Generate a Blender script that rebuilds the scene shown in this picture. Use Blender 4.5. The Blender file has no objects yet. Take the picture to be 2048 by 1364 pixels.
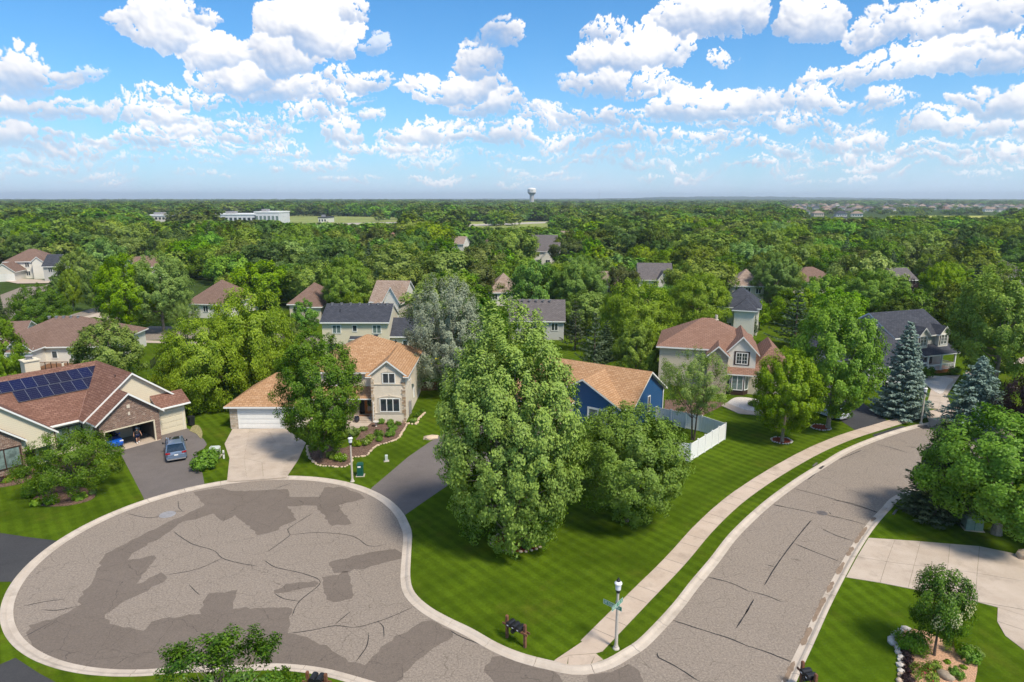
import bpy, bmesh, math, random
import numpy as np
from mathutils import Vector, Matrix
from mathutils.geometry import tessellate_polygon
rad = math.radians
random.seed(7); RNG = np.random.default_rng(7)
S = bpy.context.scene; COL = S.collection

# ------------------------------------------------------------- camera
FPX, HZN, CAMZ = 1340.0, 396.0, 25.0            # focal length in photo pixels, horizon row, drone height
PIT = math.atan((682 - HZN) / FPX)
cam = bpy.data.cameras.new('camera'); camo = bpy.data.objects.new('camera', cam); COL.objects.link(camo)
cam.sensor_width = 36; cam.lens = FPX / 2048 * 36; cam.clip_start = 0.5; cam.clip_end = 60000
camo.location = (0, 0, CAMZ); camo.rotation_euler = (math.pi / 2 - PIT, 0, 0)
S.camera = camo

# ------------------------------------------------------------- render + exposure
S.render.engine = 'CYCLES'
S.view_settings.view_transform = 'Standard'; S.view_settings.look = 'None'
S.view_settings.exposure = 0.60; S.view_settings.gamma = 1.0
S.view_settings.use_curve_mapping = False
cy = S.cycles
cy.max_bounces = 7; cy.diffuse_bounces = 3; cy.glossy_bounces = 2; cy.transmission_bounces = 4
cy.transparent_max_bounces = 8; cy.volume_bounces = 0; cy.caustics_reflective = False; cy.caustics_refractive = False
cy.use_denoising = True; cy.use_adaptive_sampling = True; cy.adaptive_threshold = 0.02
S.render.use_persistent_data = False

SUN_AZ, SUN_EL = 136.0, 55.0                     # clockwise from straight ahead, above the horizon
sund = bpy.data.lights.new('sun', 'SUN'); sund.energy = 3.3; sund.angle = rad(11.0); sund.color = (1.0, 0.91, 0.76)
suno = bpy.data.objects.new('sun', sund); COL.objects.link(suno)
_t = Vector((math.cos(rad(SUN_EL)) * math.sin(rad(SUN_AZ)), math.cos(rad(SUN_EL)) * math.cos(rad(SUN_AZ)), math.sin(rad(SUN_EL))))
suno.rotation_euler = _t.to_track_quat('Z', 'Y').to_euler(); suno.location = (60, -20, 70)

# ------------------------------------------------------------- node helpers
def N(nt, typ, **kw):
    n = nt.nodes.new(typ)
    for k, v in kw.items():
        if hasattr(n, k): setattr(n, k, v)
    return n
def math_n(nt, op, a, b=None, clamp=False):
    n = nt.nodes.new('ShaderNodeMath'); n.operation = op; n.use_clamp = clamp
    for i, v in enumerate((a, b)):
        if v is None: continue
        if isinstance(v, (int, float)): n.inputs[i].default_value = v
        else: nt.links.new(v, n.inputs[i])
    return n.outputs[0]
def mix_n(nt, f, a, b, mode='MIX'):
    n = nt.nodes.new('ShaderNodeMix'); n.data_type = 'RGBA'; n.blend_type = mode
    for key, v in ((0, f), (6, a), (7, b)):
        if isinstance(v, (int, float)): n.inputs[key].default_value = v
        elif isinstance(v, tuple): n.inputs[key].default_value = (v + (1,))[:4]
        else: nt.links.new(v, n.inputs[key])
    return n.outputs[2]

# ------------------------------------------------------------- sky: clouds computed here, over a Nishita sky
def px_dir(x, y):
    """photo pixel -> azimuth, elevation in degrees"""
    a = (x - 1024) / FPX; b = -(y - 682) / FPX; c, s = math.cos(PIT), math.sin(PIT)
    d = Vector((a, c + b * s, -s + b * c)); return math.degrees(math.atan2(d.x, d.y)), math.degrees(math.atan2(d.z, math.hypot(d.x, d.y)))
def fbm_img(h, w, beta, seed, stretch=1.0):
    r = np.random.default_rng(seed); f = np.fft.rfft2(r.standard_normal((h, w)).astype(np.float32))
    ky = np.fft.fftfreq(h)[:, None] * h * stretch; kx = np.fft.rfftfreq(w)[None, :] * w
    k = np.sqrt(ky ** 2 + kx ** 2 * (h / w * 4) ** 0 * (float(h) / w) ** 2 ); k[0, 0] = 1
    k = np.maximum(k, 8)
    o = np.fft.irfft2(f / k ** beta, s=(h, w)).astype(np.float32); o -= o.mean(); o /= o.std(); return o
def cloud_image():
    W, Hh, PD = 5760, 1440, 16.0                   # 16 px per degree
    H = np.zeros((Hh, W), np.float32); T = np.full((Hh, W), 0.6, np.float32); A = np.zeros((Hh, W), np.float32)
    rs = np.random.default_rng(11)
    def puff(x, y, r, rxs, z, t, op):
        rx = r * rxs
        x0, x1, y0, y1 = int(x - rx) - 1, int(x + rx) + 2, max(0, int(y - r) - 1), min(Hh, int(y + r) + 2)
        if y1 <= y0: return
        xs = np.arange(x0, x1); ys = np.arange(y0, y1)
        d = 1 - ((xs - x) / rx)[None, :] ** 2 - ((ys - y) / r)[:, None] ** 2
        m = d > 0
        h = z + r * np.sqrt(np.where(m, d, 0)); h = np.where(m, h, 0)
        ix = xs % W
        sub = H[y0:y1][:, ix]; up = m & (h > sub)
        sub = np.where(up, h, sub); H[y0:y1, ix] = sub
        tt = t + 0.28 * ((ys - y) / r)[:, None] + 0 * d
        ts = T[y0:y1][:, ix]; T[y0:y1, ix] = np.where(up, tt, ts)
        as_ = A[y0:y1][:, ix]; A[y0:y1, ix] = np.maximum(as_, np.where(m, op, 0))
    def cloud(az, el, rx, ry, op=1.0, dens=1.0):
        """rx, ry in degrees"""
        cs = 1 / max(0.25, math.cos(rad(el)))
        cx, cyy = (az + 90) * PD, el * PD
        RX, RY = rx * PD, ry * PD
        n = int(dens * min(190, 22 + RX * RY / 12))
        for k in range(n):
            a = rs.uniform(0, 2 * math.pi); q = math.sqrt(rs.uniform(0, 1))
            ex, ey = q * math.cos(a), q * math.sin(a)
            if ey < -0.45: ey = -0.45 - 0.12 * rs.uniform()
            edge = 1 - 0.62 * q
            r = max(1.7, RY * rs.uniform(0.12, 0.36) * edge + RY * 0.07)
            r = min(r, RX * 0.6)
            ey2 = ey * (1 + 0.35 * rs.uniform(-1, 1) * (ey > 0))
            puff(cx + ex * RX * cs, cyy + ey2 * RY, r, cs, RY * 0.6 * (1 - q * q), 0.40 + 0.60 * ey2, op)
        for k in range(int(n * 0.7)):               # small knobs that roughen the upper outline
            a = rs.uniform(-0.15, 1.15) * math.pi
            puff(cx + math.cos(a) * RX * cs * rs.uniform(0.8, 1.04), cyy + math.sin(a) * RY * rs.uniform(0.78, 1.06),
                 max(1.5, RY * rs.uniform(0.06, 0.15)), cs, 0.0, 0.45 + 0.5 * math.sin(a), op)
    vis = [(45,150,68,42),(60,218,75,24),(30,275,62,26),(330,60,88,50),(400,30,34,22),(430,105,72,42),(620,62,92,62),(565,110,90,48),
        (665,20,62,36),(705,85,24,44),(470,150,90,40),(355,192,84,22),(290,228,82,22),(560,178,104,34),(725,160,72,28),(650,195,100,26),
        (460,262,84,18),(290,285,75,20),(985,75,52,34),(950,130,52,42),(910,182,112,38),(965,215,74,28),(870,275,92,22),(990,275,60,20),
        (695,265,36,24),(715,293,30,11),(1200,62,62,26),(1190,112,66,34),(1290,110,108,44),(1225,165,118,34),(1310,185,82,18),
        (1430,42,108,50),(1400,70,80,30),(1620,40,50,48),(1675,25,14,18),(1455,125,26,18),(1420,222,106,34),(1395,195,48,18),
        (1620,202,84,28),(1612,165,22,20),(1520,247,120,16),(1160,235,88,20),(1090,247,58,14),(1265,237,34,12),(1890,42,180,44),
        (1750,72,50,26),(1850,132,172,36),(1960,100,90,30),(1765,200,34,20),(2010,205,72,34),(1870,258,44,20),(1995,255,62,20),
        (1720,287,48,20),(1770,330,52,12),(1410,290,34,14),(1505,342,38,13),(1235,275,60,16),(1100,280,44,14),(2010,300,60,16),(1150,285,70,14),(1330,285,60,14),(560,300,60,12),(820,300,70,13),(120,300,50,12),(1640,285,50,12),(1230,310,50,12),(1480,300,70,12),(1700,315,60,11),(1830,310,50,12),(350,262,50,14),(640,225,70,18),(1950,320,60,11)]
    wisp = [(160,160,26,16),(755,80,16,26),(570,283,20,9),(140,320,60,9),(320,330,80,8),(640,330,50,9),(1240,330,70,14),(1120,305,40,12),
        (1290,330,44,12),(860,330,50,12),(1420,345,60,8),(230,345,50,7),(520,320,44,8),(1600,330,40,8),(1880,330,44,9),(700,355,60,6),
        (1080,350,70,6),(420,355,60,6),(1650,360,70,5),(60,330,50,9),(960,318,50,10),(60,352,70,6),(1940,350,50,6),(330,310,50,8),(1330,308,40,9),
        (1560,305,36,9),(480,300,44,8),(780,300,40,8),(1900,300,36,9),(240,322,34,7),(1000,340,50,7)]
    for lst, op in ((vis, 1.0), (wisp, 0.62)):
        for x, y, rx, ry in lst:
            az, el = px_dir(x, y); k_ = 0.88 if y < 215 else 1.06; cloud(az, el, rx / FPX * 57.3 * k_, ry / FPX * 57.3 * k_, op)
    k = 0
    while k < 190:                                   # the same kind of sky all the way round and overhead
        az, el = rs.uniform(-180, 180), 4 + 70 * rs.uniform() ** 1.5
        if abs(az) < 44 and el < 18.5: continue
        s = 0.5 + el / 16; s = min(s, 3.2)
        cloud(az, el, rs.uniform(1.2, 3.4) * s, rs.uniform(0.5, 1.4) * s, 1.0, 0.6); k += 1
    for k in range(620):                             # low flat cloudlets close to the horizon
        az, el = rs.uniform(-180, 180), 1.3 + 5.2 * rs.uniform() ** 1.2
        cloud(az, el, rs.uniform(0.5, 1.9) * (0.6 + el / 8), rs.uniform(0.14, 0.30) * (0.6 + el / 5), 0.85, 0.9)
    n1 = fbm_img(Hh, W, 1.75, 5); n2 = fbm_img(Hh, W, 1.25, 6); n3 = fbm_img(Hh, W, 1.5, 8, 2.0)
    w1 = fbm_img(Hh, W, 1.7, 21); w2 = fbm_img(Hh, W, 1.7, 22); w3 = fbm_img(Hh, W, 1.1, 23); w4 = fbm_img(Hh, W, 1.1, 24)
    yi, xi = np.mgrid[0:Hh, 0:W]
    ys_ = np.clip(yi + (w1 * 5.0 + w3 * 0.8), 0, Hh - 1).astype(np.int32); xs_ = ((xi + (w2 * 6.5 + w4 * 0.9)).astype(np.int32)) % W
    H = H[ys_, xs_]; T = T[ys_, xs_]; A = A[ys_, xs_]; del yi, xi, ys_, xs_
    Hn = H + (n2 * 0.9 + n1 * 2.6) * (H > 0)
    soft = np.minimum(H * 1.5, 5.5) * 0.85 + H * 0.08 + 0.30 * n2 + 0.85 * n1
    alpha = np.clip((soft - 0.3) / 3.6, 0, 1) * A
    alpha = alpha * alpha * (3 - 2 * alpha) * np.clip(0.62 + 0.75 * T + 0.08 * n1, 0.35, 1)
    gy, gx = np.gradient(Hn); nz = 1.5
    ln = np.sqrt(gx ** 2 + gy ** 2 + nz ** 2)
    L = np.array([0.50, 0.66, 0.55])
    lam = (-gx * L[0] - gy * L[1] + nz * L[2]) / ln
    shade = 1.08 * np.clip(T + 0.17 * n1 + 0.03 * n2, 0, 1.05) + 0.32 * lam - 0.02
    shade = np.clip(shade, 0, 1.15) ** 1.35
    for _ in range(3):
        shade = (shade + np.roll(shade, 1, 0) + np.roll(shade, -1, 0) + np.roll(shade, 1, 1) + np.roll(shade, -1, 1)) / 5
    veil = np.clip(0.5 + 0.22 * n3, 0, 1)
    buf = np.zeros((Hh, W, 4), np.float32); buf[..., 0] = alpha; buf[..., 1] = np.clip(shade, 0, 1); buf[..., 2] = veil; buf[..., 3] = 1
    im = bpy.data.images.new('cloud_map', W, Hh, alpha=False, float_buffer=False); im.colorspace_settings.name = 'Non-Color'
    im.pixels.foreach_set(buf.ravel()); im.update(); im.pack(); return im
world = bpy.data.worlds.new('World'); S.world = world; world.use_nodes = True
nt = world.node_tree; nt.nodes.clear()
wo = N(nt, 'ShaderNodeOutputWorld'); bg = N(nt, 'ShaderNodeBackground'); bg.inputs[1].default_value = 0.092
sky = N(nt, 'ShaderNodeTexSky', sky_type='NISHITA', sun_disc=False, sun_elevation=rad(SUN_EL), sun_rotation=rad(SUN_AZ),
        altitude=200, air_density=1.0, dust_density=0.6, ozone_density=1.6)
tc = N(nt, 'ShaderNodeTexCoord'); sp = N(nt, 'ShaderNodeSeparateXYZ'); nt.links.new(tc.outputs['Generated'], sp.inputs[0])
az = math_n(nt, 'ARCTAN2', sp.outputs[0], sp.outputs[1]); el = math_n(nt, 'ARCSINE', sp.outputs[2])
uu = math_n(nt, 'ADD', math_n(nt, 'DIVIDE', az, 2 * math.pi), 0.25); vv = math_n(nt, 'DIVIDE', math_n(nt, 'MAXIMUM', el, 0.002), math.pi / 2)
cb = N(nt, 'ShaderNodeCombineXYZ'); nt.links.new(uu, cb.inputs[0]); nt.links.new(vv, cb.inputs[1])
ti = N(nt, 'ShaderNodeTexImage', image=cloud_image(), extension='REPEAT'); nt.links.new(cb.outputs[0], ti.inputs[0])
ts = N(nt, 'ShaderNodeSeparateColor'); nt.links.new(ti.outputs[0], ts.inputs[0])
SKY_TINT, CLOUD_LIT, CLOUD_DARK, HAZE_COL = (0.375, 0.87, 1.22), (8.1, 8.05, 8.15), (3.5, 4.1, 5.4), (5.2, 6.2, 7.7)
blue = mix_n(nt, 1.0, sky.outputs[0], SKY_TINT, 'MULTIPLY')
hz = math_n(nt, 'POWER', 2.718, math_n(nt, 'MULTIPLY', math_n(nt, 'MAXIMUM', el, 0.0), -13.0))      # haze low in the sky
veilf = math_n(nt, 'MULTIPLY', hz, math_n(nt, 'ADD', math_n(nt, 'MULTIPLY', ts.outputs[2], 0.25), 0.80), True)
base = mix_n(nt, veilf, blue, HAZE_COL)
cc = mix_n(nt, ts.outputs[1], CLOUD_DARK, CLOUD_LIT)
cc2 = mix_n(nt, math_n(nt, 'MULTIPLY', hz, 0.30, True), cc, HAZE_COL)
cfade = math_n(nt, 'MULTIPLY', math_n(nt, 'MULTIPLY', math_n(nt, 'MAXIMUM', el, 0.0), 55.0, True), ts.outputs[0])
nt.links.new(mix_n(nt, cfade, base, cc2), bg.inputs[0]); nt.links.new(bg.outputs[0], wo.inputs[0])
world.cycles.sampling_method = 'MANUAL'; world.cycles.sample_map_resolution = 1024

# ------------------------------------------------------------- photo geometry: pixel -> point in the place
_c, _s = math.cos(PIT), math.sin(PIT)
def g(x, y, z=0.0):
    a = (x - 1024) / FPX; b = -(y - 682) / FPX; d = (a, _c + b * _s, -_s + b * _c); t = (z - CAMZ) / d[2]
    return (d[0] * t, d[1] * t)
def proj(X, Y, Z):
    z = Z - CAMZ; dep = Y * _c - z * _s; return 1024 + FPX * X / dep, 682 - FPX * (Y * _s + z * _c) / dep
def height_at(x, yb, yt, z0=0.0):
    X, Y = g(x, yb, z0); lo, hi = 0, 80
    for _ in range(40):
        m = (lo + hi) / 2
        if proj(X, Y, m)[1] > yt: lo = m
        else: hi = m
    return lo
def width_at(X, Y, z, wpx): return wpx * (Y * _c - (z - CAMZ) * _s) / FPX

# ------------------------------------------------------------- tagging and mesh building
def tag(o, label=None, cat=None, group=None, kind=None):
    if label: o['label'] = label
    if cat: o['category'] = cat
    if group: o['group'] = group
    if kind: o['kind'] = kind
    return o
def empty(name, loc, rz=0.0, **kw):
    o = bpy.data.objects.new(name, None); COL.objects.link(o); o.location = loc; o.rotation_euler = (0, 0, rz); o.empty_display_size = 0.3
    return tag(o, **kw)
def link(name, me, parent=None, loc=None, rz=0.0, scale=None, **kw):
    o = bpy.data.objects.new(name, me); COL.objects.link(o)
    if parent is not None: o.parent = parent
    if loc is not None: o.location = loc
    if rz: o.rotation_euler = (0, 0, rz)
    if scale is not None: o.scale = scale
    return tag(o, **kw)
class MB:
    def __init__(s): s.v = []; s.f = []; s.m = []; s.sm = []
    def face(s, pts, m=0, smooth=False):
        i = len(s.v); s.v.extend([tuple(p) for p in pts]); s.f.append(tuple(range(i, i + len(pts)))); s.m.append(m); s.sm.append(smooth)
    def box(s, x0, x1, y0, y1, z0, z1, m=0, top=None):
        p = [(x0, y0, z0), (x1, y0, z0), (x1, y1, z0), (x0, y1, z0), (x0, y0, z1), (x1, y0, z1), (x1, y1, z1), (x0, y1, z1)]
        for q, k in (((0, 3, 2, 1), m), ((4, 5, 6, 7), m if top is None else top), ((0, 1, 5, 4), m), ((1, 2, 6, 5), m), ((2, 3, 7, 6), m), ((3, 0, 4, 7), m)):
            s.face([p[i] for i in q], k)
    def prism(s, poly, z0, z1, m=0, top=None):
        n = len(poly); a = sum(poly[i][0] * poly[(i + 1) % n][1] - poly[(i + 1) % n][0] * poly[i][1] for i in range(n))
        if a < 0: poly = poly[::-1]
        tm = m if top is None else top
        tris = tessellate_polygon([[Vector((p[0], p[1], 0)) for p in poly]])
        for t in tris:
            q = [poly[i] for i in t]
            ar = (q[1][0] - q[0][0]) * (q[2][1] - q[0][1]) - (q[2][0] - q[0][0]) * (q[1][1] - q[0][1])
            if ar < 0: q = q[::-1]
            s.face([(p[0], p[1], z1) for p in q], tm)
            if z0 is not None: s.face([(p[0], p[1], z0) for p in q[::-1]], m)
        if z0 is not None:
            for i in range(n):
                p, q = poly[i], poly[(i + 1) % n]; s.face([(p[0], p[1], z0), (q[0], q[1], z0), (q[0], q[1], z1), (p[0], p[1], z1)], m)
    def tube(s, pts, rads, n=6, m=0, cap=True):
        rings = []
        for i, p in enumerate(pts):
            p = Vector(p); a = Vector(pts[max(0, i - 1)]); b = Vector(pts[min(len(pts) - 1, i + 1)])
            d = (b - a).normalized(); ref = Vector((0, 0, 1)) if abs(d.z) < 0.9 else Vector((1, 0, 0))
            u = d.cross(ref).normalized(); w = d.cross(u).normalized()
            rings.append([p + (u * math.cos(2 * math.pi * k / n) + w * math.sin(2 * math.pi * k / n)) * rads[i] for k in range(n)])
        for i in range(len(rings) - 1):
            for k in range(n):
                s.face([rings[i][k], rings[i + 1][k], rings[i + 1][(k + 1) % n], rings[i][(k + 1) % n]], m, True)
        if cap: s.face(rings[-1][::-1], m); s.face(rings[0], m)
    def lathe(s, prof, n=16, m=0, c=(0, 0)):
        """prof: (r, z[, material]) from bottom to top"""
        for i in range(len(prof) - 1):
            r0, z0 = prof[i][:2]; r1, z1 = prof[i + 1][:2]; mm = prof[i][2] if len(prof[i]) > 2 else m
            for k in range(n):
                a, b = 2 * math.pi * k / n, 2 * math.pi * (k + 1) / n
                q = [(c[0] + r0 * math.cos(a), c[1] + r0 * math.sin(a), z0), (c[0] + r0 * math.cos(b), c[1] + r0 * math.sin(b), z0),
                     (c[0] + r1 * math.cos(b), c[1] + r1 * math.sin(b), z1), (c[0] + r1 * math.cos(a), c[1] + r1 * math.sin(a), z1)]
                if r0 < 1e-4: q = q[1:]
                elif r1 < 1e-4: q = q[:3]
                s.face(q, mm, True)
    def build(s, name, mats, parent=None, loc=None, rz=0.0, weld=False, **kw):
        me = s.mesh(name, mats, weld); return link(name, me, parent, loc, rz, **kw)
    def mesh(s, name, mats, weld=False):
        if not isinstance(mats, (list, tuple)): mats = [mats]
        me = bpy.data.meshes.new(name); me.from_pydata(s.v, [], s.f)
        for m in mats: me.materials.append(m)
        me.polygons.foreach_set('material_index', s.m); me.polygons.foreach_set('use_smooth', s.sm)
        uv = me.uv_layers.new(name='UVMap'); V = s.v; out = []
        for f in s.f:
            a, b, c = Vector(V[f[0]]), Vector(V[f[1]]), Vector(V[f[2]]); n = (b - a).cross(c - a)
            if n.length < 1e-12: n = Vector((0, 0, 1))
            n.normalize()
            if abs(n.z) > 0.97: u, w = Vector((1, 0, 0)), Vector((0, 1, 0))
            else: u = Vector((0, 0, 1)).cross(n).normalized(); w = n.cross(u)
            for i in f: p = Vector(V[i]); out += [p.dot(u), p.dot(w)]
        uv.data.foreach_set('uv', out)
        if weld:
            bm = bmesh.new(); bm.from_mesh(me); bmesh.ops.remove_doubles(bm, verts=bm.verts, dist=1e-4); bm.to_mesh(me); bm.free()
        me.update(); return me

# ------------------------------------------------------------- materials
def principled(name, rough=0.8, spec=0.3, metal=0.0):
    m = bpy.data.materials.new(name); m.use_nodes = True; nt = m.node_tree; b = nt.nodes['Principled BSDF']
    b.inputs['Roughness'].default_value = rough; b.inputs['Specular IOR Level'].default_value = spec; b.inputs['Metallic'].default_value = metal
    return m, nt, b
def coords(nt, kind='Object', scale=None):
    t = N(nt, 'ShaderNodeTexCoord')
    if scale is None: return t.outputs[kind]
    mp = N(nt, 'ShaderNodeMapping'); mp.inputs['Scale'].default_value = scale; nt.links.new(t.outputs[kind], mp.inputs[0]); return mp.outputs[0]
def noise(nt, vec, scale, detail=4, rough=0.6):
    n = N(nt, 'ShaderNodeTexNoise'); n.inputs['Scale'].default_value = scale; n.inputs['Detail'].default_value = detail; n.inputs['Roughness'].default_value = rough
    nt.links.new(vec, n.inputs['Vector']); return n.outputs[0]
def ramp(nt, f, a, b, lo=0.35, hi=0.65):
    n = N(nt, 'ShaderNodeMapRange'); n.clamp = True
    n.inputs[1].default_value = lo; n.inputs[2].default_value = hi; nt.links.new(f, n.inputs[0]); return mix_n(nt, n.outputs[0], a, b)
def frange(nt, f, lo, hi, a=0.0, b=1.0):
    n = N(nt, 'ShaderNodeMapRange'); n.clamp = True
    for i, v in enumerate((lo, hi, a, b)): n.inputs[i + 1].default_value = v
    nt.links.new(f, n.inputs[0]); return n.outputs[0]
def bump(nt, b, h, strength=0.3, dist=0.02):
    n = N(nt, 'ShaderNodeBump'); n.inputs['Strength'].default_value = strength; n.inputs['Distance'].default_value = dist
    nt.links.new(h, n.inputs['Height']); nt.links.new(n.outputs[0], b.inputs['Normal'])
def simple(name, col, rough=0.6, spec=0.3, var=0.12, scale=3.0, metal=0.0, bmp=0.0):
    m, nt, b = principled(name, rough, spec, metal); v = coords(nt); f = noise(nt, v, scale, 5)
    c2 = tuple(x * (1 - var) for x in col); c1 = tuple(min(1, x * (1 + var)) for x in col)
    nt.links.new(ramp(nt, f, c2, c1, 0.3, 0.7), b.inputs['Base Color'])
    if bmp: bump(nt, b, noise(nt, v, scale * 8, 3), bmp)
    return m
def m_asphalt(name, dark, light, speck=0.5, cracks=True):
    m, nt, b = principled(name, 0.9, 0.15); v = coords(nt)
    big = noise(nt, v, 0.16, 4); mid = noise(nt, v, 1.3, 5, 0.7); fine = noise(nt, v, 8, 4, 0.9)
    c = ramp(nt, big, dark, light, 0.3, 0.7)
    c = mix_n(nt, math_n(nt, 'MULTIPLY', frange(nt, mid, 0.35, 0.7), 0.30), c, tuple(x * 0.72 for x in dark))
    sp_ = ramp(nt, fine, tuple(x * 0.55 for x in dark), tuple(x * 1.35 for x in light), 0.32, 0.68); c = mix_n(nt, speck, c, sp_)
    c = mix_n(nt, math_n(nt, 'MULTIPLY', frange(nt, noise(nt, v, 0.6, 5, 0.75), 0.58, 0.74), 0.35), c, tuple(x * 0.6 for x in dark))
    if cracks:
        wv = N(nt, 'ShaderNodeVectorMath', operation='ADD'); sc = N(nt, 'ShaderNodeVectorMath', operation='SCALE'); sc.inputs['Scale'].default_value = 0.5
        nn = N(nt, 'ShaderNodeTexNoise'); nn.inputs['Scale'].default_value = 1.2; nn.inputs['Detail'].default_value = 3; nt.links.new(v, nn.inputs['Vector'])
        nt.links.new(nn.outputs['Color'], sc.inputs[0]); nt.links.new(v, wv.inputs[0]); nt.links.new(sc.outputs[0], wv.inputs[1])
        for scl, wd, st in ((0.42, 0.008, 0.6), (1.3, 0.016, 0.30)):
            vo = N(nt, 'ShaderNodeTexVoronoi', feature='DISTANCE_TO_EDGE'); vo.inputs['Scale'].default_value = scl; nt.links.new(wv.outputs[0], vo.inputs['Vector'])
            k = frange(nt, vo.outputs['Distance'], 0.0, wd, st, 0.0); k = math_n(nt, 'MULTIPLY', k, frange(nt, mid, 0.36, 0.5))
            c = mix_n(nt, k, c, tuple(x * 0.35 for x in dark))
    nt.links.new(c, b.inputs['Base Color']); bump(nt, b, fine, 0.4, 0.01); return m
def m_concrete(name, a, bcol, stain=(0.16, 0.13, 0.10)):
    m, nt, b = principled(name, 0.85, 0.2); v = coords(nt); oi = N(nt, 'ShaderNodeObjectInfo')
    c = ramp(nt, noise(nt, v, 0.7, 5, 0.65), a, bcol, 0.3, 0.7)
    k = math_n(nt, 'MULTIPLY', frange(nt, noise(nt, v, 0.5, 5, 0.7), 0.52, 0.72), 0.42); c = mix_n(nt, k, c, stain)
    k2 = frange(nt, oi.outputs['Random'], 0, 1, 0.0, 0.16); c = mix_n(nt, k2, c, tuple(x * 0.6 for x in a))
    fine = noise(nt, v, 30, 3, 0.7); c = mix_n(nt, math_n(nt, 'MULTIPLY', frange(nt, fine, 0.35, 0.65), 0.14), c, tuple(x * 0.6 for x in a))
    nt.links.new(c, b.inputs['Base Color']); bump(nt, b, fine, 0.2, 0.005); return m
def m_lawn(name, dark, light, dry, stripes=True, ang=0.0):
    m, nt, b = principled(name, 0.95, 0.02); t = N(nt, 'ShaderNodeTexCoord'); v = t.outputs['Object']
    big = noise(nt, v, 0.055, 4); mid = noise(nt, v, 0.5, 5, 0.7); fine = noise(nt, v, 7, 4, 0.8); vf = noise(nt, v, 28, 2, 0.8)
    c = ramp(nt, mid, dark, light, 0.32, 0.68)
    if stripes:
        for an, sc, st, lo, hi in ((ang, 1.05, 0.48, 0.25, 0.75), (ang + rad(88), 0.95, 0.22, 0.3, 0.7)):
            mp = N(nt, 'ShaderNodeMapping'); mp.inputs['Rotation'].default_value = (0, 0, an); nt.links.new(v, mp.inputs[0])
            w = N(nt, 'ShaderNodeTexWave', bands_direction='X'); w.inputs['Scale'].default_value = sc * 0.31; w.inputs['Distortion'].default_value = 1.2
            w.inputs['Detail'].default_value = 2; w.inputs['Detail Scale'].default_value = 0.6; nt.links.new(mp.outputs[0], w.inputs['Vector'])
            k = math_n(nt, 'MULTIPLY', frange(nt, w.outputs['Fac'], lo, hi), math_n(nt, 'MULTIPLY', frange(nt, big, 0.3, 0.6), st))
            c = mix_n(nt, k, c, tuple(x * 1.7 for x in light))
    c = mix_n(nt, math_n(nt, 'MULTIPLY', frange(nt, noise(nt, v, 0.13, 6, 0.75), 0.42, 0.66), 0.55), c, tuple(x * 0.60 for x in dark))
    c = mix_n(nt, math_n(nt, 'MULTIPLY', frange(nt, big, 0.5, 0.72), 0.45), c, tuple(x * 0.62 for x in dark))
    c = mix_n(nt, math_n(nt, 'MULTIPLY', frange(nt, noise(nt, v, 0.21, 5, 0.7), 0.56, 0.74), 0.5), c, dry)
    c = mix_n(nt, math_n(nt, 'MULTIPLY', frange(nt, fine, 0.3, 0.7), 0.40), c, tuple(x * 0.42 for x in dark))
    c = mix_n(nt, math_n(nt, 'MULTIPLY', frange(nt, vf, 0.62, 0.8), 0.35), c, dry)
    nt.links.new(c, b.inputs['Base Color']); bump(nt, b, fine, 0.9, 0.06); return m
def m_shingle(name, cols, row=0.26, wid=0.5, contrast=1.0):
    m, nt, b = principled(name, 0.9, 0.1); t = N(nt, 'ShaderNodeTexCoord'); v = t.outputs['UV']
    br = N(nt, 'ShaderNodeTexBrick', offset=0.5); br.inputs['Scale'].default_value = 1.0; br.inputs['Row Height'].default_value = row; br.inputs['Brick Width'].default_value = wid
    br.inputs['Mortar Size'].default_value = 0.028; br.inputs['Mortar Smooth'].default_value = 0.5; br.inputs['Bias'].default_value = 0.0
    br.inputs['Color1'].default_value = cols[0] + (1,); br.inputs['Color2'].default_value = cols[1] + (1,); br.inputs['Mortar'].default_value = tuple(x * 0.45 for x in cols[0]) + (1,)
    nt.links.new(v, br.inputs['Vector'])
    big = noise(nt, v, 0.5, 4); blot = noise(nt, v, 3.2, 4, 0.8)
    c = mix_n(nt, math_n(nt, 'MULTIPLY', frange(nt, blot, 0.42, 0.62), 0.55 * contrast), br.outputs['Color'], cols[2])
    c = mix_n(nt, math_n(nt, 'MULTIPLY', frange(nt, big, 0.4, 0.7), 0.25), c, tuple(x * 0.7 for x in cols[0]))
    nt.links.new(c, b.inputs['Base Color']); bump(nt, b, br.outputs['Fac'], -0.6, 0.02); return m
def m_siding(name, col, lap=0.13, rough=0.55):
    m, nt, b = principled(name, rough, 0.3); t = N(nt, 'ShaderNodeTexCoord'); sx = N(nt, 'ShaderNodeSeparateXYZ'); nt.links.new(t.outputs['UV'], sx.inputs[0])
    fr = math_n(nt, 'FRACT', math_n(nt, 'DIVIDE', sx.outputs[1], lap))
    ln = frange(nt, fr, 0.0, 0.16, 1.0, 0.0); c = mix_n(nt, math_n(nt, 'MULTIPLY', ln, 0.45), col, tuple(x * 0.45 for x in col))
    c = mix_n(nt, math_n(nt, 'MULTIPLY', frange(nt, noise(nt, t.outputs['UV'], 0.8, 4), 0.4, 0.7), 0.16), c, tuple(x * 0.75 for x in col))
    nt.links.new(c, b.inputs['Base Color']); bump(nt, b, fr, 0.4, 0.012); return m
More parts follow.
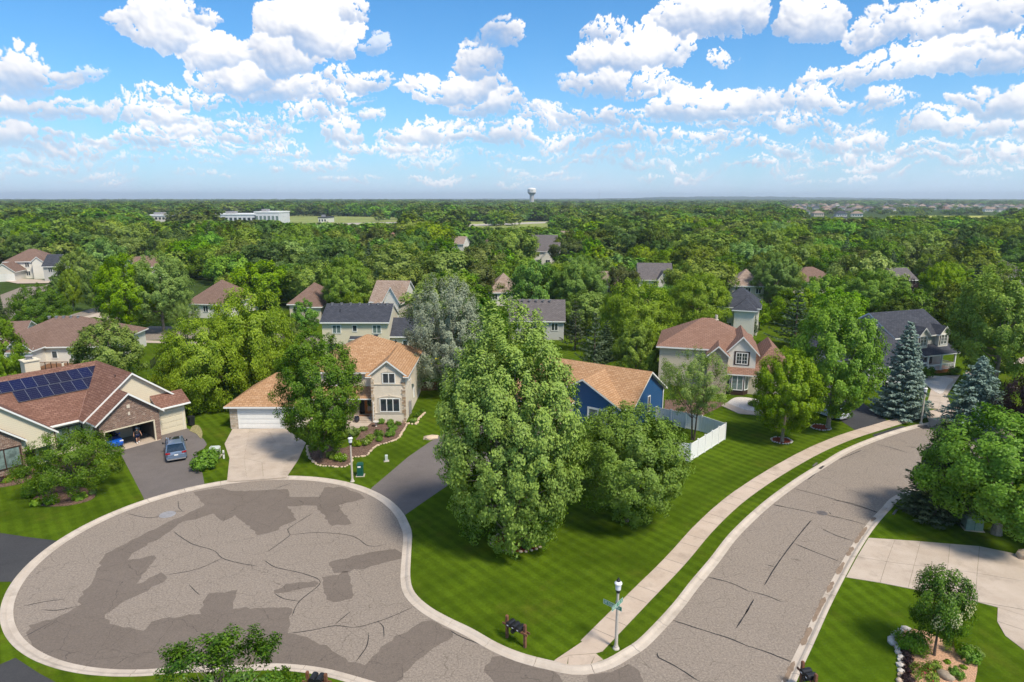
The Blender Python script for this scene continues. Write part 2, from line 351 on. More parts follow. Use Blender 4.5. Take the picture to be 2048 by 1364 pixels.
def m_brick(name, c1, c2, mortar, bw=0.22, bh=0.075, ms=0.012, blot=(0.5, 0.42, 0.33), k=0.35):
    m, nt, b = principled(name, 0.9, 0.15); t = N(nt, 'ShaderNodeTexCoord'); v = t.outputs['UV']
    br = N(nt, 'ShaderNodeTexBrick', offset=0.5); br.inputs['Scale'].default_value = 1.0; br.inputs['Row Height'].default_value = bh; br.inputs['Brick Width'].default_value = bw
    br.inputs['Mortar Size'].default_value = ms; br.inputs['Bias'].default_value = -0.1
    br.inputs['Color1'].default_value = c1 + (1,); br.inputs['Color2'].default_value = c2 + (1,); br.inputs['Mortar'].default_value = mortar + (1,)
    nt.links.new(v, br.inputs['Vector'])
    c = mix_n(nt, math_n(nt, 'MULTIPLY', frange(nt, noise(nt, coords(nt, 'UV', (2.2, 6.5, 1)), 1.0, 3, 0.8), 0.56, 0.66), k), br.outputs['Color'], blot)
    nt.links.new(c, b.inputs['Base Color']); bump(nt, b, br.outputs['Fac'], -0.5, 0.02); return m
def m_leaf(name, dark, light, back=None, trans=0.25, gloss=0.012, objvar=0.30):
    m = bpy.data.materials.new(name); m.use_nodes = True; nt = m.node_tree; nt.nodes.clear(); out = N(nt, 'ShaderNodeOutputMaterial')
    at = N(nt, 'ShaderNodeAttribute', attribute_name='tone'); oi = N(nt, 'ShaderNodeObjectInfo')
    f = at.outputs['Fac']
    if back is not None:
        gm = N(nt, 'ShaderNodeNewGeometry')
    c = mix_n(nt, f, dark, light)
    if objvar:
        h = N(nt, 'ShaderNodeHueSaturation'); nt.links.new(c, h.inputs['Color'])
        hv = 0.008 + objvar * 0.055; nt.links.new(frange(nt, oi.outputs['Random'], 0, 1, 0.498 - hv, 0.498 + hv), h.inputs['Hue'])
        nt.links.new(frange(nt, math_n(nt, 'FRACT', math_n(nt, 'MULTIPLY', oi.outputs['Random'], 7.31)), 0, 1, 1 - objvar, 1 + objvar * 1.1), h.inputs['Value'])
        nt.links.new(frange(nt, math_n(nt, 'FRACT', math_n(nt, 'MULTIPLY', oi.outputs['Random'], 3.77)), 0, 1, 0.8, 1.08), h.inputs['Saturation'])
        c = h.outputs[0]
    if back is not None: c = mix_n(nt, math_n(nt, 'MULTIPLY', gm.outputs['Backfacing'], 0.45), c, back)
    d = N(nt, 'ShaderNodeBsdfDiffuse'); tr = N(nt, 'ShaderNodeBsdfTranslucent'); nt.links.new(c, d.inputs[0])
    nt.links.new(mix_n(nt, 1.0, c, (1.35, 1.5, 0.55), 'MULTIPLY'), tr.inputs[0])
    mx = N(nt, 'ShaderNodeMixShader'); mx.inputs[0].default_value = trans; nt.links.new(d.outputs[0], mx.inputs[1]); nt.links.new(tr.outputs[0], mx.inputs[2])
    gl = N(nt, 'ShaderNodeBsdfGlossy'); gl.inputs['Roughness'].default_value = 0.42; gl.inputs[0].default_value = (0.9, 0.95, 0.9, 1)
    m2 = N(nt, 'ShaderNodeMixShader'); m2.inputs[0].default_value = gloss; nt.links.new(mx.outputs[0], m2.inputs[1]); nt.links.new(gl.outputs[0], m2.inputs[2])
    nt.links.new(m2.outputs[0], out.inputs[0]); return m
def m_glass(name, col=(0.02, 0.028, 0.035), rough=0.06):
    m, nt, b = principled(name, rough, 0.9); v = coords(nt)
    nt.links.new(ramp(nt, noise(nt, v, 1.4, 3), col, tuple(x * 2.6 + 0.01 for x in col), 0.4, 0.7), b.inputs['Base Color']); return m
M = {}
M['road'] = m_asphalt('road_asphalt', (0.21, 0.172, 0.140), (0.285, 0.237, 0.196), 0.8)
M['patch'] = m_asphalt('patch_asphalt', (0.142, 0.115, 0.095), (0.185, 0.151, 0.126), 0.42)
M['drive'] = m_asphalt('driveway_asphalt', (0.125, 0.108, 0.10), (0.175, 0.152, 0.142), 0.22, False)
M['blackdrive'] = m_asphalt('black_driveway', (0.045, 0.045, 0.048), (0.065, 0.064, 0.066), 0.3, False)
M['seal'] = simple('crack_sealer', (0.022, 0.021, 0.022), 0.6)
M['kerb'] = m_concrete('kerb_concrete', (0.46, 0.385, 0.315), (0.58, 0.50, 0.42))
M['walk'] = m_concrete('sidewalk_concrete', (0.47, 0.365, 0.285), (0.56, 0.45, 0.36))
M['slab'] = m_concrete('driveway_concrete', (0.44, 0.355, 0.28), (0.53, 0.44, 0.36))
M['lawn'] = m_lawn('lawn_grass', (0.047, 0.087, 0.004), (0.088, 0.14, 0.007), (0.15, 0.135, 0.02), True, rad(-40))
M['eastlawn'] = m_lawn('east_lawn_grass', (0.052, 0.097, 0.004), (0.088, 0.143, 0.007), (0.14, 0.14, 0.02), True, rad(-14))
M['ground'] = m_lawn('ground_grass', (0.04, 0.072, 0.014), (0.075, 0.115, 0.028), (0.15, 0.15, 0.06), False)
M['white'] = simple('white_trim', (0.80, 0.79, 0.76), 0.45, 0.4, 0.04)
M['fencewhite'] = simple('white_vinyl', (0.86, 0.84, 0.81), 0.45, 0.45, 0.02)
M['cream'] = m_siding('cream_siding', (0.70, 0.62, 0.46), 0.2)
M['tan'] = m_siding('tan_siding', (0.58, 0.51, 0.40))
M['pale'] = m_siding('pale_siding', (0.74, 0.70, 0.62))
M['greysiding'] = m_siding('grey_siding', (0.50, 0.49, 0.46))
M['blue'] = m_siding('blue_siding', (0.018, 0.09, 0.235), 0.30)
M['stucco'] = simple('cream_stucco', (0.74, 0.64, 0.52), 0.9, 0.1, 0.07, 1.5, 0, 0.25)
M['stuccoband'] = simple('stucco_trim', (0.62, 0.54, 0.44), 0.85, 0.1, 0.06)
M['brick'] = m_brick('brown_brick', (0.13, 0.062, 0.043), (0.27, 0.15, 0.105), (0.30, 0.25, 0.21), 0.30, 0.11, 0.016, (0.55, 0.45, 0.36), 0.8)
M['tanbrick'] = m_brick('tan_brick', (0.40, 0.28, 0.19), (0.50, 0.38, 0.27), (0.42, 0.36, 0.30))
M['stone'] = m_brick('field_stone', (0.40, 0.30, 0.21), (0.58, 0.49, 0.39), (0.36, 0.32, 0.27), 0.42, 0.22, 0.025)
M['brownroof'] = m_shingle('brown_shingle', ((0.185, 0.095, 0.068), (0.28, 0.155, 0.115), (0.13, 0.062, 0.045)))
M['tanroof'] = m_shingle('tan_shingle', ((0.40, 0.225, 0.115), (0.53, 0.33, 0.19), (0.29, 0.155, 0.082)), 0.26, 0.5)
M['salmonroof'] = m_shingle('salmon_shingle', ((0.25, 0.14, 0.10), (0.31, 0.185, 0.135), (0.20, 0.108, 0.077)), contrast=0.6)
M['umberroof'] = m_shingle('umber_shingle', ((0.19, 0.122, 0.095), (0.25, 0.165, 0.13), (0.145, 0.09, 0.07)), contrast=0.6)
M['greyroof'] = m_shingle('charcoal_shingle', ((0.052, 0.056, 0.07), (0.088, 0.092, 0.11), (0.04, 0.042, 0.053)))
M['midgreyroof'] = m_shingle('grey_shingle', ((0.13, 0.115, 0.115), (0.19, 0.17, 0.165), (0.10, 0.085, 0.085)))
M['cedarroof'] = m_shingle('weathered_shingle', ((0.30, 0.22, 0.17), (0.42, 0.33, 0.27), (0.18, 0.12, 0.09)), 0.3, 0.6, 1.2)
M['glass'] = m_glass('window_glass'); M['paleglass'] = m_glass('curtained_glass', (0.10, 0.135, 0.125), 0.12)
M['dark'] = simple('dark_metal', (0.02, 0.02, 0.022), 0.4)
M['darkbrown'] = simple('dark_brown_paint', (0.05, 0.028, 0.022), 0.5)
M['black'] = simple('black_plastic', (0.018, 0.019, 0.022), 0.35)
M['wood'] = simple('stained_wood', (0.19, 0.085, 0.05), 0.75, 0.2, 0.35, 6, 0, 0.3)
M['doorwood'] = simple('oak_door', (0.40, 0.14, 0.04), 0.5, 0.3, 0.2)
M['deck'] = simple('brown_deck', (0.20, 0.10, 0.055), 0.8, 0.2, 0.2)
M['mulch'] = simple('brown_mulch', (0.15, 0.095, 0.072), 0.95, 0.05, 0.75, 9, 0, 0.9)
M['redmulch'] = simple('red_mulch', (0.20, 0.045, 0.022), 0.95, 0.05, 0.4, 14, 0, 0.9)
M['chips'] = simple('wood_chips', (0.50, 0.30, 0.19), 0.95, 0.05, 0.5, 13, 0, 0.9)
M['rock'] = simple('pale_boulder', (0.50, 0.46, 0.42), 0.85, 0.15, 0.25, 7, 0, 0.4)
M['edging'] = simple('tan_edging_stone', (0.55, 0.42, 0.30), 0.85, 0.15, 0.2, 7, 0, 0.4)
M['gravel'] = simple('white_gravel', (0.55, 0.50, 0.45), 0.9, 0.1, 0.35, 12, 0, 0.8)
M['bark'] = simple('grey_bark', (0.13, 0.10, 0.075), 0.95, 0.05, 0.35, 5, 0, 0.6)
M['palebark'] = simple('pale_bark', (0.26, 0.215, 0.17), 0.95, 0.05, 0.3, 5, 0, 0.6)
M['silverbark'] = simple('silvery_bark', (0.36, 0.34, 0.30), 0.9, 0.05, 0.25, 5, 0, 0.4)
M['panel'], _nt, _b = principled('solar_cell', 0.32, 0.22)
_oi = N(_nt, 'ShaderNodeObjectInfo'); _nt.links.new(mix_n(_nt, _oi.outputs['Random'], (0.004, 0.008, 0.05), (0.010, 0.009, 0.028)), _b.inputs['Base Color'])
M['alu'] = simple('panel_edge', (0.25, 0.26, 0.28), 0.4, 0.5, 0.05, 3, 0.3)
M['water_stain'] = simple('damp_gutter', (0.23, 0.165, 0.115), 0.7, 0.3, 0.2)
L = {}
L['silver'] = m_leaf('silver_maple_leaf', (0.085, 0.17, 0.005), (0.24, 0.37, 0.018), (0.36, 0.46, 0.14), 0.186, 0.012, 0)
L['dense'] = m_leaf('dense_leaf', (0.05, 0.12, 0.007), (0.155, 0.255, 0.018), None, 0.174, 0.012, 0.0)
L['olive'] = m_leaf('olive_leaf', (0.085, 0.16, 0.006), (0.23, 0.33, 0.022), (0.24, 0.30, 0.06), 0.198, 0.012, 0.0)
L['maple'] = m_leaf('maple_leaf', (0.095, 0.19, 0.006), (0.25, 0.38, 0.018), None, 0.223, 0.012, 0.06)
L['lime'] = m_leaf('lime_leaf', (0.13, 0.21, 0.010), (0.25, 0.36, 0.025), None, 0.260, 0.012, 0.02)
L['bright'] = m_leaf('bright_green_leaf', (0.06, 0.165, 0.006), (0.17, 0.33, 0.016), (0.19, 0.31, 0.05), 0.211, 0.012, 0.0)
L['grey'] = m_leaf('silvery_leaf', (0.13, 0.16, 0.085), (0.26, 0.30, 0.19), (0.36, 0.39, 0.29), 0.136, 0.012, 0.0)
L['weep'] = m_leaf('willow_leaf', (0.13, 0.21, 0.008), (0.29, 0.39, 0.028), None, 0.223, 0.012, 0.0)
L['wood'] = m_leaf('woodland_leaf', (0.056, 0.125, 0.006), (0.215, 0.315, 0.018), None, 0.186, 0.012, 0.46)
L['purple'] = m_leaf('purple_leaf', (0.022, 0.014, 0.015), (0.055, 0.03, 0.032), None, 0.124, 0.012, 0.0)
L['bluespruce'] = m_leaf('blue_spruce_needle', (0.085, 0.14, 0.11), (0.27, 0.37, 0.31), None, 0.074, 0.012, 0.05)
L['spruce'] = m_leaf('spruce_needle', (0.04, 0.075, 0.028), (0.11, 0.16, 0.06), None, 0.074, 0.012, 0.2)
L['lilac'] = m_leaf('lilac_leaf', (0.03, 0.085, 0.006), (0.12, 0.22, 0.014), None, 0.16, 0.02, 0.0)
L['midgreen'] = m_leaf('mid_green_leaf', (0.062, 0.135, 0.006), (0.185, 0.30, 0.02), (0.22, 0.30, 0.07), 0.18, 0.012, 0.0)
L['crab'] = m_leaf('crabapple_leaf', (0.05, 0.11, 0.006), (0.15, 0.235, 0.018), None, 0.17, 0.012, 0.0)
L['flower'] = m_leaf('cream_blossom', (0.48, 0.45, 0.24), (0.6, 0.58, 0.36), None, 0.186, 0.012, 0.0)
L['red'] = m_leaf('red_blossom', (0.35, 0.03, 0.04), (0.5, 0.08, 0.1), None, 0.186, 0.012, 0.0)
# ------------------------------------------------------------- curves on the ground
def catmull(pts, step=0.5):
    P = [np.array(p, float) for p in pts]; P = [2 * P[0] - P[1]] + P + [2 * P[-1] - P[-2]]; out = []
    for i in range(1, len(P) - 2):
        a, b, c, d = P[i - 1:i + 3]; n = max(2, int(np.linalg.norm(c - b) / step))
        for k in range(n):
            t = k / n; out.append(0.5 * ((2 * b) + (c - a) * t + (2 * a - 5 * b + 4 * c - d) * t * t + (3 * b - a - 3 * c + d) * t ** 3))
    out.append(P[-2]); return out
def resample(pts, step):
    pts = [np.array(p, float) for p in pts]; d = [0]
    for a, b in zip(pts, pts[1:]): d.append(d[-1] + float(np.linalg.norm(b - a)))
    n = max(1, int(round(d[-1] / step))); t = np.linspace(0, d[-1], n + 1)
    return [np.array((np.interp(x, d, [p[0] for p in pts]), np.interp(x, d, [p[1] for p in pts]))) for x in t]
def offset(pts, off):
    """positive = to the right of travel"""
    out = []
    for i, p in enumerate(pts):
        d = pts[min(len(pts) - 1, i + 1)] - pts[max(0, i - 1)]; d = d / (np.linalg.norm(d) + 1e-9); out.append(p + np.array((d[1], -d[0])) * off)
    return out
K = 0.1                                               # height of lawns above the road surface
CX, CY, CR = -20.65, 44.3, 13.18                      # the turning circle
circ = [(CX + CR * math.cos(a), CY + CR * math.sin(a)) for a in np.radians(np.arange(-78, -345, -6))]
circ = [p for p in circ]
north = [g(900, 1440), g(790, 1398), g(700, 1370), g(630, 1352), g(550, 1344), g(466, 1347)] + circ
north += [g(*p) for p in [(824, 1069), (822, 1116), (821, 1160), (831, 1190), (861, 1217), (900, 1239), (944, 1260), (997, 1290), (1049, 1311), (1108, 1325.6),
          (1145, 1333), (1181, 1331), (1216, 1320), (1246, 1302), (1272, 1286), (1310, 1249), (1348, 1207), (1380, 1166), (1419, 1120), (1463, 1065), (1527, 1006),
          (1590, 960), (1640, 929), (1685, 902), (1742, 878), (1805, 857.5), (1849, 848), (1925, 838)]] + [(70.5, 72.5), (90, 70), (125, 62)]
north = catmull(north, 0.5)
east = [g(*p) for p in [(1560, 1450), (1594, 1364), (1628, 1289), (1660, 1217), (1691, 1155), (1714, 1112), (1737, 1075), (1757, 1048), (1781, 1021), (1808, 996)]]
east = [(e[0], e[1]) for e in east] + [(38.5, 56.0), (47, 60.2), (58, 62.8), (72, 62.6), (90, 60), (125, 52)]
east = catmull([(13.0, 24.0)] + east, 0.5)
road = [tuple(p) for p in north] + [tuple(p) for p in east[::-1]]
mb = MB(); mb.prism(road + [(13, 10), (-3, 10)], None, 0.0); mb.build('road', M['road'], kind='structure')
ROAD = bpy.data.objects['road']
mb = MB(); mb.prism([tuple(p) for p in north] + [(125, 150), (-150, 150), (-150, 10), (-4, 10)], None, K); mb.build('lawn', M['lawn'], kind='structure')
mb = MB(); mb.prism([tuple(p) for p in east] + [(125, 0), (13, 0)], None, K); mb.build('lawn', M['eastlawn'], kind='structure')
mb = MB(); s_ = 14000.0; mb.face([(-s_, -s_, -0.03), (s_, -s_, -0.03), (s_, s_, -0.03), (-s_, s_, -0.03)]); mb.build('ground', M['ground'], kind='structure')
def kerb(path, name='kerb'):
    root = empty(name, (0, 0, 0), kind='structure')
    prof = [(0.0, -0.1), (0.0, K + 0.02), (0.16, K + 0.03), (0.26, K - 0.01), (0.34, 0.035), (0.40, 0.024), (0.66, 0.02), (0.66, -0.1)]
    pts = resample(path, 0.5); n = len(pts)
    offs = [offset(pts, o) for o, _ in prof]
    for i in range(0, n - 6, 6):
        px_, py_ = proj(pts[i + 3][0], pts[i + 3][1], 0)
        if py_ > 1500 or px_ > 2400 or pts[i][1] < 15: continue
        mb = MB(); idx = list(range(i, i + 7)); rows = []
        for q, j in enumerate(idx):
            f = 0.014 if q == 0 else (-0.014 if q == 6 else 0)
            k = min(j + 1, n - 1) if q == 0 else max(j - 1, 0)
            row = []
            for o, (_, z) in zip(offs, prof):
                p = o[j] + (o[k] - o[j]) * abs(f) / 0.5; row.append((p[0], p[1], z))
            rows.append(row)
        for a, b in zip(rows, rows[1:]):
            for c in range(len(prof) - 1): mb.face([a[c + 1], a[c], b[c], b[c + 1]], 0)
        mb.face(rows[0]); mb.face(rows[-1][::-1]); mb.build('kerb_segment', M['kerb'], root)
    return root
kerb(north); kerb(east[::-1])
def poly_px(pts, z=0.0): return [g(x, y, z) for x, y in pts]
# ---- asphalt repair patches, crack sealer, damp gutter, covers: parts of the road
def jag(poly, step=0.35, amp=0.075, seed=1):
    r = np.random.default_rng(seed); out = []
    for i in range(len(poly)):
        a = np.array(poly[i]); b = np.array(poly[(i + 1) % len(poly)]); L_ = np.linalg.norm(b - a); n = max(1, int(L_ / step)); d = (b - a) / max(L_, 1e-6)
        for k in range(n): out.append(tuple(a + (b - a) * k / n + np.array((-d[1], d[0])) * r.normal() * amp * (k > 0)))
    return out
def z8(x, y): return (x * 0.43945, 940 + y * 0.43945)
patches = [
 [(880,100),(990,82),(1060,95),(1310,88),(1318,122),(1455,122),(1475,80),(1560,78),(1650,118),(1662,130),(1540,160),(1602,245),(1510,255),(1440,162),(1308,165),(1350,225),(1270,262),(1270,272),(1175,297),(1070,205),(1018,232),(970,198),(900,222),(830,235),(742,300),(600,380),(580,410),(700,388),(712,400),(620,520),(735,465),(752,480),(748,508),(560,600),(478,658),(500,700),(655,732),(690,690),(770,670),(915,655),(922,600),(950,560),(1080,548),(1060,632),(1300,625),(1330,650),(1310,745),(1400,760),(1500,810),(1620,875),(1660,888),(1760,790),(1920,690),(1960,684),(2060,735),(2040,775),(1990,800),(1900,865),(1860,910),(1800,965),(1780,1010),(700,1010),(640,958),(430,935),(250,880),(155,810),(125,755),(130,708),(240,680),(370,612),(360,582),(420,510),(470,400),(480,380),(620,310),(740,250),(930,160)],
 [(1502,418),(1700,372),(1800,360),(1835,380),(1832,402),(1590,464),(1520,470)],
 [(1464,488),(1585,462),(1610,570),(1600,585),(1520,602),(1485,590)],
 [(1246,548),(1300,518),(1430,503),(1450,515),(1400,535),(1290,560),(1250,560)],
]
for k, p in enumerate(patches):
    mb = MB(); mb.prism(jag(poly_px([z8(*q) for q in p]), seed=k), None, 0.005); mb.build('asphalt_patch', M['patch'], ROAD)
def z7(x, y): return (900 + x * 0.29297, 1100 + y * 0.29297)
for p in [[(285,730),(350,722),(520,772),(740,850),(770,901),(760,960),(420,990),(300,900),(230,830),(240,790)], [(935,860),(960,850),(1100,835),(1215,778),(1260,800),(1320,890),(1340,960),(940,980)]]:
    mb = MB(); mb.prism(jag(poly_px([z7(*q) for q in p]), seed=5), None, 0.005); mb.build('asphalt_patch', M['patch'], ROAD)
def ribbon(px_pts, w, mat, name, z=0.009, wob=0.05, seed=0, parent=None):
    pts = catmull([g(*p) for p in px_pts], 0.35); r = np.random.default_rng(seed); n = len(pts)
    wv = np.convolve(r.normal(size=n + 6), np.ones(4) / 4, 'same')[:n] * wob
    pts = [p + np.array((0.5, 0.5)) * wv[i] for i, p in enumerate(pts)]; ww = w * (0.7 + 0.6 * r.random(n)); ww[0] = ww[-1] = 0.01
    A = [p for p in pts]; mb = MB(); l = []; rr = []
    for i, p in enumerate(pts):
        d = pts[min(n - 1, i + 1)] - pts[max(0, i - 1)]; d = d / (np.linalg.norm(d) + 1e-9); q = np.array((d[1], -d[0])) * ww[i] / 2; l.append(p - q); rr.append(p + q)
    for i in range(n - 1): mb.face([(l[i][0], l[i][1], z), (rr[i][0], rr[i][1], z), (rr[i + 1][0], rr[i + 1][1], z), (l[i + 1][0], l[i + 1][1], z)])
    return mb.build(name, mat, parent or ROAD)
cr8 = [[(575,198),(690,218),(780,188),(835,190)],[(810,140),(815,175),(840,192)],[(790,280),(870,335),(970,365),(1010,400),(1080,422),(1170,438)],[(1010,402),(900,450),(750,480)],
 [(1425,195),(1310,270),(1320,295),(1215,375)],[(1320,295),(1450,285),(1600,300),(1680,345),(1755,340)],[(1200,410),(1260,445),(1390,475),(1458,512),(1362,598),(1330,665)],[(1362,598),(1290,585),(1250,560)],
 [(862,520),(912,570)],[(105,620),(200,600),(295,588)],[(190,635),(260,638),(355,620)],[(100,765),(240,690)],[(1308,745),(1420,730),(1530,708),(1620,716),(1720,690),(1800,660),(1878,624)],[(1720,690),(1745,715),(1745,770)],
 [(1600,640),(1520,708)],[(1680,740),(1670,800),(1618,875)],[(1325,60),(1250,86)]]
for k, c in enumerate(cr8): ribbon([z8(*p) for p in c], 0.05, M['seal'], 'crack_seal', seed=k)
cr7 = [[(1755,184),(1840,205),(1940,235),(2048,285)],[(1515,478),(1640,520),(1800,568),(1900,600),(2048,665)],[(2048,390),(1952,535)],[(1415,700),(1425,735),(1530,785),(1700,900)],[(0,548),(40,575),(120,610),(195,640)]]
for k, c in enumerate(cr7): ribbon([z7(*p) for p in c], 0.075, M['seal'], 'crack_seal', seed=20 + k)
def z6(x, y): return (1500 + x * 0.26758, 1000 + y * 0.26758)
cr6 = [[(175,36),(400,80),(510,108)],[(570,112),(700,140),(880,188)],[(458,150),(320,320),(190,500),(105,640)],[(118,484),(190,500)],[(530,212),(640,265),(775,308)],[(330,325),(500,395),(668,460)],
 [(0,682),(120,715),(250,765)],[(32,738),(-40,860)],[(-40,1085),(100,1130),(330,1218)],[(615,0),(780,30),(970,102)],[(590,90),(605,108)]]
for k, c in enumerate(cr6): ribbon([z6(*p) for p in c], 0.075, M['seal'], 'crack_seal', seed=40 + k)
def z14(x, y): return (1400 + x * 0.31641, 780 + y * 0.31641)
for k, c in enumerate([[(590,622),(720,655),(860,695),(1000,735),(1145,780)],[(1110,342),(1200,362),(1320,400)],[(680,568),(740,520)],[(880,440),(1025,380)],[(460,722),(560,745)]]):
    ribbon([z14(*p) for p in c], 0.075, M['seal'], 'crack_seal', seed=60 + k)
gl_ = offset(east, -0.53); ys_ = [proj(p[0], p[1], 0)[1] for p in gl_]
for lo_, hi_ in ((1032, 1046), (1049, 1090), (1094, 1118), (1122, 1152), (1158, 1190), (1194, 1246), (1250, 1300), (1316, 1375)):
    q = [p for p, y_ in zip(gl_, ys_) if lo_ <= y_ <= hi_]
    if len(q) > 2: ribbon([proj(p[0], p[1], 0) for p in q], 0.27, M['water_stain'], 'gutter_stain', 0.03, 0.03, lo_)
def disc(px, r, name, mat, z=0.01, rim=None):
    x, y = g(*px); mb = MB(); mb.lathe([(r, 0), (r, z), (r * 0.92, z + 0.002), (0.0, z + 0.002)], 20)
    for k in range(3): mb.lathe([(r * (0.25 + 0.2 * k), z), (r * (0.25 + 0.2 * k), z + 0.006), (r * (0.3 + 0.2 * k), z + 0.006), (r * (0.3 + 0.2 * k), z)], 16)
    return mb.build(name, mat, ROAD, (x, y, 0))
M['iron'] = simple('cast_iron', (0.12, 0.105, 0.10), 0.6, 0.4, 0.2); M['greyiron'] = simple('worn_iron', (0.27, 0.26, 0.265), 0.5, 0.4, 0.15)
disc((335, 1029), 0.62, 'manhole_cover', M['greyiron']); disc((1644, 1026), 0.42, 'manhole_cover', M['iron'])
def drain(x, y, rz, lab):
    r = empty('storm_drain', (x, y, 0), rz, label=lab, cat='storm drain'); mb = MB(); mb.box(-0.5, 0.5, -0.28, 0.28, 0.028, 0.036); mb.build('drain_well', M['dark'], r)
    mb = MB()
    for k in range(7): mb.box(-0.5 + k * 0.155, -0.44 + k * 0.155, -0.28, 0.28, 0.037, 0.055)
    mb.box(-0.53, 0.53, -0.31, -0.28, 0.03, 0.056); mb.box(-0.53, 0.53, 0.28, 0.31, 0.03, 0.056); mb.build('grate', M['iron'], r)
    mb = MB(); mb.box(-0.55, 0.55, 0.34, 0.5, 0.05, 0.17); mb.build('kerb_hood', M['iron'], r)
x, y = g(1639, 934); drain(x, y, rad(48), 'iron storm drain grate in the kerb beside the grass strip, across the road')
x, y = g(1778, 1024); drain(x, y, rad(48 + 180), 'dark iron storm drain grate in the kerb near the green utility cabinet')
x, y = g(1851, 856); drain(x, y, rad(10), 'rusty storm drain in the kerb beside the farthest lamp post')
# ---- sidewalk: one slab after another
walk = empty('sidewalk', (0, 0, 0), kind='structure')
lft = [(1164,1287.5),(1210,1241),(1272,1182),(1325,1132),(1351,1103),(1400,1052),(1441,1014),(1495,970),(1552,932),(1602,903),(1653,880),(1716,859),(1776,842),(1837,826),(1880,818),(1950,808)]
rgt = [(1202,1303),(1225,1276),(1263,1238),(1304,1194),(1357,1138),(1389,1100),(1400,1084),(1447,1033),(1504,989),(1590,938),(1653,905),(1685,889),(1745,869),(1802,851),(1850,837),(1895,829),(1965,818)]
La = resample(catmull([g(*p) for p in lft], 0.4), 1.0); Ra = resample(catmull([g(*p) for p in rgt], 0.4), 1.0)
cen = [(La[int(i * (len(La) - 1) / 60)] + Ra[int(i * (len(Ra) - 1) / 60)]) / 2 for i in range(61)]
cen = catmull(cen[::5], 0.4); cen = resample(cen, 1.42)
def slab_quad(parent, a, b, c, d, mat, z0, z1, name, gap=0.012):
    q = [np.array(p) for p in (a, b, c, d)]; ctr = sum(q) / 4
    q = [tuple(p + (ctr - p) / np.linalg.norm(ctr - p) * gap * 1.4) for p in q]
    mb = MB(); mb.prism(q, z0, z1); return mb.build(name, mat, parent)
Lw = offset(cen, -0.74); Rw = offset(cen, 0.74)
for i in range(len(cen) - 1):
    slab_quad(walk, Lw[i], Rw[i], Rw[i + 1], Lw[i + 1], M['walk'], K - 0.05, K + 0.03 + 0.006 * (i % 3), 'sidewalk_slab')
for q in ([(1108,1322),(1137,1312),(1134,1330)],[(1137,1312),(1192,1308),(1181,1329),(1136,1331)],[(1192,1308),(1206,1319.5),(1183,1328.5)],[(1109,1321),(1165,1283.5),(1206,1302.5),(1192,1307),(1138,1311)]):
    mb = MB(); mb.prism([tuple(p) for p in poly_px(q, K)], K - 0.05, K + 0.03); mb.build('sidewalk_slab', M['walk'], walk)
# ---- driveways
NP, EP = np.array(north), np.array(east)
def clear_kerb(poly, m=0.02):
    out = []
    for i in range(len(poly)):
        p, q = np.array(poly[i]), np.array(poly[(i + 1) % len(poly)]); n = max(1, int(np.linalg.norm(q - p) / 0.5))
        for k in range(n):
            x = p + (q - p) * k / n
            for P_, sg in ((NP, 1), (EP, -1)):
                j = int(np.argmin(np.sum((P_ - x) ** 2, 1)))
                if np.linalg.norm(P_[j] - x) > 2.2: continue
                j0, j1 = max(0, j - 1), min(len(P_) - 1, j + 1); d = P_[j1] - P_[j0]; d /= np.linalg.norm(d); nr = np.array((d[1], -d[0])) * sg; s_ = float(np.dot(x - P_[j], nr))
                if s_ > -m: x = x - nr * (s_ + m)
            out.append(tuple(x))
    return out
def drive_sheet(px, mat, name='driveway', z=K + 0.012, **kw):
    pts = catmull(poly_px(px, K) + [], 0.6) if kw.pop('smooth', False) else poly_px(px, K)
    mb = MB(); mb.prism(clear_kerb([tuple(p) for p in pts]), K - 0.05, z); return mb.build(name, mat, kind='structure')
drive_sheet([(290,1001),(240,905),(214,880),(250,850),(372,855),(395,868),(408,879),(414,889),(408,897),(394,904),(399,925),(405,947),(410,974)], M['drive'])
drive_sheet([(-420,1020),(-60,1058),(0,1066),(60,1075),(125,1083),(80,1118),(34,1163),(-60,1165),(-420,1140)], M['blackdrive'])
drive_sheet([(-80,1335),(0,1329),(31,1316),(80,1348),(150,1385),(160,1480),(-80,1480)], M['blackdrive'])
drive_sheet([(737,981),(775,949),(816,914),(858,885),(879,872),(930,845),(1010,820),(1130,820),(1170,855),(1080,890),(980,930),(897,970),(853,1000),(810,1030),(795,1012),(770,994)], M['drive'])
drive_sheet([(1735,812),(1776,843),(1713,862),(1676,838),(1610,800),(1600,770),(1670,770)], M['blackdrive'], z=K + 0.014)
drive_sheet([(1745,869.5),(1802,852),(1823,856),(1754,874.5)], M['blackdrive'])
def panel_drive(rows, mat, name='driveway'):
    """rows of photo points; each cell between neighbouring rows and columns is one poured slab"""
    root = empty(name, (0, 0, 0), kind='structure')
    G_ = [[g(x, y, K) for x, y in r] for r in rows]
    for a, b in zip(G_, G_[1:]):
        for i in range(len(a) - 1): slab_quad(root, a[i], a[i + 1], b[i + 1], b[i], mat, K - 0.05, K + 0.03 + 0.002 * (i % 2), 'concrete_panel')
    return root
panel_drive([[(465,858),(500,858),(535,857.5),(570,857)],[(449,888),(494,887),(551,884),(612,886)],[(459,917),(488,917),(524,925),(596,921)],[(454,963),(494,961),(527,958.5),(573,955)]], M['slab'])
panel_drive([[(1737,1076),(1790,1079.5),(1841,1083),(1900,1088),(1959,1093),(2060,1114)],[(1714,1114),(1773,1124),(1828,1131),(1895,1139),(1954,1147),(2060,1165)],[(1692,1155),(1760,1166),(1816,1177),(1880,1189),(1951,1203),(2060,1222)]], M['slab'])
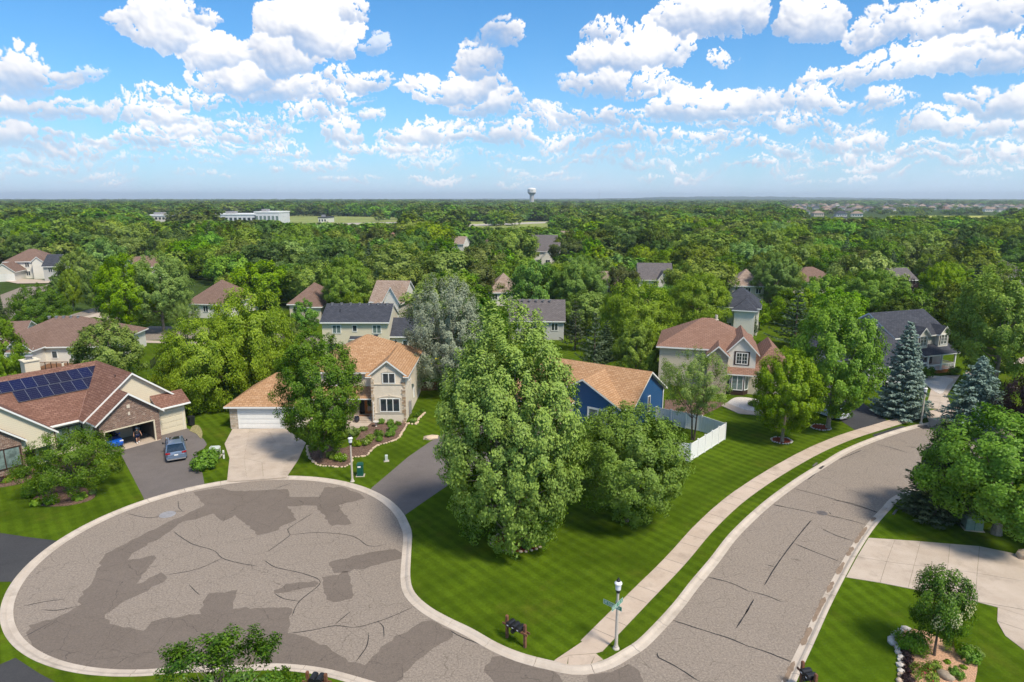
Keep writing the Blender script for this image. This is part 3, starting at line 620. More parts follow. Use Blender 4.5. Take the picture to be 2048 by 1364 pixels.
panel_drive([[(1951,1203.5),(2060,1222.5)],[(1995,1215),(2060,1236)],[(1994,1243),(2060,1265)],[(2010,1272),(2060,1310)]], M['slab'])
panel_drive([[(1851,757),(1885,752),(1920,750)],[(1862,778),(1880,782),(1894,791)],[(1856,800),(1880,806),(1903,815)],[(1851,816),(1876,818),(1902,816.5)]], M['slab'])
panel_drive([[(1853,834),(1902,822)],[(1862,853),(1915,838)]], M['slab'])
drive_sheet([(693,849),(684,861),(700,860),(740,851),(748,846),(752,838),(690,838)], M['slab'], 'path', K + 0.03)
drive_sheet([(690,838),(752,838),(760,828),(690,828)], M['slab'], 'path', K + 0.034)
# far streets
fs = lambda px, m='road', n='road': (lambda mb: (mb.prism(poly_px(px), None, 0.03 if n == 'road' else 0.05), mb.build(n, M[m], kind='structure')))(MB())
mb = MB()
for px, m, n in [([(8,625),(0,590),(40,575),(84,572),(110,565),(112,577),(90,582),(60,592),(48,604),(42,618),(20,640)], 'road', 'road'),
             ([(140,630),(190,615),(240,600),(330,606),(330,616),(240,612),(205,622),(160,641)], 'road', 'road'),
             ([(280,660),(300,652),(420,655),(560,668),(640,672),(640,690),(560,686),(420,676),(300,680),(270,682)], 'road', 'road'),
             ([(8,562),(22,557),(110,560),(100,566),(35,567)], 'slab', 'path'), ([(140,640),(205,624),(250,640),(240,645),(190,634)], 'slab', 'path'),
             ([(262,680),(640,690),(640,694),(262,685)], 'slab', 'path'), ([(1930,745),(2100,700),(2100,710),(1940,760)], 'slab', 'path')]:
    o = MB(); o.prism(poly_px(px, K + 0.02), None, K + (0.02 if n == 'road' else 0.035)); o.build(n, M[m], kind='structure')

# ------------------------------------------------------------- houses
def roof_shell(polys, t=0.2):
    mb = MB(); edges = {}
    key = lambda p: (round(p[0], 3), round(p[1], 3), round(p[2], 3))
    for pl in polys:
        mb.face(pl, 0)
        for i in range(len(pl)):
            a, b = key(pl[i]), key(pl[(i + 1) % len(pl)]); edges.setdefault(frozenset((a, b)), []).append((a, b))
        mb.face([(p[0], p[1], p[2] - t) for p in pl[::-1]], 1)
    for k, e in edges.items():
        if len(e) == 1:
            a, b = e[0]; mb.face([(a[0], a[1], a[2] - t), (b[0], b[1], b[2] - t), b, a], 1)
    return mb
def ridge_cap(mb, a, b, w=0.13, h=0.03, m=0):
    a, b = Vector(a), Vector(b); d = (b - a).normalized(); s = d.cross(Vector((0, 0, 1))).normalized() * w; up = Vector((0, 0, h))
    mb.face([a - s - up * 0.9, b - s - up * 0.9, b + up, a + up], m); mb.face([a + up, b + up, b + s - up * 0.9, a + s - up * 0.9], m)
class House:
    def __init__(s, name, loc, yaw, label, cat='house', roof='brownroof', wall='cream', group=None, trim='white', cap=None):
        s.o = empty(name, (loc[0], loc[1], loc[2] if len(loc) > 2 else 0.0), rad(yaw), label=label, cat=cat, group=group)
        s.roof, s.wall, s.trim = M[roof], M[wall], M[trim]; s.cap = cap; s.cache = {}
    def vol(s, u0, u1, v0, v1, ze, pitch=0.6, axis='u', ends='hh', ov=0.45, rake=0.3, z0=-0.1, wall=None, roof=None, holes=None, top=None, gablewall=None, walls=True):
        """ends: h = hip, g = gable, w = dies into another wall, for the low and high end of the ridge; ze = eave edge height"""
        wall = M[wall] if wall else s.wall; roof = M[roof] if roof else s.roof
        if axis == 'v': T = lambda a, b, z: (b, a, z); a0, a1, b0, b1 = v0, v1, u0, u1
        else: T = lambda a, b, z: (a, b, z); a0, a1, b0, b1 = u0, u1, v0, v1
        hw = (b1 - b0) / 2 + ov; bc = (b0 + b1) / 2; zr = ze + hw * pitch
        if top is not None: zr = top; pitch = (zr - ze) / hw
        e0 = a0 - (rake if ends[0] == 'g' else ov if ends[0] == 'h' else 0); e1 = a1 + (rake if ends[1] == 'g' else ov if ends[1] == 'h' else 0)
        r0 = e0 + (hw if ends[0] == 'h' else 0); r1 = e1 - (hw if ends[1] == 'h' else 0)
        if r0 > r1: r0 = r1 = (r0 + r1) / 2
        A, B, C_, D = T(e0, bc - hw, ze), T(e1, bc - hw, ze), T(e1, bc + hw, ze), T(e0, bc + hw, ze); R0, R1 = T(r0, bc, zr), T(r1, bc, zr)
        polys = [[A, B, R1, R0], [C_, D, R0, R1]] if r1 - r0 > 1e-3 else [[A, B, R1], [C_, D, R0]]
        if ends[0] == 'h': polys.append([D, A, R0])
        if ends[1] == 'h': polys.append([B, C_, R1])
        if axis == 'v': polys = [p[::-1] for p in polys]
        rm = roof_shell(polys)
        if s.cap:
            if r1 - r0 > 0.1: ridge_cap(rm, R0, R1, m=2)
            if ends[0] == 'h': ridge_cap(rm, A, R0, m=2); ridge_cap(rm, D, R0, m=2)
            if ends[1] == 'h': ridge_cap(rm, B, R1, m=2); ridge_cap(rm, C_, R1, m=2)
        ro = rm.build('roof', [roof, s.trim, M[s.cap] if s.cap else roof], s.o)
        if walls:
            w = MB(); zw = ze + ov * pitch - 0.21
            pr = []
            gz = zr - 0.22
            P = lambda a, b, z: T(a, b, z)
            flip = (lambda q: q[::-1]) if axis == 'v' else (lambda q: q)
            for bb, sg in ((b0, 1), (b1, -1)):
                q = [P(a0, bb, z0), P(a1, bb, z0), P(a1, bb, zw), P(a0, bb, zw)]; w.face(flip(q if sg > 0 else q[::-1]))
            for aa, sg, e in ((a0, -1, ends[0]), (a1, 1, ends[1])):
                q = [P(aa, b0, z0), P(aa, b1, z0), P(aa, b1, zw), P(aa, b0, zw)]
                if e == 'g': q = [P(aa, b0, z0), P(aa, b1, z0), P(aa, b1, zw), P(aa, bc, gz), P(aa, b0, zw)]
                w.face(flip(q if sg > 0 else q[::-1]))
            w.build('wall', wall, s.o)
        return ro
    def shed(s, u0, u1, v0, v1, z0, z1, roof=None, t=0.14, side='v'):
        """sloping roof rising from v0 (z0) to v1 (z1)"""
        rm = roof_shell([[(u0, v0, z0), (u1, v0, z0), (u1, v1, z1), (u0, v1, z1)]] if side == 'v' else [[(u0, v0, z0), (u1, v0, z1), (u1, v1, z1), (u0, v1, z0)]], t)
        return rm.build('roof', [M[roof] if roof else s.roof, s.trim], s.o)
    def window(s, u, v, z, w, h, n=2, face=-90, frame=None, glass='glass', bars=False, trim=0.09, shutters=None, name='window'):
        """face: direction the window looks, degrees in the house frame (-90 front, 0 right, 180 left, 90 back)"""
        fm = M[frame] if frame else s.trim; key = (w, h, n, frame, glass, bars, trim)
        if key not in s.cache:
            mb = MB(); d = 0.06; t = trim
            mb.box(-w / 2 - t, w / 2 + t, -d, 0.02, -t, 0); mb.box(-w / 2 - t, w / 2 + t, -d, 0.02, h, h + t)
            mb.box(-w / 2 - t, -w / 2, -d + 0.002, 0.02, 0, h); mb.box(w / 2, w / 2 + t, -d + 0.002, 0.02, 0, h)
            for k in range(1, n): x = -w / 2 + w * k / n; mb.box(x - 0.045, x + 0.045, -d + 0.004, 0.02, 0, h)
            fme = mb.mesh('window', fm); pw = w / n - (0.09 if n > 1 else 0); mp = MB(); mp.box(-pw / 2, pw / 2, -0.02, 0.015, 0.002, h - 0.002)
            bme = None
            if bars:
                bb = MB(); bb.box(-0.015, 0.015, -0.035, -0.02, 0, h)
                for k in range(1, 3): bb.box(-pw / 2, pw / 2, -0.034, -0.021, h * k / 3 - 0.015, h * k / 3 + 0.015)
                bme = bb.mesh('bars', fm)
            s.cache[key] = (fme, mp.mesh('pane', M[glass]), bme, pw)
        fme, pme, bme, pw = s.cache[key]
        f = link(name, fme, s.o, (u, v, z), rad(face + 90))
        for k in range(n):
            x = -w / 2 + w * (k + 0.5) / n; link('pane', pme, f, (x, 0, 0))
            if bme: link('glazing_bar', bme, f, (x, 0, 0))
        if shutters:
            for sg in (-1, 1):
                mb = MB(); x = sg * (w / 2 + 0.12 + 0.17); mb.box(x - 0.17, x + 0.17, -0.05, 0.01, -0.05, h + 0.05)
                for k in range(6): mb.box(x - 0.13, x + 0.13, -0.065, -0.05, 0.02 + k * h / 6, 0.02 + k * h / 6 + h / 9)
                mb.build('shutter', M[shutters], f)
        return f
    def garage_door(s, u, v, z, w, h, face=-90, mat='white', rows=4, cols=4, frame='white'):
        f = MB(); f.box(-w / 2 - 0.12, -w / 2, -0.05, 0.02, 0, h + 0.12); f.box(w / 2, w / 2 + 0.12, -0.05, 0.02, 0, h + 0.12); f.box(-w / 2, w / 2, -0.048, 0.02, h, h + 0.12)
        fo = f.build('garage_door', M[frame], s.o, (u, v, z), rad(face + 90))
        for r in range(rows):
            mb = MB(); z0, z1 = h * r / rows + 0.012, h * (r + 1) / rows - 0.012; mb.box(-w / 2 + 0.005, w / 2 - 0.005, -0.02, 0.015, z0, z1)
            for c in range(cols):
                x0, x1 = -w / 2 + w * c / cols + 0.1, -w / 2 + w * (c + 1) / cols - 0.1; mb.box(x0, x1, -0.034, -0.02, z0 + 0.09, z1 - 0.09)
            mb.build('door_section', M[mat], fo)
        return fo
    def add(s, name, mb, mats, parent=None, **kw): return mb.build(name, mats, parent or s.o, **kw)
    def door(s, u, v, z, w, h, face=-90, mat='doorwood', lite=True):
        mb = MB(); mb.box(-w / 2 - 0.1, -w / 2, -0.05, 0.02, 0, h + 0.1); mb.box(w / 2, w / 2 + 0.1, -0.05, 0.02, 0, h + 0.1); mb.box(-w / 2, w / 2, -0.048, 0.02, h, h + 0.1)
        fo = mb.build('door', s.trim if mat != 'doorwood' else M[mat], s.o, (u, v, z), rad(face + 90)); lf = MB(); lf.box(-w / 2, w / 2, -0.02, 0.01, 0, h)
        if not lite:
            for a in (0, 1):
                for b in (0, 1, 2): lf.box(-w / 2 + 0.1 + a * w / 2, -0.07 + a * w / 2, -0.035, -0.02, 0.15 + b * h / 3, h / 3 - 0.08 + b * h / 3)
        lf.build('door_leaf', M[mat], fo)
        if lite: q = MB(); q.box(-w * 0.3, w * 0.3, -0.03, -0.021, 0.35, h - 0.25); q.build('pane', M['glass'], fo)
        k = MB(); k.tube([(w / 2 - 0.1, -0.02, 1.0), (w / 2 - 0.1, -0.09, 1.0)], [0.03, 0.04], 6); k.build('handle', M['dark'], fo); return fo
    def vents(s, pts, mat='dark', r=0.12):
        for p in pts: mb = MB(); mb.box(-r, r, -r, r, -0.1, 0.2); mb.box(-r * 1.5, r * 1.5, -r * 1.5, r * 1.5, 0.2, 0.26); mb.build('roof_vent', M[mat], s.o, p)
    def pipe(s, p, h=0.4, r=0.05, mat='dark'): mb = MB(); mb.lathe([(r * 1.8, 0), (r * 1.8, 0.06), (r, 0.08), (r, h), (0, h)], 8); mb.build('vent_pipe', M[mat], s.o, p)

# -- A: brown house with the solar panels
A = House('brick_house', (-35.9, 70.3, K), 52, 'sprawling one-storey brown-roofed house with solar panels and an open double garage', roof='brownroof', wall='cream', cap='brownroof')
A.cap = None
A.vol(-24, -4.6, 2.4, 17.2, 3.2, top=7.15, axis='u', ends='gw', wall='cream')                     # main body, ridge along the front
A.vol(-9.2, 0.0, 1.2, 9.8, 3.2, top=7.2, axis='v', ends='gw', wall='cream', rake=0.4, z0=2.6)                # garage wing, siding gable
w = MB(); w.box(-9.2, -4.6, 8.0, 17.1, -0.1, 3.4); w.box(-4.7, 0.0, 8.0, 9.8, -0.1, 3.4); w.box(-0.12, 0.0, 0.0, 8.0, -0.1, 3.2); w.box(-9.2, -9.08, 0.0, 8.0, -0.1, 3.2); A.add('wall', w, M['cream'])
A.shed(-3.0, 0.45, -0.5, 1.25, 3.1, 4.25)
w = MB(); w.box(-3.05, -2.75, 0.0, 0.15, -0.1, 3.15); w.box(-0.22, 0.0, 0.002, 0.15, -0.1, 3.15); w.box(-2.75, -0.22, 0.002, 0.15, 2.45, 3.15); A.add('wall', w, M['cream'])
A.garage_door(-1.48, 0.06, 0.0, 2.45, 2.42, -90, 'cream2' if 'cream2' in M else 'cream', 4, 3, 'white')
A.vol(-9.0, -3.2, -1.1, 4.0, 3.2, top=5.8, axis='v', ends='gw', wall='brick', walls=False, rake=0.4, ov=0.4)
w = MB(); vv = -1.1; t = 0.25                                     # brick garage front with its opening
w.face([(-9.0, vv, 2.3), (-3.2, vv, 2.3), (-3.2, vv, 3.33), (-6.1, vv, 5.56), (-9.0, vv, 3.33)])
w.face([(-9.0, vv + t, 2.3), (-9.0, vv + t, 3.33), (-6.1, vv + t, 5.56), (-3.2, vv + t, 3.33), (-3.2, vv + t, 2.3)])
w.face([(-9.0, vv, 2.3), (-9.0, vv + t, 2.3), (-3.2, vv + t, 2.3), (-3.2, vv, 2.3)])
w.box(-9.0, -8.62, vv, vv + t, -0.1, 2.3); w.box(-3.72, -3.2, vv, vv + t, -0.1, 2.3)
w.box(-9.0, -8.8, vv + t, 2.4, -0.1, 3.35); w.box(-3.4, -3.2, vv + t, 0.1, -0.1, 3.35); A.add('wall', w, M['brick'])
w = MB(); w.box(-3.84, -3.72, vv - 0.02, vv + 0.14, 0, 2.3); w.box(-8.62, -8.5, vv - 0.02, vv + 0.14, 0, 2.3); w.box(-8.5, -3.84, vv - 0.018, vv + 0.14, 2.18, 2.3); A.add('door_frame', w, M['cream'])
w = MB(); w.box(-8.8, -3.4, -1.3, 8.0, -0.05, 0.02); A.add('garage_floor', w, M['slab'])
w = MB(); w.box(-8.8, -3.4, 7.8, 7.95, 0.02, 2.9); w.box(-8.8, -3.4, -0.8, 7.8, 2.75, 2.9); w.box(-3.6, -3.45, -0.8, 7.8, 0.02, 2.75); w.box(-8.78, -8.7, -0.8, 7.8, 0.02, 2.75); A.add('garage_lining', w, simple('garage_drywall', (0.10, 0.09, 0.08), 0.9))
w = MB(); w.box(-6.25, -5.95, vv - 0.04, vv, 4.15, 4.5); A.add('keystone', w, M['stuccoband']); w = MB(); w.box(-6.2, -6.0, vv - 0.04, vv, 3.4, 3.72); A.add('wall_lamp', w, M['stuccoband'])
A.vol(-20.6, -12.6, -0.05, 6, 3.2, axis='v', ends='gw', wall='cream', top=6.95, rake=0.35, z0=2.0)       # left wing, siding gable
A.vol(-19.2, -15.2, -0.35, 2.0, 3.2, axis='v', ends='gw', wall='brick', top=5.2, rake=0.3, ov=0.4)       # brick gable before it
w = MB(); w.box(-15.2, -12.6, 1.2, 2.4, -0.1, 3.2); w.box(-20.6, -19.3, 0.0, 5, -0.1, 3.1); w.box(-15.15, -14.9, 0.2, 1.2, -0.1, 3.2); A.add('wall', w, M['brick'])
A.window(-16.6, -0.36, 0.95, 2.4, 1.75, 2, -90, 'darkbrown', 'paleglass')
A.window(-10.5, 2.38, 0.9, 2.3, 1.7, 2, -90, 'darkbrown', 'paleglass')
A.door(-14.3, 1.18, 0.05, 1.0, 2.1, -90, 'darkbrown', False)
A.window(-13.2, 1.18, 0.1, 0.8, 2.0, 1, -90, 'stuccoband', 'paleglass', name='side_light')
A.pipe((-5.4, 3.0, 6.4)); A.pipe((-7.6, 10.6, 6.6), 0.7, 0.12, 'cream')
def gutter(h, a, b, drop=True):
    a, b = Vector(a), Vector(b); d = (b - a).normalized(); n = d.cross(Vector((0, 0, 1))) * 0.1; mb = MB(); up = Vector((0, 0, 0.12))
    q = [a, b, b + n, a + n]; mb.face([q[0], q[3], q[2], q[1]]); mb.face([p + up for p in q])
    for i in range(4): mb.face([q[i], q[(i + 1) % 4], q[(i + 1) % 4] + up, q[i] + up])
    return mb.build('gutter', M['white'], h.o)
gutter(A, (-12.1, 1.93, 3.02), (-9.4, 1.93, 3.02)); gutter(A, (-3.0, -0.52, 2.95), (0.45, -0.52, 2.95))
# valley and hip flashing lines
mb = MB(); ridge_cap(mb, (-9.45, 2.25, 3.34), (-4.65, 9.75, 7.13), 0.06, 0.05); A.add('valley_flashing', mb, simple('pinkish_flashing', (0.38, 0.24, 0.2), 0.6))
# chimney of the brown house, siding-clad
w = MB(); w.box(-10.6, -9.2, 12.3, 13.7, -0.1, 7.7); w.box(-10.7, -9.1, 12.2, 13.8, 7.7, 7.82); A.add('chimney', w, M['cream'])
w = MB(); w.lathe([(0.28, 7.82), (0.28, 8.1), (0.42, 8.15), (0.42, 8.25), (0, 8.3)], 10, 0, (-9.9, 13.0)); A.add('chimney_cap', w, M['greyiron'])
# solar panels: upper row of nine, lower row of seven in view
pm = MB(); pw_, ph_ = 1.02, 1.72; pm.box(-pw_ / 2 + 0.012, pw_ / 2 - 0.012, 0.012, ph_ - 0.012, 0.0, 0.035, 0); PME = pm.mesh('solar_panel', M['panel'])
fm_ = MB()
for q in ((-pw_ / 2, pw_ / 2, 0, 0.012), (-pw_ / 2, pw_ / 2, ph_ - 0.012, ph_), (-pw_ / 2, -pw_ / 2 + 0.012, 0.012, ph_ - 0.012), (pw_ / 2 - 0.012, pw_ / 2, 0.012, ph_ - 0.012)): fm_.box(*q, -0.03, 0.045)
for k in range(1, 6): fm_.box(-pw_ / 2 + 0.012, pw_ / 2 - 0.012, ph_ * k / 6 - 0.004, ph_ * k / 6 + 0.004, 0.035, 0.037)
FME = fm_.mesh('panel_frame', M['alu']); ang = math.atan((7.6 - 3.2) / (18.0 / 2 - 2.4 / 2 + 0.45))
sl = (7.15 - 3.2) / ((17.2 - 2.4) / 2 + 0.45)
def solar(u, v):
    o = link('solar_panel', PME, A.o, (u, v, 3.2 + (v - 1.95) * sl + 0.13)); o.rotation_euler = (math.atan(sl), 0, 0); link('panel_frame', FME, o)
for k in range(10): solar(-5.35 - k * 1.04, 7.3)
for k in range(7): solar(-6.6 - k * 1.04, 5.68)

# -- B: tan stucco house with a two-car garage wing
B = House('stucco_house', (-12.0, 72.2, K), 0, 'two-storey cream stucco house with orange-tan roof and a white garage door', roof='tanroof', wall='stucco')
B.vol(-11.0, 0.0, 2.1, 12.8, 5.5, top=8.75, axis='u', ends='hh')
B.vol(-3.72, -0.02, 0.0, 8.0, 5.5, top=7.35, axis='v', ends='gw', ov=0.5)
for u_ in (-3.98, 0.22): w = MB(); w.face([(u_ - 0.32, -0.42, 5.5), (u_ + 0.32, -0.42, 5.5), (u_ + 0.32, 0.1, 5.85), (u_ - 0.32, 0.1, 5.85)]); w.box(u_ - 0.32, u_ + 0.32, -0.42, 0.1, 5.38, 5.495, 1); B.add('eave_return', w, [M['tanroof'], M['white']])
B.vol(-19.0, -11.0, -1.9, 6.1, 2.65, top=5.35, axis='u', ends='hw', wall='stucco')
w = MB(); w.box(-18.99, -18.1, -1.96, -1.9, 0, 2.2); w.box(-18.98, -12.9, -1.958, -1.9, 2.2, 2.5); B.add('stone_facing', w, M['stone'])
B.garage_door(-15.55, -1.93, 0.03, 4.9, 2.14, -90, 'white', 4, 1)
B.vol(-11.0, -3.72, 2.0, 4, 2.7, top=3.4, axis='u', ends='ww', walls=False)
B.shed(-11.0, -3.74, 0.5, 2.15, 2.72, 3.75)
w = MB(); w.box(-11.0, -5.6, 1.6, 2.1, -0.1, 2.8); B.add('wall', w, M['stone'])
w = MB(); w.box(-6.95, -6.6, 0.75, 1.05, 0, 2.66); B.add('column', w, M['stone'])
w = MB(); w.box(-8.3, -3.75, 0.7, 2.6, -0.05, 0.42); B.add('porch_floor', w, M['slab'])
for k in range(2): w = MB(); w.box(-5.9, -3.75, 0.35 - 0.32 * k, 0.7 - 0.32 * k, -0.05, 0.28 - 0.14 * k); B.add('step', w, M['slab'])
B.door(-4.45, 2.08, 0.42, 0.95, 2.0, -90, 'doorwood', True)
w = MB(); w.box(-5.65, -5.05, 2.06, 2.1, 0.42, 2.45); B.add('doorway_shade_panel', w, M['dark'])  # solid dark panel, its colour stands in for the shade inside a doorway
w = MB(); w.box(-5.6, -4.4, 1.1, 1.6, 0.42, 0.44); B.add('door_mat', w, M['deck'])
B.window(-1.73, -0.02, 1.42, 2.12, 1.42, 3, -90); B.window(-1.75, -0.02, 4.72, 1.3, 1.05, 2, -90)
B.window(-8.2, 2.08, 3.9, 1.1, 1.0, 2, -90)
def arch(h, u, v, z, w_, hh, rise, t=0.1):
    mb = MB(); n = 10
    for i in range(n):
        a, b = -1 + 2 * i / n, -1 + 2 * (i + 1) / n; za, zb = z + hh + rise * (1 - a * a), z + hh + rise * (1 - b * b); xa, xb = u + a * w_ / 2, u + b * w_ / 2
        mb.face([(xa, v, za), (xb, v, zb), (xb, v, zb + t), (xa, v, za + t)]); mb.face([(xa, v, za + t), (xb, v, zb + t), (xb, v + 0.06, zb + t), (xa, v + 0.06, za + t)]); mb.face([(xa, v + 0.06, za), (xb, v + 0.06, zb), (xb, v, zb), (xa, v, za)])
    mb.box(u - 0.07, u + 0.07, v - 0.02, v + 0.04, z + hh + rise - 0.02, z + hh + rise + 0.22)
    return mb.build('arch_trim', M['stuccoband'], h.o)
arch(B, -1.73, -0.07, 1.4, 2.6, 1.5, 0.22); arch(B, -1.75, -0.07, 4.7, 1.6, 1.12, 0.16)
w = MB()
for z in (1.2, 4.55): w.box(-3.74, -0.0, -0.06, 0.0, z - 0.06, z + 0.05)
for x0, x1 in ((-3.1, -2.98), (-0.5, -0.38)): w.box(x0, x1, -0.05, 0.0, 1.26, 2.95)
B.add('band_course', w, M['stuccoband'])
qs = [simple('quoin_stone_%s' % n_, c_, 0.85, 0.1, 0.25, 9, 0, 0.4) for n_, c_ in (('tan', (0.50, 0.38, 0.26)), ('pale', (0.60, 0.50, 0.40)), ('brown', (0.38, 0.26, 0.17)))]
for k in range(28):
    for sd in (0, 1):
        wd = random.choice((0.22, 0.34, 0.42)); z = k * 0.19 + 0.04; mb = MB()
        if sd: mb.box(0.05 - wd, 0.05, -0.07, 0.10, z, z + 0.165)
        else: mb.box(-3.77, -3.77 + wd * 0.8, -0.07, 0.10, z, z + 0.165)
        mb.build('quoin', random.choice(qs), B.o)
B.window(0.02, 3.4, 4.2, 0.9, 1.1, 1, 0); B.window(0.02, 6.5, 1.2, 0.5, 1.0, 1, 0); B.pipe((-2.4, 8.8, 7.4), 0.4); B.pipe((-1.2, 5.2, 6.2), 0.5)
w = MB(); w.box(0.0, 0.45, 5.0, 6.3, 3.2, 5.4); B.add('bay', w, M['tan']); B.vents([(-4.9, 9.4, 8.0)], 'dark', 0.18)
mb = MB(); mb.tube([(-3.6, -0.12, 0.1), (-3.6, -0.12, 2.5)], [0.05, 0.05], 6); B.add('downspout', mb, M['white'])
mb = MB(); mb.box(0.05, 0.3, 2.2, 2.6, 0.4, 1.9); B.add('meter_box', mb, M['greyiron'])

# -- C: blue house
C = House('blue_house', (12.77, 68.5, K), -33, 'one-storey deep blue house with tan shingle roof behind the round tree', roof='tanroof', wall='blue')
C.vol(-13.0, 0.0, 0.0, 9.4, 2.95, top=6.0, axis='u', ends='gg', rake=0.4)
C.vol(-9.7, -0.75, -1.0, 4.6, 2.95, top=5.7, axis='v', ends='gw', ov=0.35, rake=0.4)
C.vol(-16.5, -8.0, -5.6, 2.0, 2.9, top=5.0, axis='u', ends='hg', wall='tanbrick', ov=0.4)
C.vol(-11.0, -6.6, -5.0, 1.0, 2.9, top=4.6, axis='v', ends='gw', wall='tanbrick', ov=0.35)
C.garage_door(-8.8, -5.03, 0.0, 2.6, 2.2, -90, 'darkbrown', 4, 3, 'white')
C.window(0.02, 4.9, 1.3, 0.55, 1.7, 1, 0)
C.window(-2.9, -1.02, 1.25, 3.2, 1.15, 3, -90, None, 'paleglass', False, 0.2)
mb = MB(); mb.tube([(0.12, 9.3, 2.9), (0.12, 9.15, 2.5), (0.12, 9.15, 0.1)], [0.06] * 3, 6); C.add('downspout', mb, M['white'])
mb = MB(); mb.tube([(0.12, 0.1, 2.9), (0.12, 0.15, 2.5), (0.12, 0.15, 0.1)], [0.06] * 3, 6); C.add('downspout', mb, M['white'])
mb = MB()
for uu_, vv_ in ((0.03, 0.0), (0.03, 9.4)): mb.box(uu_ - 0.01, uu_ + 0.03, vv_ - 0.1, vv_ + 0.06, 0, 3.05)
C.add('corner_board', mb, M['white'])
C.pipe((-6, 6.5, 4.9)); C.pipe((-9, 5.5, 5.5))

# -- D: tan two-storey house with the salmon roof
D = House('salmon_roof_house', (29.4, 83.2, K), -16, 'two-storey beige house with salmon-brown hip roof and white-trimmed gable', roof='salmonroof', wall='tan')
D.vol(-10.5, 1.5, 2.4, 13.0, 5.4, top=8.6, axis='u', ends='hh')
D.vol(-1.7, 1.7, 0.8, 9.0, 5.3, top=7.6, axis='v', ends='gw', wall='pale', ov=0.45, rake=0.3, z0=3.0)
D.vol(-4.2, -1.7, -0.2, 8.0, 5.0, top=6.4, axis='v', ends='gw', wall='stone', ov=0.25, rake=0.3)
D.vol(1.5, 6.0, 1.5, 12.0, 2.8, top=6.0, axis='v', ends='hh', wall='tan')
D.window(0.0, 0.78, 4.0, 1.3, 1.35, 2, -90, None, 'glass', True, shutters=None)
w = MB(); w.box(-0.85, 0.85, 0.76, 0.8, 3.8, 3.92); w.box(-0.85, 0.85, 0.76, 0.8, 5.46, 5.6); w.box(-0.95, -0.78, 0.755, 0.8, 3.8, 5.6); w.box(0.78, 0.95, 0.755, 0.8, 3.8, 5.6); D.add('window_surround', w, M['darkbrown'])
D.shed(-1.7, 1.9, -0.35, 0.85, 2.8, 3.5)
w = MB()
bay = [(-1.6, 0.8), (-1.2, -0.1), (0.4, -0.1), (1.0, 0.8)]; w.prism(bay, -0.1, 2.75); D.add('bay', w, M['darkbrown'])
for a, b in zip(bay, bay[1:]):
    cxm, cym = (a[0] + b[0]) / 2, (a[1] + b[1]) / 2; an = math.degrees(math.atan2(b[1] - a[1], b[0] - a[0])); ln = math.hypot(b[0] - a[0], b[1] - a[1])
    D.window(cxm + 0.02 * math.sin(rad(an)), cym - 0.02 * math.cos(rad(an)), 0.75, ln - 0.35, 1.8, 1 if ln < 1.3 else 2, an - 90, None, 'paleglass')
w = MB(); w.box(-1.7, 3.5, 0.8, 2.0, -0.1, 3.0); D.add('wall', w, M['tan'])
D.pipe((-3.3, 8.0, 8.3), 0.7, 0.2, 'tan')
D.garage_door(3.8, 1.47, 0.0, 3.0, 2.2, -90, 'tan', 4, 3)
# -- E: grey roof house with porch
E = House('porch_house', (59.9, 93.9, K), 20, 'light grey two-storey house with charcoal roof, dormers and a white front porch', roof='greyroof', wall='greysiding')
E.vol(-5.0, 5.2, 1.6, 10.5, 5.4, top=8.3, axis='u', ends='gg', rake=0.4)
E.vol(-14.5, -5.0, -3.0, 8.5, 2.9, top=8.0, axis='v', ends='hg', wall='greysiding')
E.garage_door(-9.8, -3.03, 0.0, 4.8, 2.2, -90, 'white', 4, 4)
E.shed(-1.4, 5.7, -0.6, 1.7, 2.85, 4.0)
for u_ in (-0.2, 3.9):
    E.vol(u_ - 0.95, u_ + 0.95, 0.9, 5.0, 5.45, top=6.7, axis='v', ends='gw', ov=0.25, rake=0.3, z0=3.4, wall='pale')
    E.window(u_, 0.88, 4.0, 1.15, 1.35, 2, -90, None, 'glass', True)
    w = MB()
    for sg in (-1, 1): w.box(u_ + sg * 0.74 - 0.06, u_ + sg * 0.74 + 0.06, 0.85, 0.9, 3.9, 5.45)
    E.add('window_surround', w, M['darkbrown'])
w = MB(); w.box(-0.4, 5.4, -0.4, 1.6, -0.05, 0.42); E.add('porch_floor', w, simple('orange_porch', (0.42, 0.15, 0.04), 0.7))
for u_ in (-0.2, 2.5, 5.2): w = MB(); w.box(u_ - 0.1, u_ + 0.1, -0.35, -0.15, 0.42, 2.72); E.add('porch_post', w, M['white'])
for a, b in ((-0.1, 2.4), (2.6, 5.1)):
    w = MB(); w.box(a, b, -0.3, -0.22, 1.25, 1.33); w.box(a, b, -0.3, -0.22, 0.5, 0.56)
    for k in range(16): x = a + (b - a) * (k + 0.5) / 16; w.box(x - 0.025, x + 0.025, -0.28, -0.24, 0.56, 1.25)
    E.add('porch_railing', w, M['white'])
w = MB(); w.box(5.12, 5.2, -0.2, 1.6, 1.25, 1.33)
for k in range(10): w.box(5.13, 5.19, -0.1 + k * 0.17, -0.05 + k * 0.17, 0.5, 1.25)
E.add('porch_railing', w, M['white'])
E.window(2.2, 1.58, 1.0, 1.3, 1.5, 2, -90, 'darkbrown', 'glass', True); E.door(0.3, 1.57, 0.42, 0.95, 2.05, -90, 'darkbrown')
E.pipe((-9, 6, 7.6), 0.9, 0.05); E.vents([(-6.5, 3.5, 6.8)], 'greyiron')
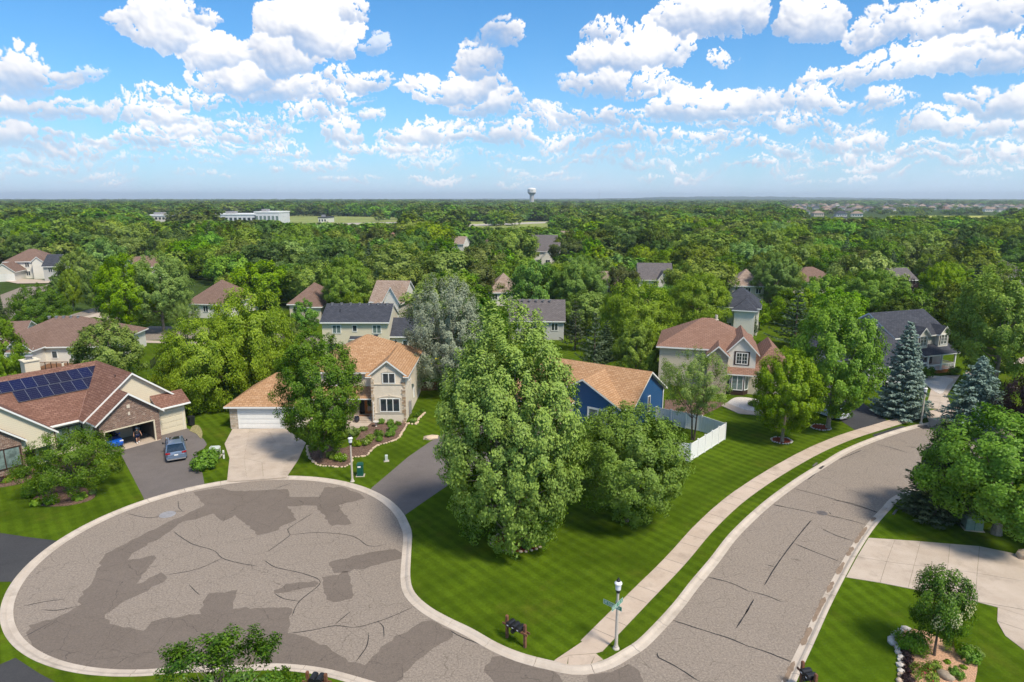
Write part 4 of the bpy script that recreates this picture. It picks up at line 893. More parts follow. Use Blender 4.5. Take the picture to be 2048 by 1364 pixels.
# -- F: cream house with charcoal roof behind B
F = House('charcoal_roof_house', (-30.2, 104.6, K), 0, 'cream two-storey house with a long charcoal roof behind the stucco house', roof='greyroof', wall='cream')
F.vol(0.0, 10.6, 0.0, 8.4, 5.7, top=8.0, axis='u', ends='gg', rake=0.2, ov=0.5)
F.vol(10.6, 17.0, 1.0, 8.0, 3.2, top=5.6, axis='u', ends='wg')
F.window(2.3, -0.02, 3.9, 1.25, 1.2, 2, -90, None, 'paleglass'); F.window(5.2, -0.02, 4.2, 0.6, 0.9, 1); F.window(8.7, -0.02, 3.9, 1.25, 1.2, 2, -90, None, 'paleglass')
F.window(11.4, 0.98, 1.5, 0.7, 0.9, 1); F.window(13.0, 0.98, 1.5, 0.7, 0.9, 1); F.window(1.6, -0.02, 0.9, 1.8, 1.2, 3, -90, 'dark')
F.shed(4.4, 6.3, -0.7, 0.02, 3.0, 3.4)
for k in range(7): F.vents([(0.8 + k * 1.5, 3.9, 7.85)], 'greyiron', 0.13)
F.pipe((2.5, 2.0, 6.8), 0.6)
# -- G: brown hip roof behind A
G_ = House('brown_hip_house', (-66.8, 98.0, K), 4, 'one-storey white-walled house with broad brown hip roof and a rear deck', roof='umberroof', wall='pale')
G_.vol(-12.0, 4.8, 1.0, 14.6, 3.0, top=6.5, axis='u', ends='hh')
G_.vol(-7.2, -3.7, -2.2, 5.0, 3.1, top=4.9, axis='v', ends='gw', ov=0.35)
G_.shed(-7.4, -3.5, -2.6, -1.9, 2.9, 3.5)
G_.window(-5.8, -2.22, 0.5, 1.6, 1.8, 2, -90, 'white'); G_.window(-4.2, -2.22, 0.8, 0.5, 1.5, 1); G_.window(0.4, 0.98, 1.0, 1.0, 1.5, 1, -90, None, 'paleglass'); G_.window(2.6, 0.98, 1.0, 1.0, 1.5, 1, -90, None, 'paleglass'); G_.window(-2.4, 0.98, 1.2, 0.7, 1.0, 1)
for k in range(5): G_.vents([(-6.2 + k * 1.1, 7.3, 6.3)], 'greyiron', 0.14)
w = MB(); w.box(-3.5, 1.6, -2.6, 1.0, -0.05, 0.35); G_.add('deck_floor', w, M['deck'])
for k in range(7):
    w = MB(); w.box(-3.45 + k * 0.8, -3.37 + k * 0.8, -2.6, -2.52, 0.35, 1.4); G_.add('deck_post', w, M['dark'])
w = MB(); w.box(-3.5, 1.5, -2.62, -2.5, 1.35, 1.43); w.box(-3.5, 1.5, -2.6, -2.54, 0.5, 0.56)
for k in range(33): w.box(-3.42 + k * 0.147, -3.39 + k * 0.147, -2.58, -2.55, 0.5, 1.35)
G_.add('deck_railing', w, M['deck'])
# -- other houses between the trees
def roof_house(name, px, zk, wpx, depth, h, yaw, label, roof, wall, top, ends='hh', axis='u', extra=None, wins=3, vents=0):
    """px = centre of the near eave in the photo, zk = eave height there"""
    X, Y = g(px[0], px[1], zk); wd = width_at(X, Y, zk, wpx); hs = House(name, (X, Y, 0.0), yaw, label, roof=roof, wall=wall)
    hs.vol(-wd / 2, wd / 2, 0.4, depth, zk, top=top, axis=axis, ends=ends)
    for k in range(wins):
        u = -wd / 2 + wd * (k + 0.5) / wins; hs.window(u, 0.38, zk - 1.7, 1.1, 1.2, 2, -90, None, 'glass')
        if zk > 4.5: hs.window(u, 0.38, zk - 4.4, 1.1, 1.3, 2, -90, None, 'glass')
    if extra: extra(hs, wd)
    for k in range(vents): hs.vents([(-wd / 4 + wd / 2 * k / max(1, vents - 1), depth / 2 - 0.5, top - 0.15)], 'greyiron', 0.14)
    return hs
def exA(h, w):
    h.vol(-w * 0.50, -w * 0.05, -7.5, 0.5, 2.9, top=5.6, axis='v', ends='gw'); h.garage_door(-w * 0.36, -7.53, 0.0, 2.6, 2.2); h.garage_door(-w * 0.16, -7.53, 0.0, 2.6, 2.2)
    h.vol(w * 0.18, w * 0.42, -1.6, 3, 5.3, top=7.0, axis='v', ends='gw')
roof_house('corner_lot_house', (52, 523), 5.4, 78, 11, 0, 14, 'pale two-storey house with brown roof at the far left street corner', 'umberroof', 'pale', 9.0, extra=exA)
roof_house('grey_annex', (98, 533), 4.6, 26, 8, 0, 6, 'small dark grey gabled house tucked right of the pale corner house', 'greyroof', 'greysiding', 8.0, 'gg', wins=1)
roof_house('cul_de_sac_house', (408, 608), 3.2, 82, 13, 0, -12, 'house with plain mauve-brown hip roof beside the paired maples', 'umberroof', 'pale', 7.6, 'hh')
roof_house('hip_roof_house', (617, 608), 3.4, 78, 12, 0, 3, 'low house with brown hip roof left of the tall yellow-green maple', 'umberroof', 'tan', 7.2, extra=lambda h, w: h.vol(-w * 0.1, w * 0.4, -3.5, 2, 3.4, top=6.0, axis='v', ends='hw'))
def exW(h, w):
    h.vol(w * 0.05, w * 0.5, -2.2, 6, 5.3, top=8.6, axis='v', ends='gw', wall='pale'); h.window(w * 0.28, -2.22, 3.6, 1.2, 1.4, 2, -90, 'darkbrown', 'glass', True); h.window(w * 0.28, -2.22, 0.7, 1.3, 1.7, 2, -90, 'darkbrown', 'glass', True)
    h.vol(-w * 0.5, w * 0.02, -4.2, 1, 3.0, top=5.6, axis='v', ends='gw', wall='pale')
roof_house('shake_roof_house', (772, 604), 5.3, 66, 10, 0, -8, 'pale house with weathered shake roof behind the charcoal roof', 'cedarroof', 'pale', 8.9, 'gg', extra=exW, wins=1)
roof_house('mauve_roof_house', (1010, 585), 3.2, 60, 12, 0, 4, 'house with dusty brown roof hidden behind the silver-leaved tree', 'cedarroof', 'pale', 7.2)
roof_house('back_gable_house', (1072, 642), 3.6, 112, 9, 0, -3, 'house with speckled grey roof right behind the big silver maple', 'midgreyroof', 'greysiding', 6.8, 'gg', vents=5)
def exT(h, w):
    h.vol(-w * 0.1, w * 0.35, -4, 4, 2.9, top=6, axis='v', ends='gw', wall='pale'); h.window(w * 0.12, -4.02, 0.8, 1.6, 1.6, 2, -90)
roof_house('terrace_house', (1090, 503), 5.2, 58, 9, 0, -6, 'pale two-storey house with taupe gables in the middle of the woods', 'midgreyroof', 'pale', 8.4, 'gg', extra=exT, wins=2)
roof_house('terrace_house', (1088, 486), 5.2, 50, 9, 0, -6, 'taupe-roofed house directly behind the pale twin-gabled house', 'midgreyroof', 'cream', 8.6, 'gg', wins=2)
roof_house('terrace_house', (1135, 474), 3.0, 40, 10, 0, -25, 'low beige house with pale roof beside the road, right of the twin gables', 'cedarroof', 'pale', 6.2, 'gg', wins=2)
roof_house('slate_roof_house', (1312, 560), 3.6, 66, 12, 0, -6, 'house with bluish slate-grey roof and a small white gable', 'midgreyroof', 'pale', 7.6, 'gg', extra=lambda h, w: h.vol(w * 0.05, w * 0.35, -2, 3, 3.6, top=6.0, axis='v', ends='gw'))
def exD(h, w): h.vol(-w * 0.1, w * 0.42, -1.5, 4, 5.0, top=6.8, axis='v', ends='hw', wall='pale')
roof_house('dark_roof_house', (1478, 615), 5.2, 74, 9, 0, -22, 'cream two-storey house with near-black hip roof behind the arborvitae', 'greyroof', 'pale', 8.6, 'hh', extra=exD, wins=2)
roof_house('apricot_house', (1497, 572), 5.2, 60, 11, 0, -12, 'beige two-storey house with mauve roof at the wood edge', 'cedarroof', 'tan', 8.6, 'hh')
roof_house('long_roof_house', (1640, 566), 3.4, 105, 12, 0, 4, 'house with long low brown roof behind the round yellow-green tree', 'umberroof', 'pale', 7.0, 'hh')
roof_house('grey_gable_house', (1815, 560), 3.4, 44, 10, 0, 6, 'small grey-roofed house behind the dark purple tree', 'midgreyroof', 'pale', 6.2, 'gg', wins=1)
roof_house('edge_house', (2040, 553), 3.4, 70, 12, 0, 10, 'pale house with grey-brown roof at the right edge', 'midgreyroof', 'pale', 7.6, 'hh')
roof_house('navy_gable_house', (294, 495), 5.0, 30, 9, 0, -10, 'house with slate-blue roof and small white gable in the left woods', 'greyroof', 'pale', 8.0, 'gg', extra=lambda h, w: h.vol(0, w * 0.45, -2, 3, 4.6, top=6.4, axis='v', ends='gw'), wins=1)
roof_house('hidden_house', (255, 535), 5.0, 54, 10, 0, -30, 'white-gabled house with brown roof behind the paired maples', 'umberroof', 'pale', 8.0, 'gg', axis='v', wins=1)
roof_house('side_street_house', (8, 676), 2.4, 60, 9, 0, 20, 'pale garage wall and roof edge left of the broad brown hip roof', 'umberroof', 'pale', 4.4, 'gg', wins=1)
for k, (px, zk, w_, rf, wl, tp, lab) in enumerate([
    ((1182, 448), 5.0, 20, 'brownroof', 'pale', 8.4, 'tiny white house with maroon roof in the mid-distance woods'),
    ((1288, 441), 5.0, 26, 'brownroof', 'pale', 8.2, 'far white house with red-brown roof, middle of the three red roofs'),
    ((1400, 449), 5.0, 30, 'brownroof', 'pale', 8.4, 'far white two-storey house with red roof left of the dark oak grove'),
    ((1520, 446), 5.0, 30, 'umberroof', 'pale', 8.0, 'far house with dark red roof at the start of the subdivision'),
    ((1570, 452), 4.6, 26, 'cedarroof', 'pale', 8.0, 'far beige house with a pointed pale gable'),
    ((1610, 442), 4.6, 22, 'umberroof', 'tan', 7.6, 'far house with brown roof among bushy trees right of the pointed gable'),
    ((1682, 440), 3.6, 30, 'greyroof', 'pale', 6.6, 'far low house with grey roof and white end wall'),
    ((787, 476), 3.4, 24, 'salmonroof', 'tan', 6.4, 'glimpse of a pinkish roof in the dark woods'),
    ((912, 488), 3.6, 30, 'cedarroof', 'pale', 7.0, 'white house half hidden by dark trees in the middle woods'),
    ((985, 487), 3.6, 26, 'umberroof', 'pale', 7.0, 'brown-roofed house peeking between dark trees left of the twin gables'),
    ((1220, 573), 3.2, 40, 'cedarroof', 'tan', 6.6, 'roof corner showing between the two dense green maples')]):
    roof_house('distant_house', px, zk, w_, 9, 0, (-15, 10, -5, 12)[k % 4], lab, rf, wl, tp, ('gg', 'hh')[k % 2], wins=1)
# ------------------------------------------------------------- foliage
def quads_mesh(name, C, Nn, Ln, Wd, tone, mats, matidx=None, dirs=None, extra=None):
    """leaves: centres C, normals Nn, length, width arrays -> diamond quads in one mesh"""
    n = len(C); r = np.random.default_rng(n)
    Nn = Nn / (np.linalg.norm(Nn, axis=1, keepdims=True) + 1e-9)
    if dirs is None: dirs = r.normal(size=(n, 3))
    T = dirs - Nn * np.sum(dirs * Nn, 1, keepdims=True); T /= (np.linalg.norm(T, axis=1, keepdims=True) + 1e-9); B = np.cross(Nn, T)
    Ln = np.broadcast_to(Ln, n)[:, None] / 2; Wd = np.broadcast_to(Wd, n)[:, None] / 2
    P = np.stack([C - T * Ln, C + B * Wd + T * Ln * 0.1, C + T * Ln, C - B * Wd + T * Ln * 0.1], 1).reshape(-1, 3).astype(np.float32)
    me = bpy.data.meshes.new(name); me.vertices.add(4 * n); me.vertices.foreach_set('co', P.ravel())
    me.loops.add(4 * n); me.loops.foreach_set('vertex_index', np.arange(4 * n, dtype=np.int32))
    me.polygons.add(n); me.polygons.foreach_set('loop_start', np.arange(0, 4 * n, 4, dtype=np.int32)); me.polygons.foreach_set('loop_total', np.full(n, 4, np.int32))
    for m in mats: me.materials.append(m)
    if matidx is not None: me.polygons.foreach_set('material_index', matidx.astype(np.int32))
    me.update(calc_edges=True)
    a = me.attributes.new('tone', 'FLOAT', 'FACE'); a.data.foreach_set('value', np.clip(tone, 0, 1).astype(np.float32)); return me
def unit(v): return v / (np.linalg.norm(v, axis=-1, keepdims=True) + 1e-9)
def crown(name, H, R, z0, prof, nclump, nleaf, lsize, mat, seed, rc=0.24, up=0.5, elong=1.35, hang=0.0, inner=0.22, wob=0.14, flowers=0):
    wob *= 0.45; nclump = int(nclump * 2.2); rc *= 0.58; elong *= 1.12
    """crown between z0 and H, radius R times prof(t); leaf sprays on clumps through the outer volume"""
    r = np.random.default_rng(seed); ts, an = [], []
    while len(ts) < nclump:
        t = r.uniform(0.0, 1.0)
        if r.uniform() < prof(t) ** 1.0 * 0.9 + 0.1: ts.append(t); an.append(r.uniform(0, 2 * math.pi))
    ts, an = np.array(ts), np.array(an); ph = r.uniform(0, 6.28, 6)
    lob = 1 + wob * (np.sin(3 * an + ph[0] + 4 * ts) + np.sin(5 * an + ph[1] - 6 * ts) * 0.7 + 0.6 * np.sin(9 * ts + ph[2]))
    pr = np.array([prof(t) for t in ts]); rr = np.where(r.random(nclump) < inner, r.uniform(0.15, 0.6, nclump), r.uniform(0.70, 0.95, nclump))
    cx, cy_ = pr * R * lob * rr * np.cos(an), pr * R * lob * rr * np.sin(an); cz = z0 + (H - z0) * (0.05 + 0.88 * ts)
    Cc = np.stack([cx, cy_, cz], 1); ctr = np.array([0, 0, z0 + (H - z0) * 0.42])
    out = unit(Cc - ctr); ax = unit(out + np.array([0, 0, up - hang]))
    rcs = R * rc * r.uniform(0.6, 1.35, nclump) * (0.55 + 0.55 * pr)
    w = rcs ** 2; per = np.maximum(6, (w / w.sum() * nleaf).astype(int)); ci = np.repeat(np.arange(nclump), per); n = len(ci)
    d = unit(r.normal(size=(n, 3)) + 0.85 * ax[ci]); rad_ = r.random(n) ** 0.42
    pos = Cc[ci] + d * (rad_ * rcs[ci])[:, None]; al = np.sum((pos - Cc[ci]) * ax[ci], 1, keepdims=True); pos = pos + ax[ci] * al * (elong - 1)
    if hang: pos[:, 2] -= hang * rcs[ci] * r.random(n) * 1.2
    pos[:, 2] = np.maximum(pos[:, 2], z0 * 0.6)
    oc = unit((pos - ctr) * np.array([1, 1, 0.9])); nn = unit(oc * 0.95 + d * 0.42 + np.array([0, 0, 0.22]) + r.normal(size=(n, 3)) * 0.42)
    hfrac = (pos[:, 2] - z0) / (H - z0); cl = r.normal(size=nclump) * 0.20
    tone = 0.44 + cl[ci] + r.normal(size=n) * 0.27
    ln = lsize * r.uniform(0.7, 1.35, n); mi = None; mats = [mat]
    if flowers:
        mats = [mat, L['flower']]; mi = ((r.random(nclump) < flowers)[ci] & (rad_ > 0.8)).astype(int)
    dirs = (ax[ci] * 0.6 + r.normal(size=(n, 3)) * 0.7) if not hang else (np.array([0, 0, -0.7]) + ax[ci] * 0.4 + r.normal(size=(n, 3)) * 0.5)
    global REAL; REAL = (float(np.percentile(np.hypot(pos[:, 0], pos[:, 1]), 96.0)), float(np.percentile(pos[:, 2], 99.7)))
    return quads_mesh(name, pos, nn, ln, ln * (0.62 if not hang else 0.5), tone, mats, mi, dirs), Cc[rr > 0.5], R
def trunk_mesh(name, H, z0, R, r0, tips, mat, seed, nl=9, multi=1):
    mb = MB(); r = random.Random(seed); top = z0 + (H - z0) * 0.62
    for q in range(multi):
        ox, oy = (0, 0) if multi == 1 else (math.cos(q * 6.28 / multi + .5) * 0.25, math.sin(q * 6.28 / multi + .5) * 0.25); k = 1 if multi == 1 else 2.2
        pts = [(ox * 0.4, oy * 0.4, -0.1), (ox * .7, oy * .7, z0 * 0.4), (ox, oy, z0), (ox * k * 1.6 + r.uniform(-.1, .1) * R, oy * k * 1.6 + r.uniform(-.1, .1) * R, (z0 + top) / 2), (ox * k * 2.4 + r.uniform(-.15, .15) * R, oy * k * 2.4, top)]
        rr = r0 * (1 if multi == 1 else 0.62); mb.tube(pts, [rr * 1.35, rr, rr * 0.85, rr * 0.55, rr * 0.2], 8)
        tp = list(tips[r.randrange(len(tips))] for _ in range(nl)) if len(tips) else []
        for p in tp:
            zb = min(z0 * 0.85 + r.random() * (top - z0) * 0.8, p[2] - 0.2); f = max(0, (zb - z0) / max(0.1, top - z0)); bx, by = pts[2][0] + (pts[4][0] - pts[2][0]) * f, pts[2][1] + (pts[4][1] - pts[2][1]) * f
            q1 = (bx + (p[0] - bx) * 0.4, by + (p[1] - by) * 0.4, zb + (p[2] - zb) * 0.35); rb = rr * 0.42 * (1 - 0.5 * f)
            q2 = (bx + (p[0] - bx) * 0.75 + r.uniform(-.05, .05) * R, by + (p[1] - by) * 0.75, zb + (p[2] - zb) * 0.75)
            mb.tube([(bx, by, zb), q1, q2, tuple(p)], [rb, rb * 0.7, rb * 0.42, rb * 0.12], 5, 0, False)
    return mb.mesh(name, mat)
def conifer(name, H, R, n_lv, nbr, per, mat, seed, droop=0.25, lsz=0.34, base=0.2, upturn=0.1, irr=0.12):
    r = np.random.default_rng(seed); C, Nn, Ln, D, Tn = [], [], [], [], []
    for i in range(n_lv):
        t = (i + 0.5) / n_lv; z = base + (H - base) * t; Rr = R * (1 - t) ** 0.78 + 0.10; nb = max(4, int(nbr * (0.35 + 0.65 * (1 - t))))
        a0 = r.uniform(0, 6.28)
        for b in range(nb):
            a = a0 + 6.283 * b / nb + r.normal() * 0.15; Lb = Rr * (1 + irr * r.normal()); zb = z + r.normal() * 0.12 * (H / n_lv); tn = 0.5 + r.normal() * 0.12
            m = max(4, int(per * (0.3 + 0.7 * Lb / R))); s = r.uniform(0.15, 1.0, m) ** 0.7; wid = 0.30 * Lb * (1.1 - s) + 0.10
            side = r.uniform(-1, 1, m) * wid; zz = zb - droop * Lb * s * (1.2 - s) * 1.2 + upturn * Lb * s ** 3 + r.normal(size=m) * 0.06 - np.abs(side) * 0.25
            ca, sa = math.cos(a), math.sin(a)
            C.append(np.stack([ca * Lb * s - sa * side, sa * Lb * s + ca * side, zz], 1))
            dd = np.stack([ca * 1.0 - sa * np.sign(side) * 0.7, sa * 1.0 + ca * np.sign(side) * 0.7, np.full(m, -0.15)], 1) + r.normal(size=(m, 3)) * 0.25; D.append(dd)
            nn = np.stack([ca * 0.35 * np.ones(m), sa * 0.35 * np.ones(m), np.ones(m)], 1) + r.normal(size=(m, 3)) * 0.45; Nn.append(nn)
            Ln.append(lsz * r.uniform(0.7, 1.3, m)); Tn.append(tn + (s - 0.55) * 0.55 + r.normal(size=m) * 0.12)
    C = np.concatenate(C); Ln = np.concatenate(Ln)
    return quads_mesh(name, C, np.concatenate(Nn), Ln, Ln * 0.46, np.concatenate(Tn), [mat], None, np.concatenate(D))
spindle = lambda t: float(np.interp(t, [0, 0.08, 0.22, 0.40, 0.58, 0.72, 0.86, 0.95, 1.0], [0.62, 0.80, 0.96, 1.0, 0.94, 0.80, 0.56, 0.34, 0.14]))
full = lambda t: float(np.interp(t, [0, 0.12, 0.3, 0.5, 0.7, 0.86, 0.95, 1.0], [0.42, 0.72, 0.97, 1.0, 0.92, 0.70, 0.45, 0.2]))
oval = lambda t: math.sin(math.pi * min(1, max(0, 0.08 + 0.90 * t)) ** 0.85) ** 0.62
egg = lambda t: (math.sin(math.pi * (0.13 + 0.85 * t) ** 0.62)) ** 0.8 if t < 1 else 0
ball = lambda t: max(0.05, math.sqrt(max(0, 1 - (2 * t - 0.95) ** 2)))
dome = lambda t: max(0.05, (1 - max(0, t - 0.25) ** 2 / 0.57) ** 0.5 if t > 0.25 else 0.75 + t)
vase = lambda t: max(0.1, (0.45 + 1.2 * t) if t < 0.45 else math.sqrt(max(0, 1 - ((t - 0.45) / 0.57) ** 2)))
KIND = {}
def kind(key, H, R, z0, prof, nc, nl, ls, leaf, bark='bark', r0=0.22, limbs=9, multi=1, **kw):
    me, tips, _ = crown('crown', H, R, z0, prof, nc, nl, ls, L[leaf], abs(hash_(key)), **kw)
    tr = trunk_mesh('trunk', H, z0, R, r0, [tuple(p * 0.92) for p in tips], M[bark], abs(hash_(key)) % 999, limbs, multi); KIND[key] = (me, tr, REAL[1], REAL[0])
def hash_(s): return sum((i + 3) * 131 * ord(c) for i, c in enumerate(s)) % 99991
kind('silver', 18, 5.6, 0.1, spindle, 430, 112200, 0.200, 'silver', 'palebark', 0.38, 16, 3, rc=0.165, up=0.6, elong=1.35, wob=0.10)
kind('round', 9.5, 4.3, 0.3, ball, 230, 57800, 0.160, 'midgreen', 'bark', 0.2, 8, rc=0.19, up=0.5, wob=0.08)
kind('linden', 12.5, 3.9, 0.7, full, 130, 51000, 0.176, 'dense', 'bark', 0.22, 8, rc=0.24, up=0.2, elong=1.2, wob=0.12)
kind('crab', 5.6, 4.0, 1.0, dome, 80, 25500, 0.136, 'crab', 'bark', 0.16, 14, 3, rc=0.22, up=0.1, elong=1.1, wob=0.2)
kind('sparse', 9.6, 3.6, 2.4, vase, 85, 20400, 0.136, 'lime', 'bark', 0.15, 24, 2, rc=0.19, up=0.9, elong=1.7, wob=0.14)
kind('maple', 12, 4.2, 1.2, full, 150, 51000, 0.200, 'maple', 'palebark', 0.22, 10, rc=0.22, up=0.8, elong=1.5, wob=0.12)
kind('bigmaple', 10.5, 5.4, 1.9, dome, 120, 57800, 0.216, 'bright', 'palebark', 0.30, 12, rc=0.24, up=0.3, elong=1.1, wob=0.16)
kind('lilac', 5.2, 1.65, 1.3, full, 50, 17000, 0.125, 'lilac', 'bark', 0.09, 8, rc=0.46, wob=0.10, flowers=0.045)
kind('front', 8.2, 3.8, 2.4, dome, 85, 23000, 0.155, 'lilac', 'palebark', 0.16, 34, 3, rc=0.20, up=0.5, elong=1.3, wob=0.22)
kind('weeping', 13, 6.2, 0.8, dome, 150, 57800, 0.272, 'weep', 'bark', 0.3, 10, rc=0.22, up=0.1, hang=0.38, wob=0.16)
kind('darkround', 9.0, 4.6, 0.4, dome, 110, 34000, 0.20, 'dense', 'bark', 0.2, 8, rc=0.22, up=0.3, wob=0.08)
kind('grey', 14, 5.6, 0.6, dome, 190, 57800, 0.192, 'grey', 'silverbark', 0.28, 26, 2, rc=0.17, up=0.9, elong=1.9, wob=0.08)
kind('broad', 12, 6.0, 1.0, dome, 60, 18700, 0.368, 'wood', 'bark', 0.28, 6, rc=0.27, wob=0.2)
kind('tall', 14, 4.6, 1.6, oval, 60, 15300, 0.368, 'wood', 'bark', 0.26, 6, rc=0.27, up=0.8, elong=1.5, wob=0.16)
kind('rounded', 11, 5.0, 1.0, ball, 55, 15300, 0.368, 'wood', 'bark', 0.24, 6, rc=0.30, wob=0.14)
kind('lime', 10, 4.2, 1.2, egg, 90, 27200, 0.240, 'lime', 'palebark', 0.2, 8, rc=0.23, up=0.7, elong=1.4, wob=0.14)
kind('purple', 7, 4.0, 0.6, ball, 60, 15300, 0.224, 'purple', 'bark', 0.2, 6, rc=0.26, wob=0.14)
def con_kind(key, H, R, mat, bark='bark', **kw):
    me = conifer('crown', H, R, mat=L[mat], seed=hash_(key), **kw); mb = MB(); mb.tube([(0, 0, -0.1), (0, 0, H * 0.5), (0, 0, H * 0.96)], [R * 0.06, R * 0.04, 0.015], 7); KIND[key] = (me, mb.mesh('trunk', M[bark]), H, R)
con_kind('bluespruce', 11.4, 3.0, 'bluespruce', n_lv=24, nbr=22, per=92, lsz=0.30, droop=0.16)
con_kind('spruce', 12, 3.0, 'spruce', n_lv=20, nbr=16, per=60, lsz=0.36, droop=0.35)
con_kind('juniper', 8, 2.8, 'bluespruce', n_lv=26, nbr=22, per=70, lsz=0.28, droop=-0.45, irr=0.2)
con_kind('pine', 12, 4.2, 'spruce', n_lv=12, nbr=9, per=56, lsz=0.5, droop=0.08, upturn=0.2, irr=0.25, base=1.5)
con_kind('arborvitae', 5, 1.1, 'spruce', n_lv=18, nbr=12, per=16, lsz=0.32, droop=-0.9, irr=0.1)
# narrow lookups used by every tree
SHOWN = []
def tree(k, x, yb, yt, wpx, label, name=None, group=None, z0=K, rz=None, cat='tree', leaf=None):
    X, Y = g(x, yb, z0); h = height_at(x, yb, yt, z0) - z0; me, tr, H0, R0 = KIND[k]; w = width_at(X, Y, h * 0.5, wpx) / 2
    root = empty(name or {'bluespruce': 'blue_spruce', 'spruce': 'spruce_tree', 'juniper': 'juniper_tree', 'pine': 'pine_tree', 'arborvitae': 'arborvitae'}.get(k, 'leafy_tree'), (X, Y, z0),
                 random.uniform(0, 6.28) if rz is None else rz, label=label, cat=cat, group=group)
    root.scale = (w / R0 * 0.98, w / R0 * 0.98, h / H0 * 0.99)
    c = link('crown', me, root); link('trunk', tr, root)
    SHOWN.append((X, Y, w)); return root
tree('silver', 1022, 1084, 602, 290, 'largest tree, tall silver maple with whitish leaf undersides in the middle of the corner lawn', 'silver_maple', rz=0.6)
tree('round', 1252, 1042, 812, 236, 'broad round green tree right beside the tall silver maple, in front of the blue house', 'round_tree')
tree('linden', 645, 915, 662, 166, 'dense dark green oval tree in front of the stucco house garage', 'linden_tree')
tree('crab', 152, 985, 862, 188, 'low spreading crabapple with several stems in the front lawn of the brick house', 'crabapple_tree')
tree('sparse', 1386, 880, 698, 138, 'open-branched yellow-green tree inside the white vinyl fence')
tree('maple', 1564, 884, 698, 132, 'small full maple in a red mulch ring with stone edging nearest the sidewalk')
tree('maple', 1656, 856, 594, 172, 'tall full maple with a mulch ring beside the black driveway', rz=2.1)
tree('bluespruce', 1799, 830, 640, 108, 'large blue spruce between the two driveways on the right', rz=0.4)
tree('juniper', 1946, 862, 712, 112, 'bushy blue-green conifer in front of the porch house lawn')
tree('purple', 2046, 890, 748, 116, 'dark purple-leaved tree cut by the right edge of the photo', 'purple_tree')
tree('spruce', 1868, 1030, 838, 135, 'dark green spruce half hidden behind the big bright maple at the kerb', rz=1.0)
tree('bigmaple', 1992, 1068, 828, 312, 'big bright green maple at right above the green utility cabinet', rz=0.9)
tree('lilac', 1868, 1312, 1138, 112, 'small round-headed tree with cream blossoms in the wood-chip bed', 'lilac_tree')
tree('front', 452, 1530, 1292, 350, 'open green treetop at the bottom edge in front of the turning circle', rz=2.0)
tree('maple', 1988, 778, 526, 190, 'very large full maple right of the porch house', rz=4.0)
tree('lime', 4, 800, 610, 112, 'bright yellow-green tree cut by the left edge, behind the solar roof')
tree('maple', 262, 668, 508, 116, 'left one of the two tall maples standing close together by the side street', rz=1.0)
tree('maple', 328, 664, 506, 120, 'right one of the two tall maples standing close together by the side street', rz=5.0)
tree('lime', 148, 622, 528, 46, 'upright bright green tree by the street at left, beside a darker one')
tree('tall', 193, 625, 537, 44, 'narrow dark green tree by the street left of the paired maples')
tree('lime', 165, 585, 494, 92, 'wide yellow-green crown rising behind the street trees at left')
tree('darkround', 84, 660, 568, 108, 'dark rounded tree left of the broad brown hip roof', rz=1.4)
tree('lime', 225, 768, 630, 140, 'loose pale green tree between the solar roof and the brown hip roof', rz=2.2)
tree('weeping', 412, 815, 636, 182, 'lower half of the big drooping green tree pair, left of the garage wing', 'drooping_tree')
tree('weeping', 510, 790, 575, 190, 'taller drooping yellow-green tree behind the garage wing of the stucco house', 'drooping_tree', rz=3.0)
tree('spruce', 545, 775, 672, 84, 'dark spruce tucked behind the tan garage roof')
tree('tall', 612, 675, 598, 54, 'small dark green maple left of the charcoal roof')
tree('grey', 893, 785, 553, 172, 'silver-leaved tree with greyish crown behind the stucco house', 'silver_leaved_tree')
tree('maple', 697, 640, 512, 100, 'tall yellow-green maple behind the charcoal roof', rz=0.5)
tree('sparse', 708, 650, 582, 40, 'thin pale birch-like tree at the foot of the tall maple behind the charcoal roof')
tree('broad', 1068, 645, 520, 128, 'left and broader of two dense dark trees behind the silver maple top')
tree('maple', 1160, 650, 515, 112, 'full green maple left of the round dark tree, centre distance', rz=3.3)
tree('rounded', 1243, 600, 528, 64, 'neat round dark green tree beside the slate-grey roof')
tree('weeping', 1268, 705, 560, 164, 'big loose light green tree behind the yellow-green one', rz=1.0)
tree('weeping', 1392, 665, 546, 136, 'spreading light green tree with pale limbs left of the near-black roof', rz=4.4)
tree('lime', 1271, 752, 640, 100, 'compact yellow-green tree behind the blue house roof', rz=5.5)
tree('pine', 1188, 745, 622, 74, 'dark pine between the silver maple and the yellow-green tree')
tree('spruce', 1212, 720, 640, 52, 'dark narrow spruce beside the pine behind the blue house')
tree('pine', 1150, 700, 600, 60, 'pine showing right behind the top of the silver maple')
tree('broad', 860, 600, 503, 120, 'broad mid-green tree behind the silver-leaved tree, left one')
tree('broad', 950, 605, 518, 110, 'broad mid-green tree behind the silver-leaved tree, right one', rz=1.2)
tree('broad', 1400, 555, 460, 172, 'very wide dark oak crown in the woods above the slate-grey roof', rz=2.7)
tree('maple', 1548, 615, 504, 94, 'round dense maple in front of the beige house at the wood edge', rz=5.6)
tree('lime', 1452, 600, 520, 80, 'light green tree above the near-black roof')
tree('pine', 1588, 695, 578, 100, 'wide brownish pine behind the salmon roof')
tree('rounded', 1642, 640, 550, 92, 'yellow-green round tree in front of the long brown roof')
tree('maple', 1748, 655, 540, 128, 'wide green maple behind the charcoal-roofed porch house', rz=0.1)
tree('purple', 1812, 632, 556, 46, 'dark purple tree behind the porch house roof', 'purple_tree')
tree('maple', 1872, 645, 524, 86, 'full green maple between the purple tree and the very large maple', rz=2.9)
tree('lime', 1866, 665, 574, 58, 'small bright tree in front of a full maple behind the porch house')
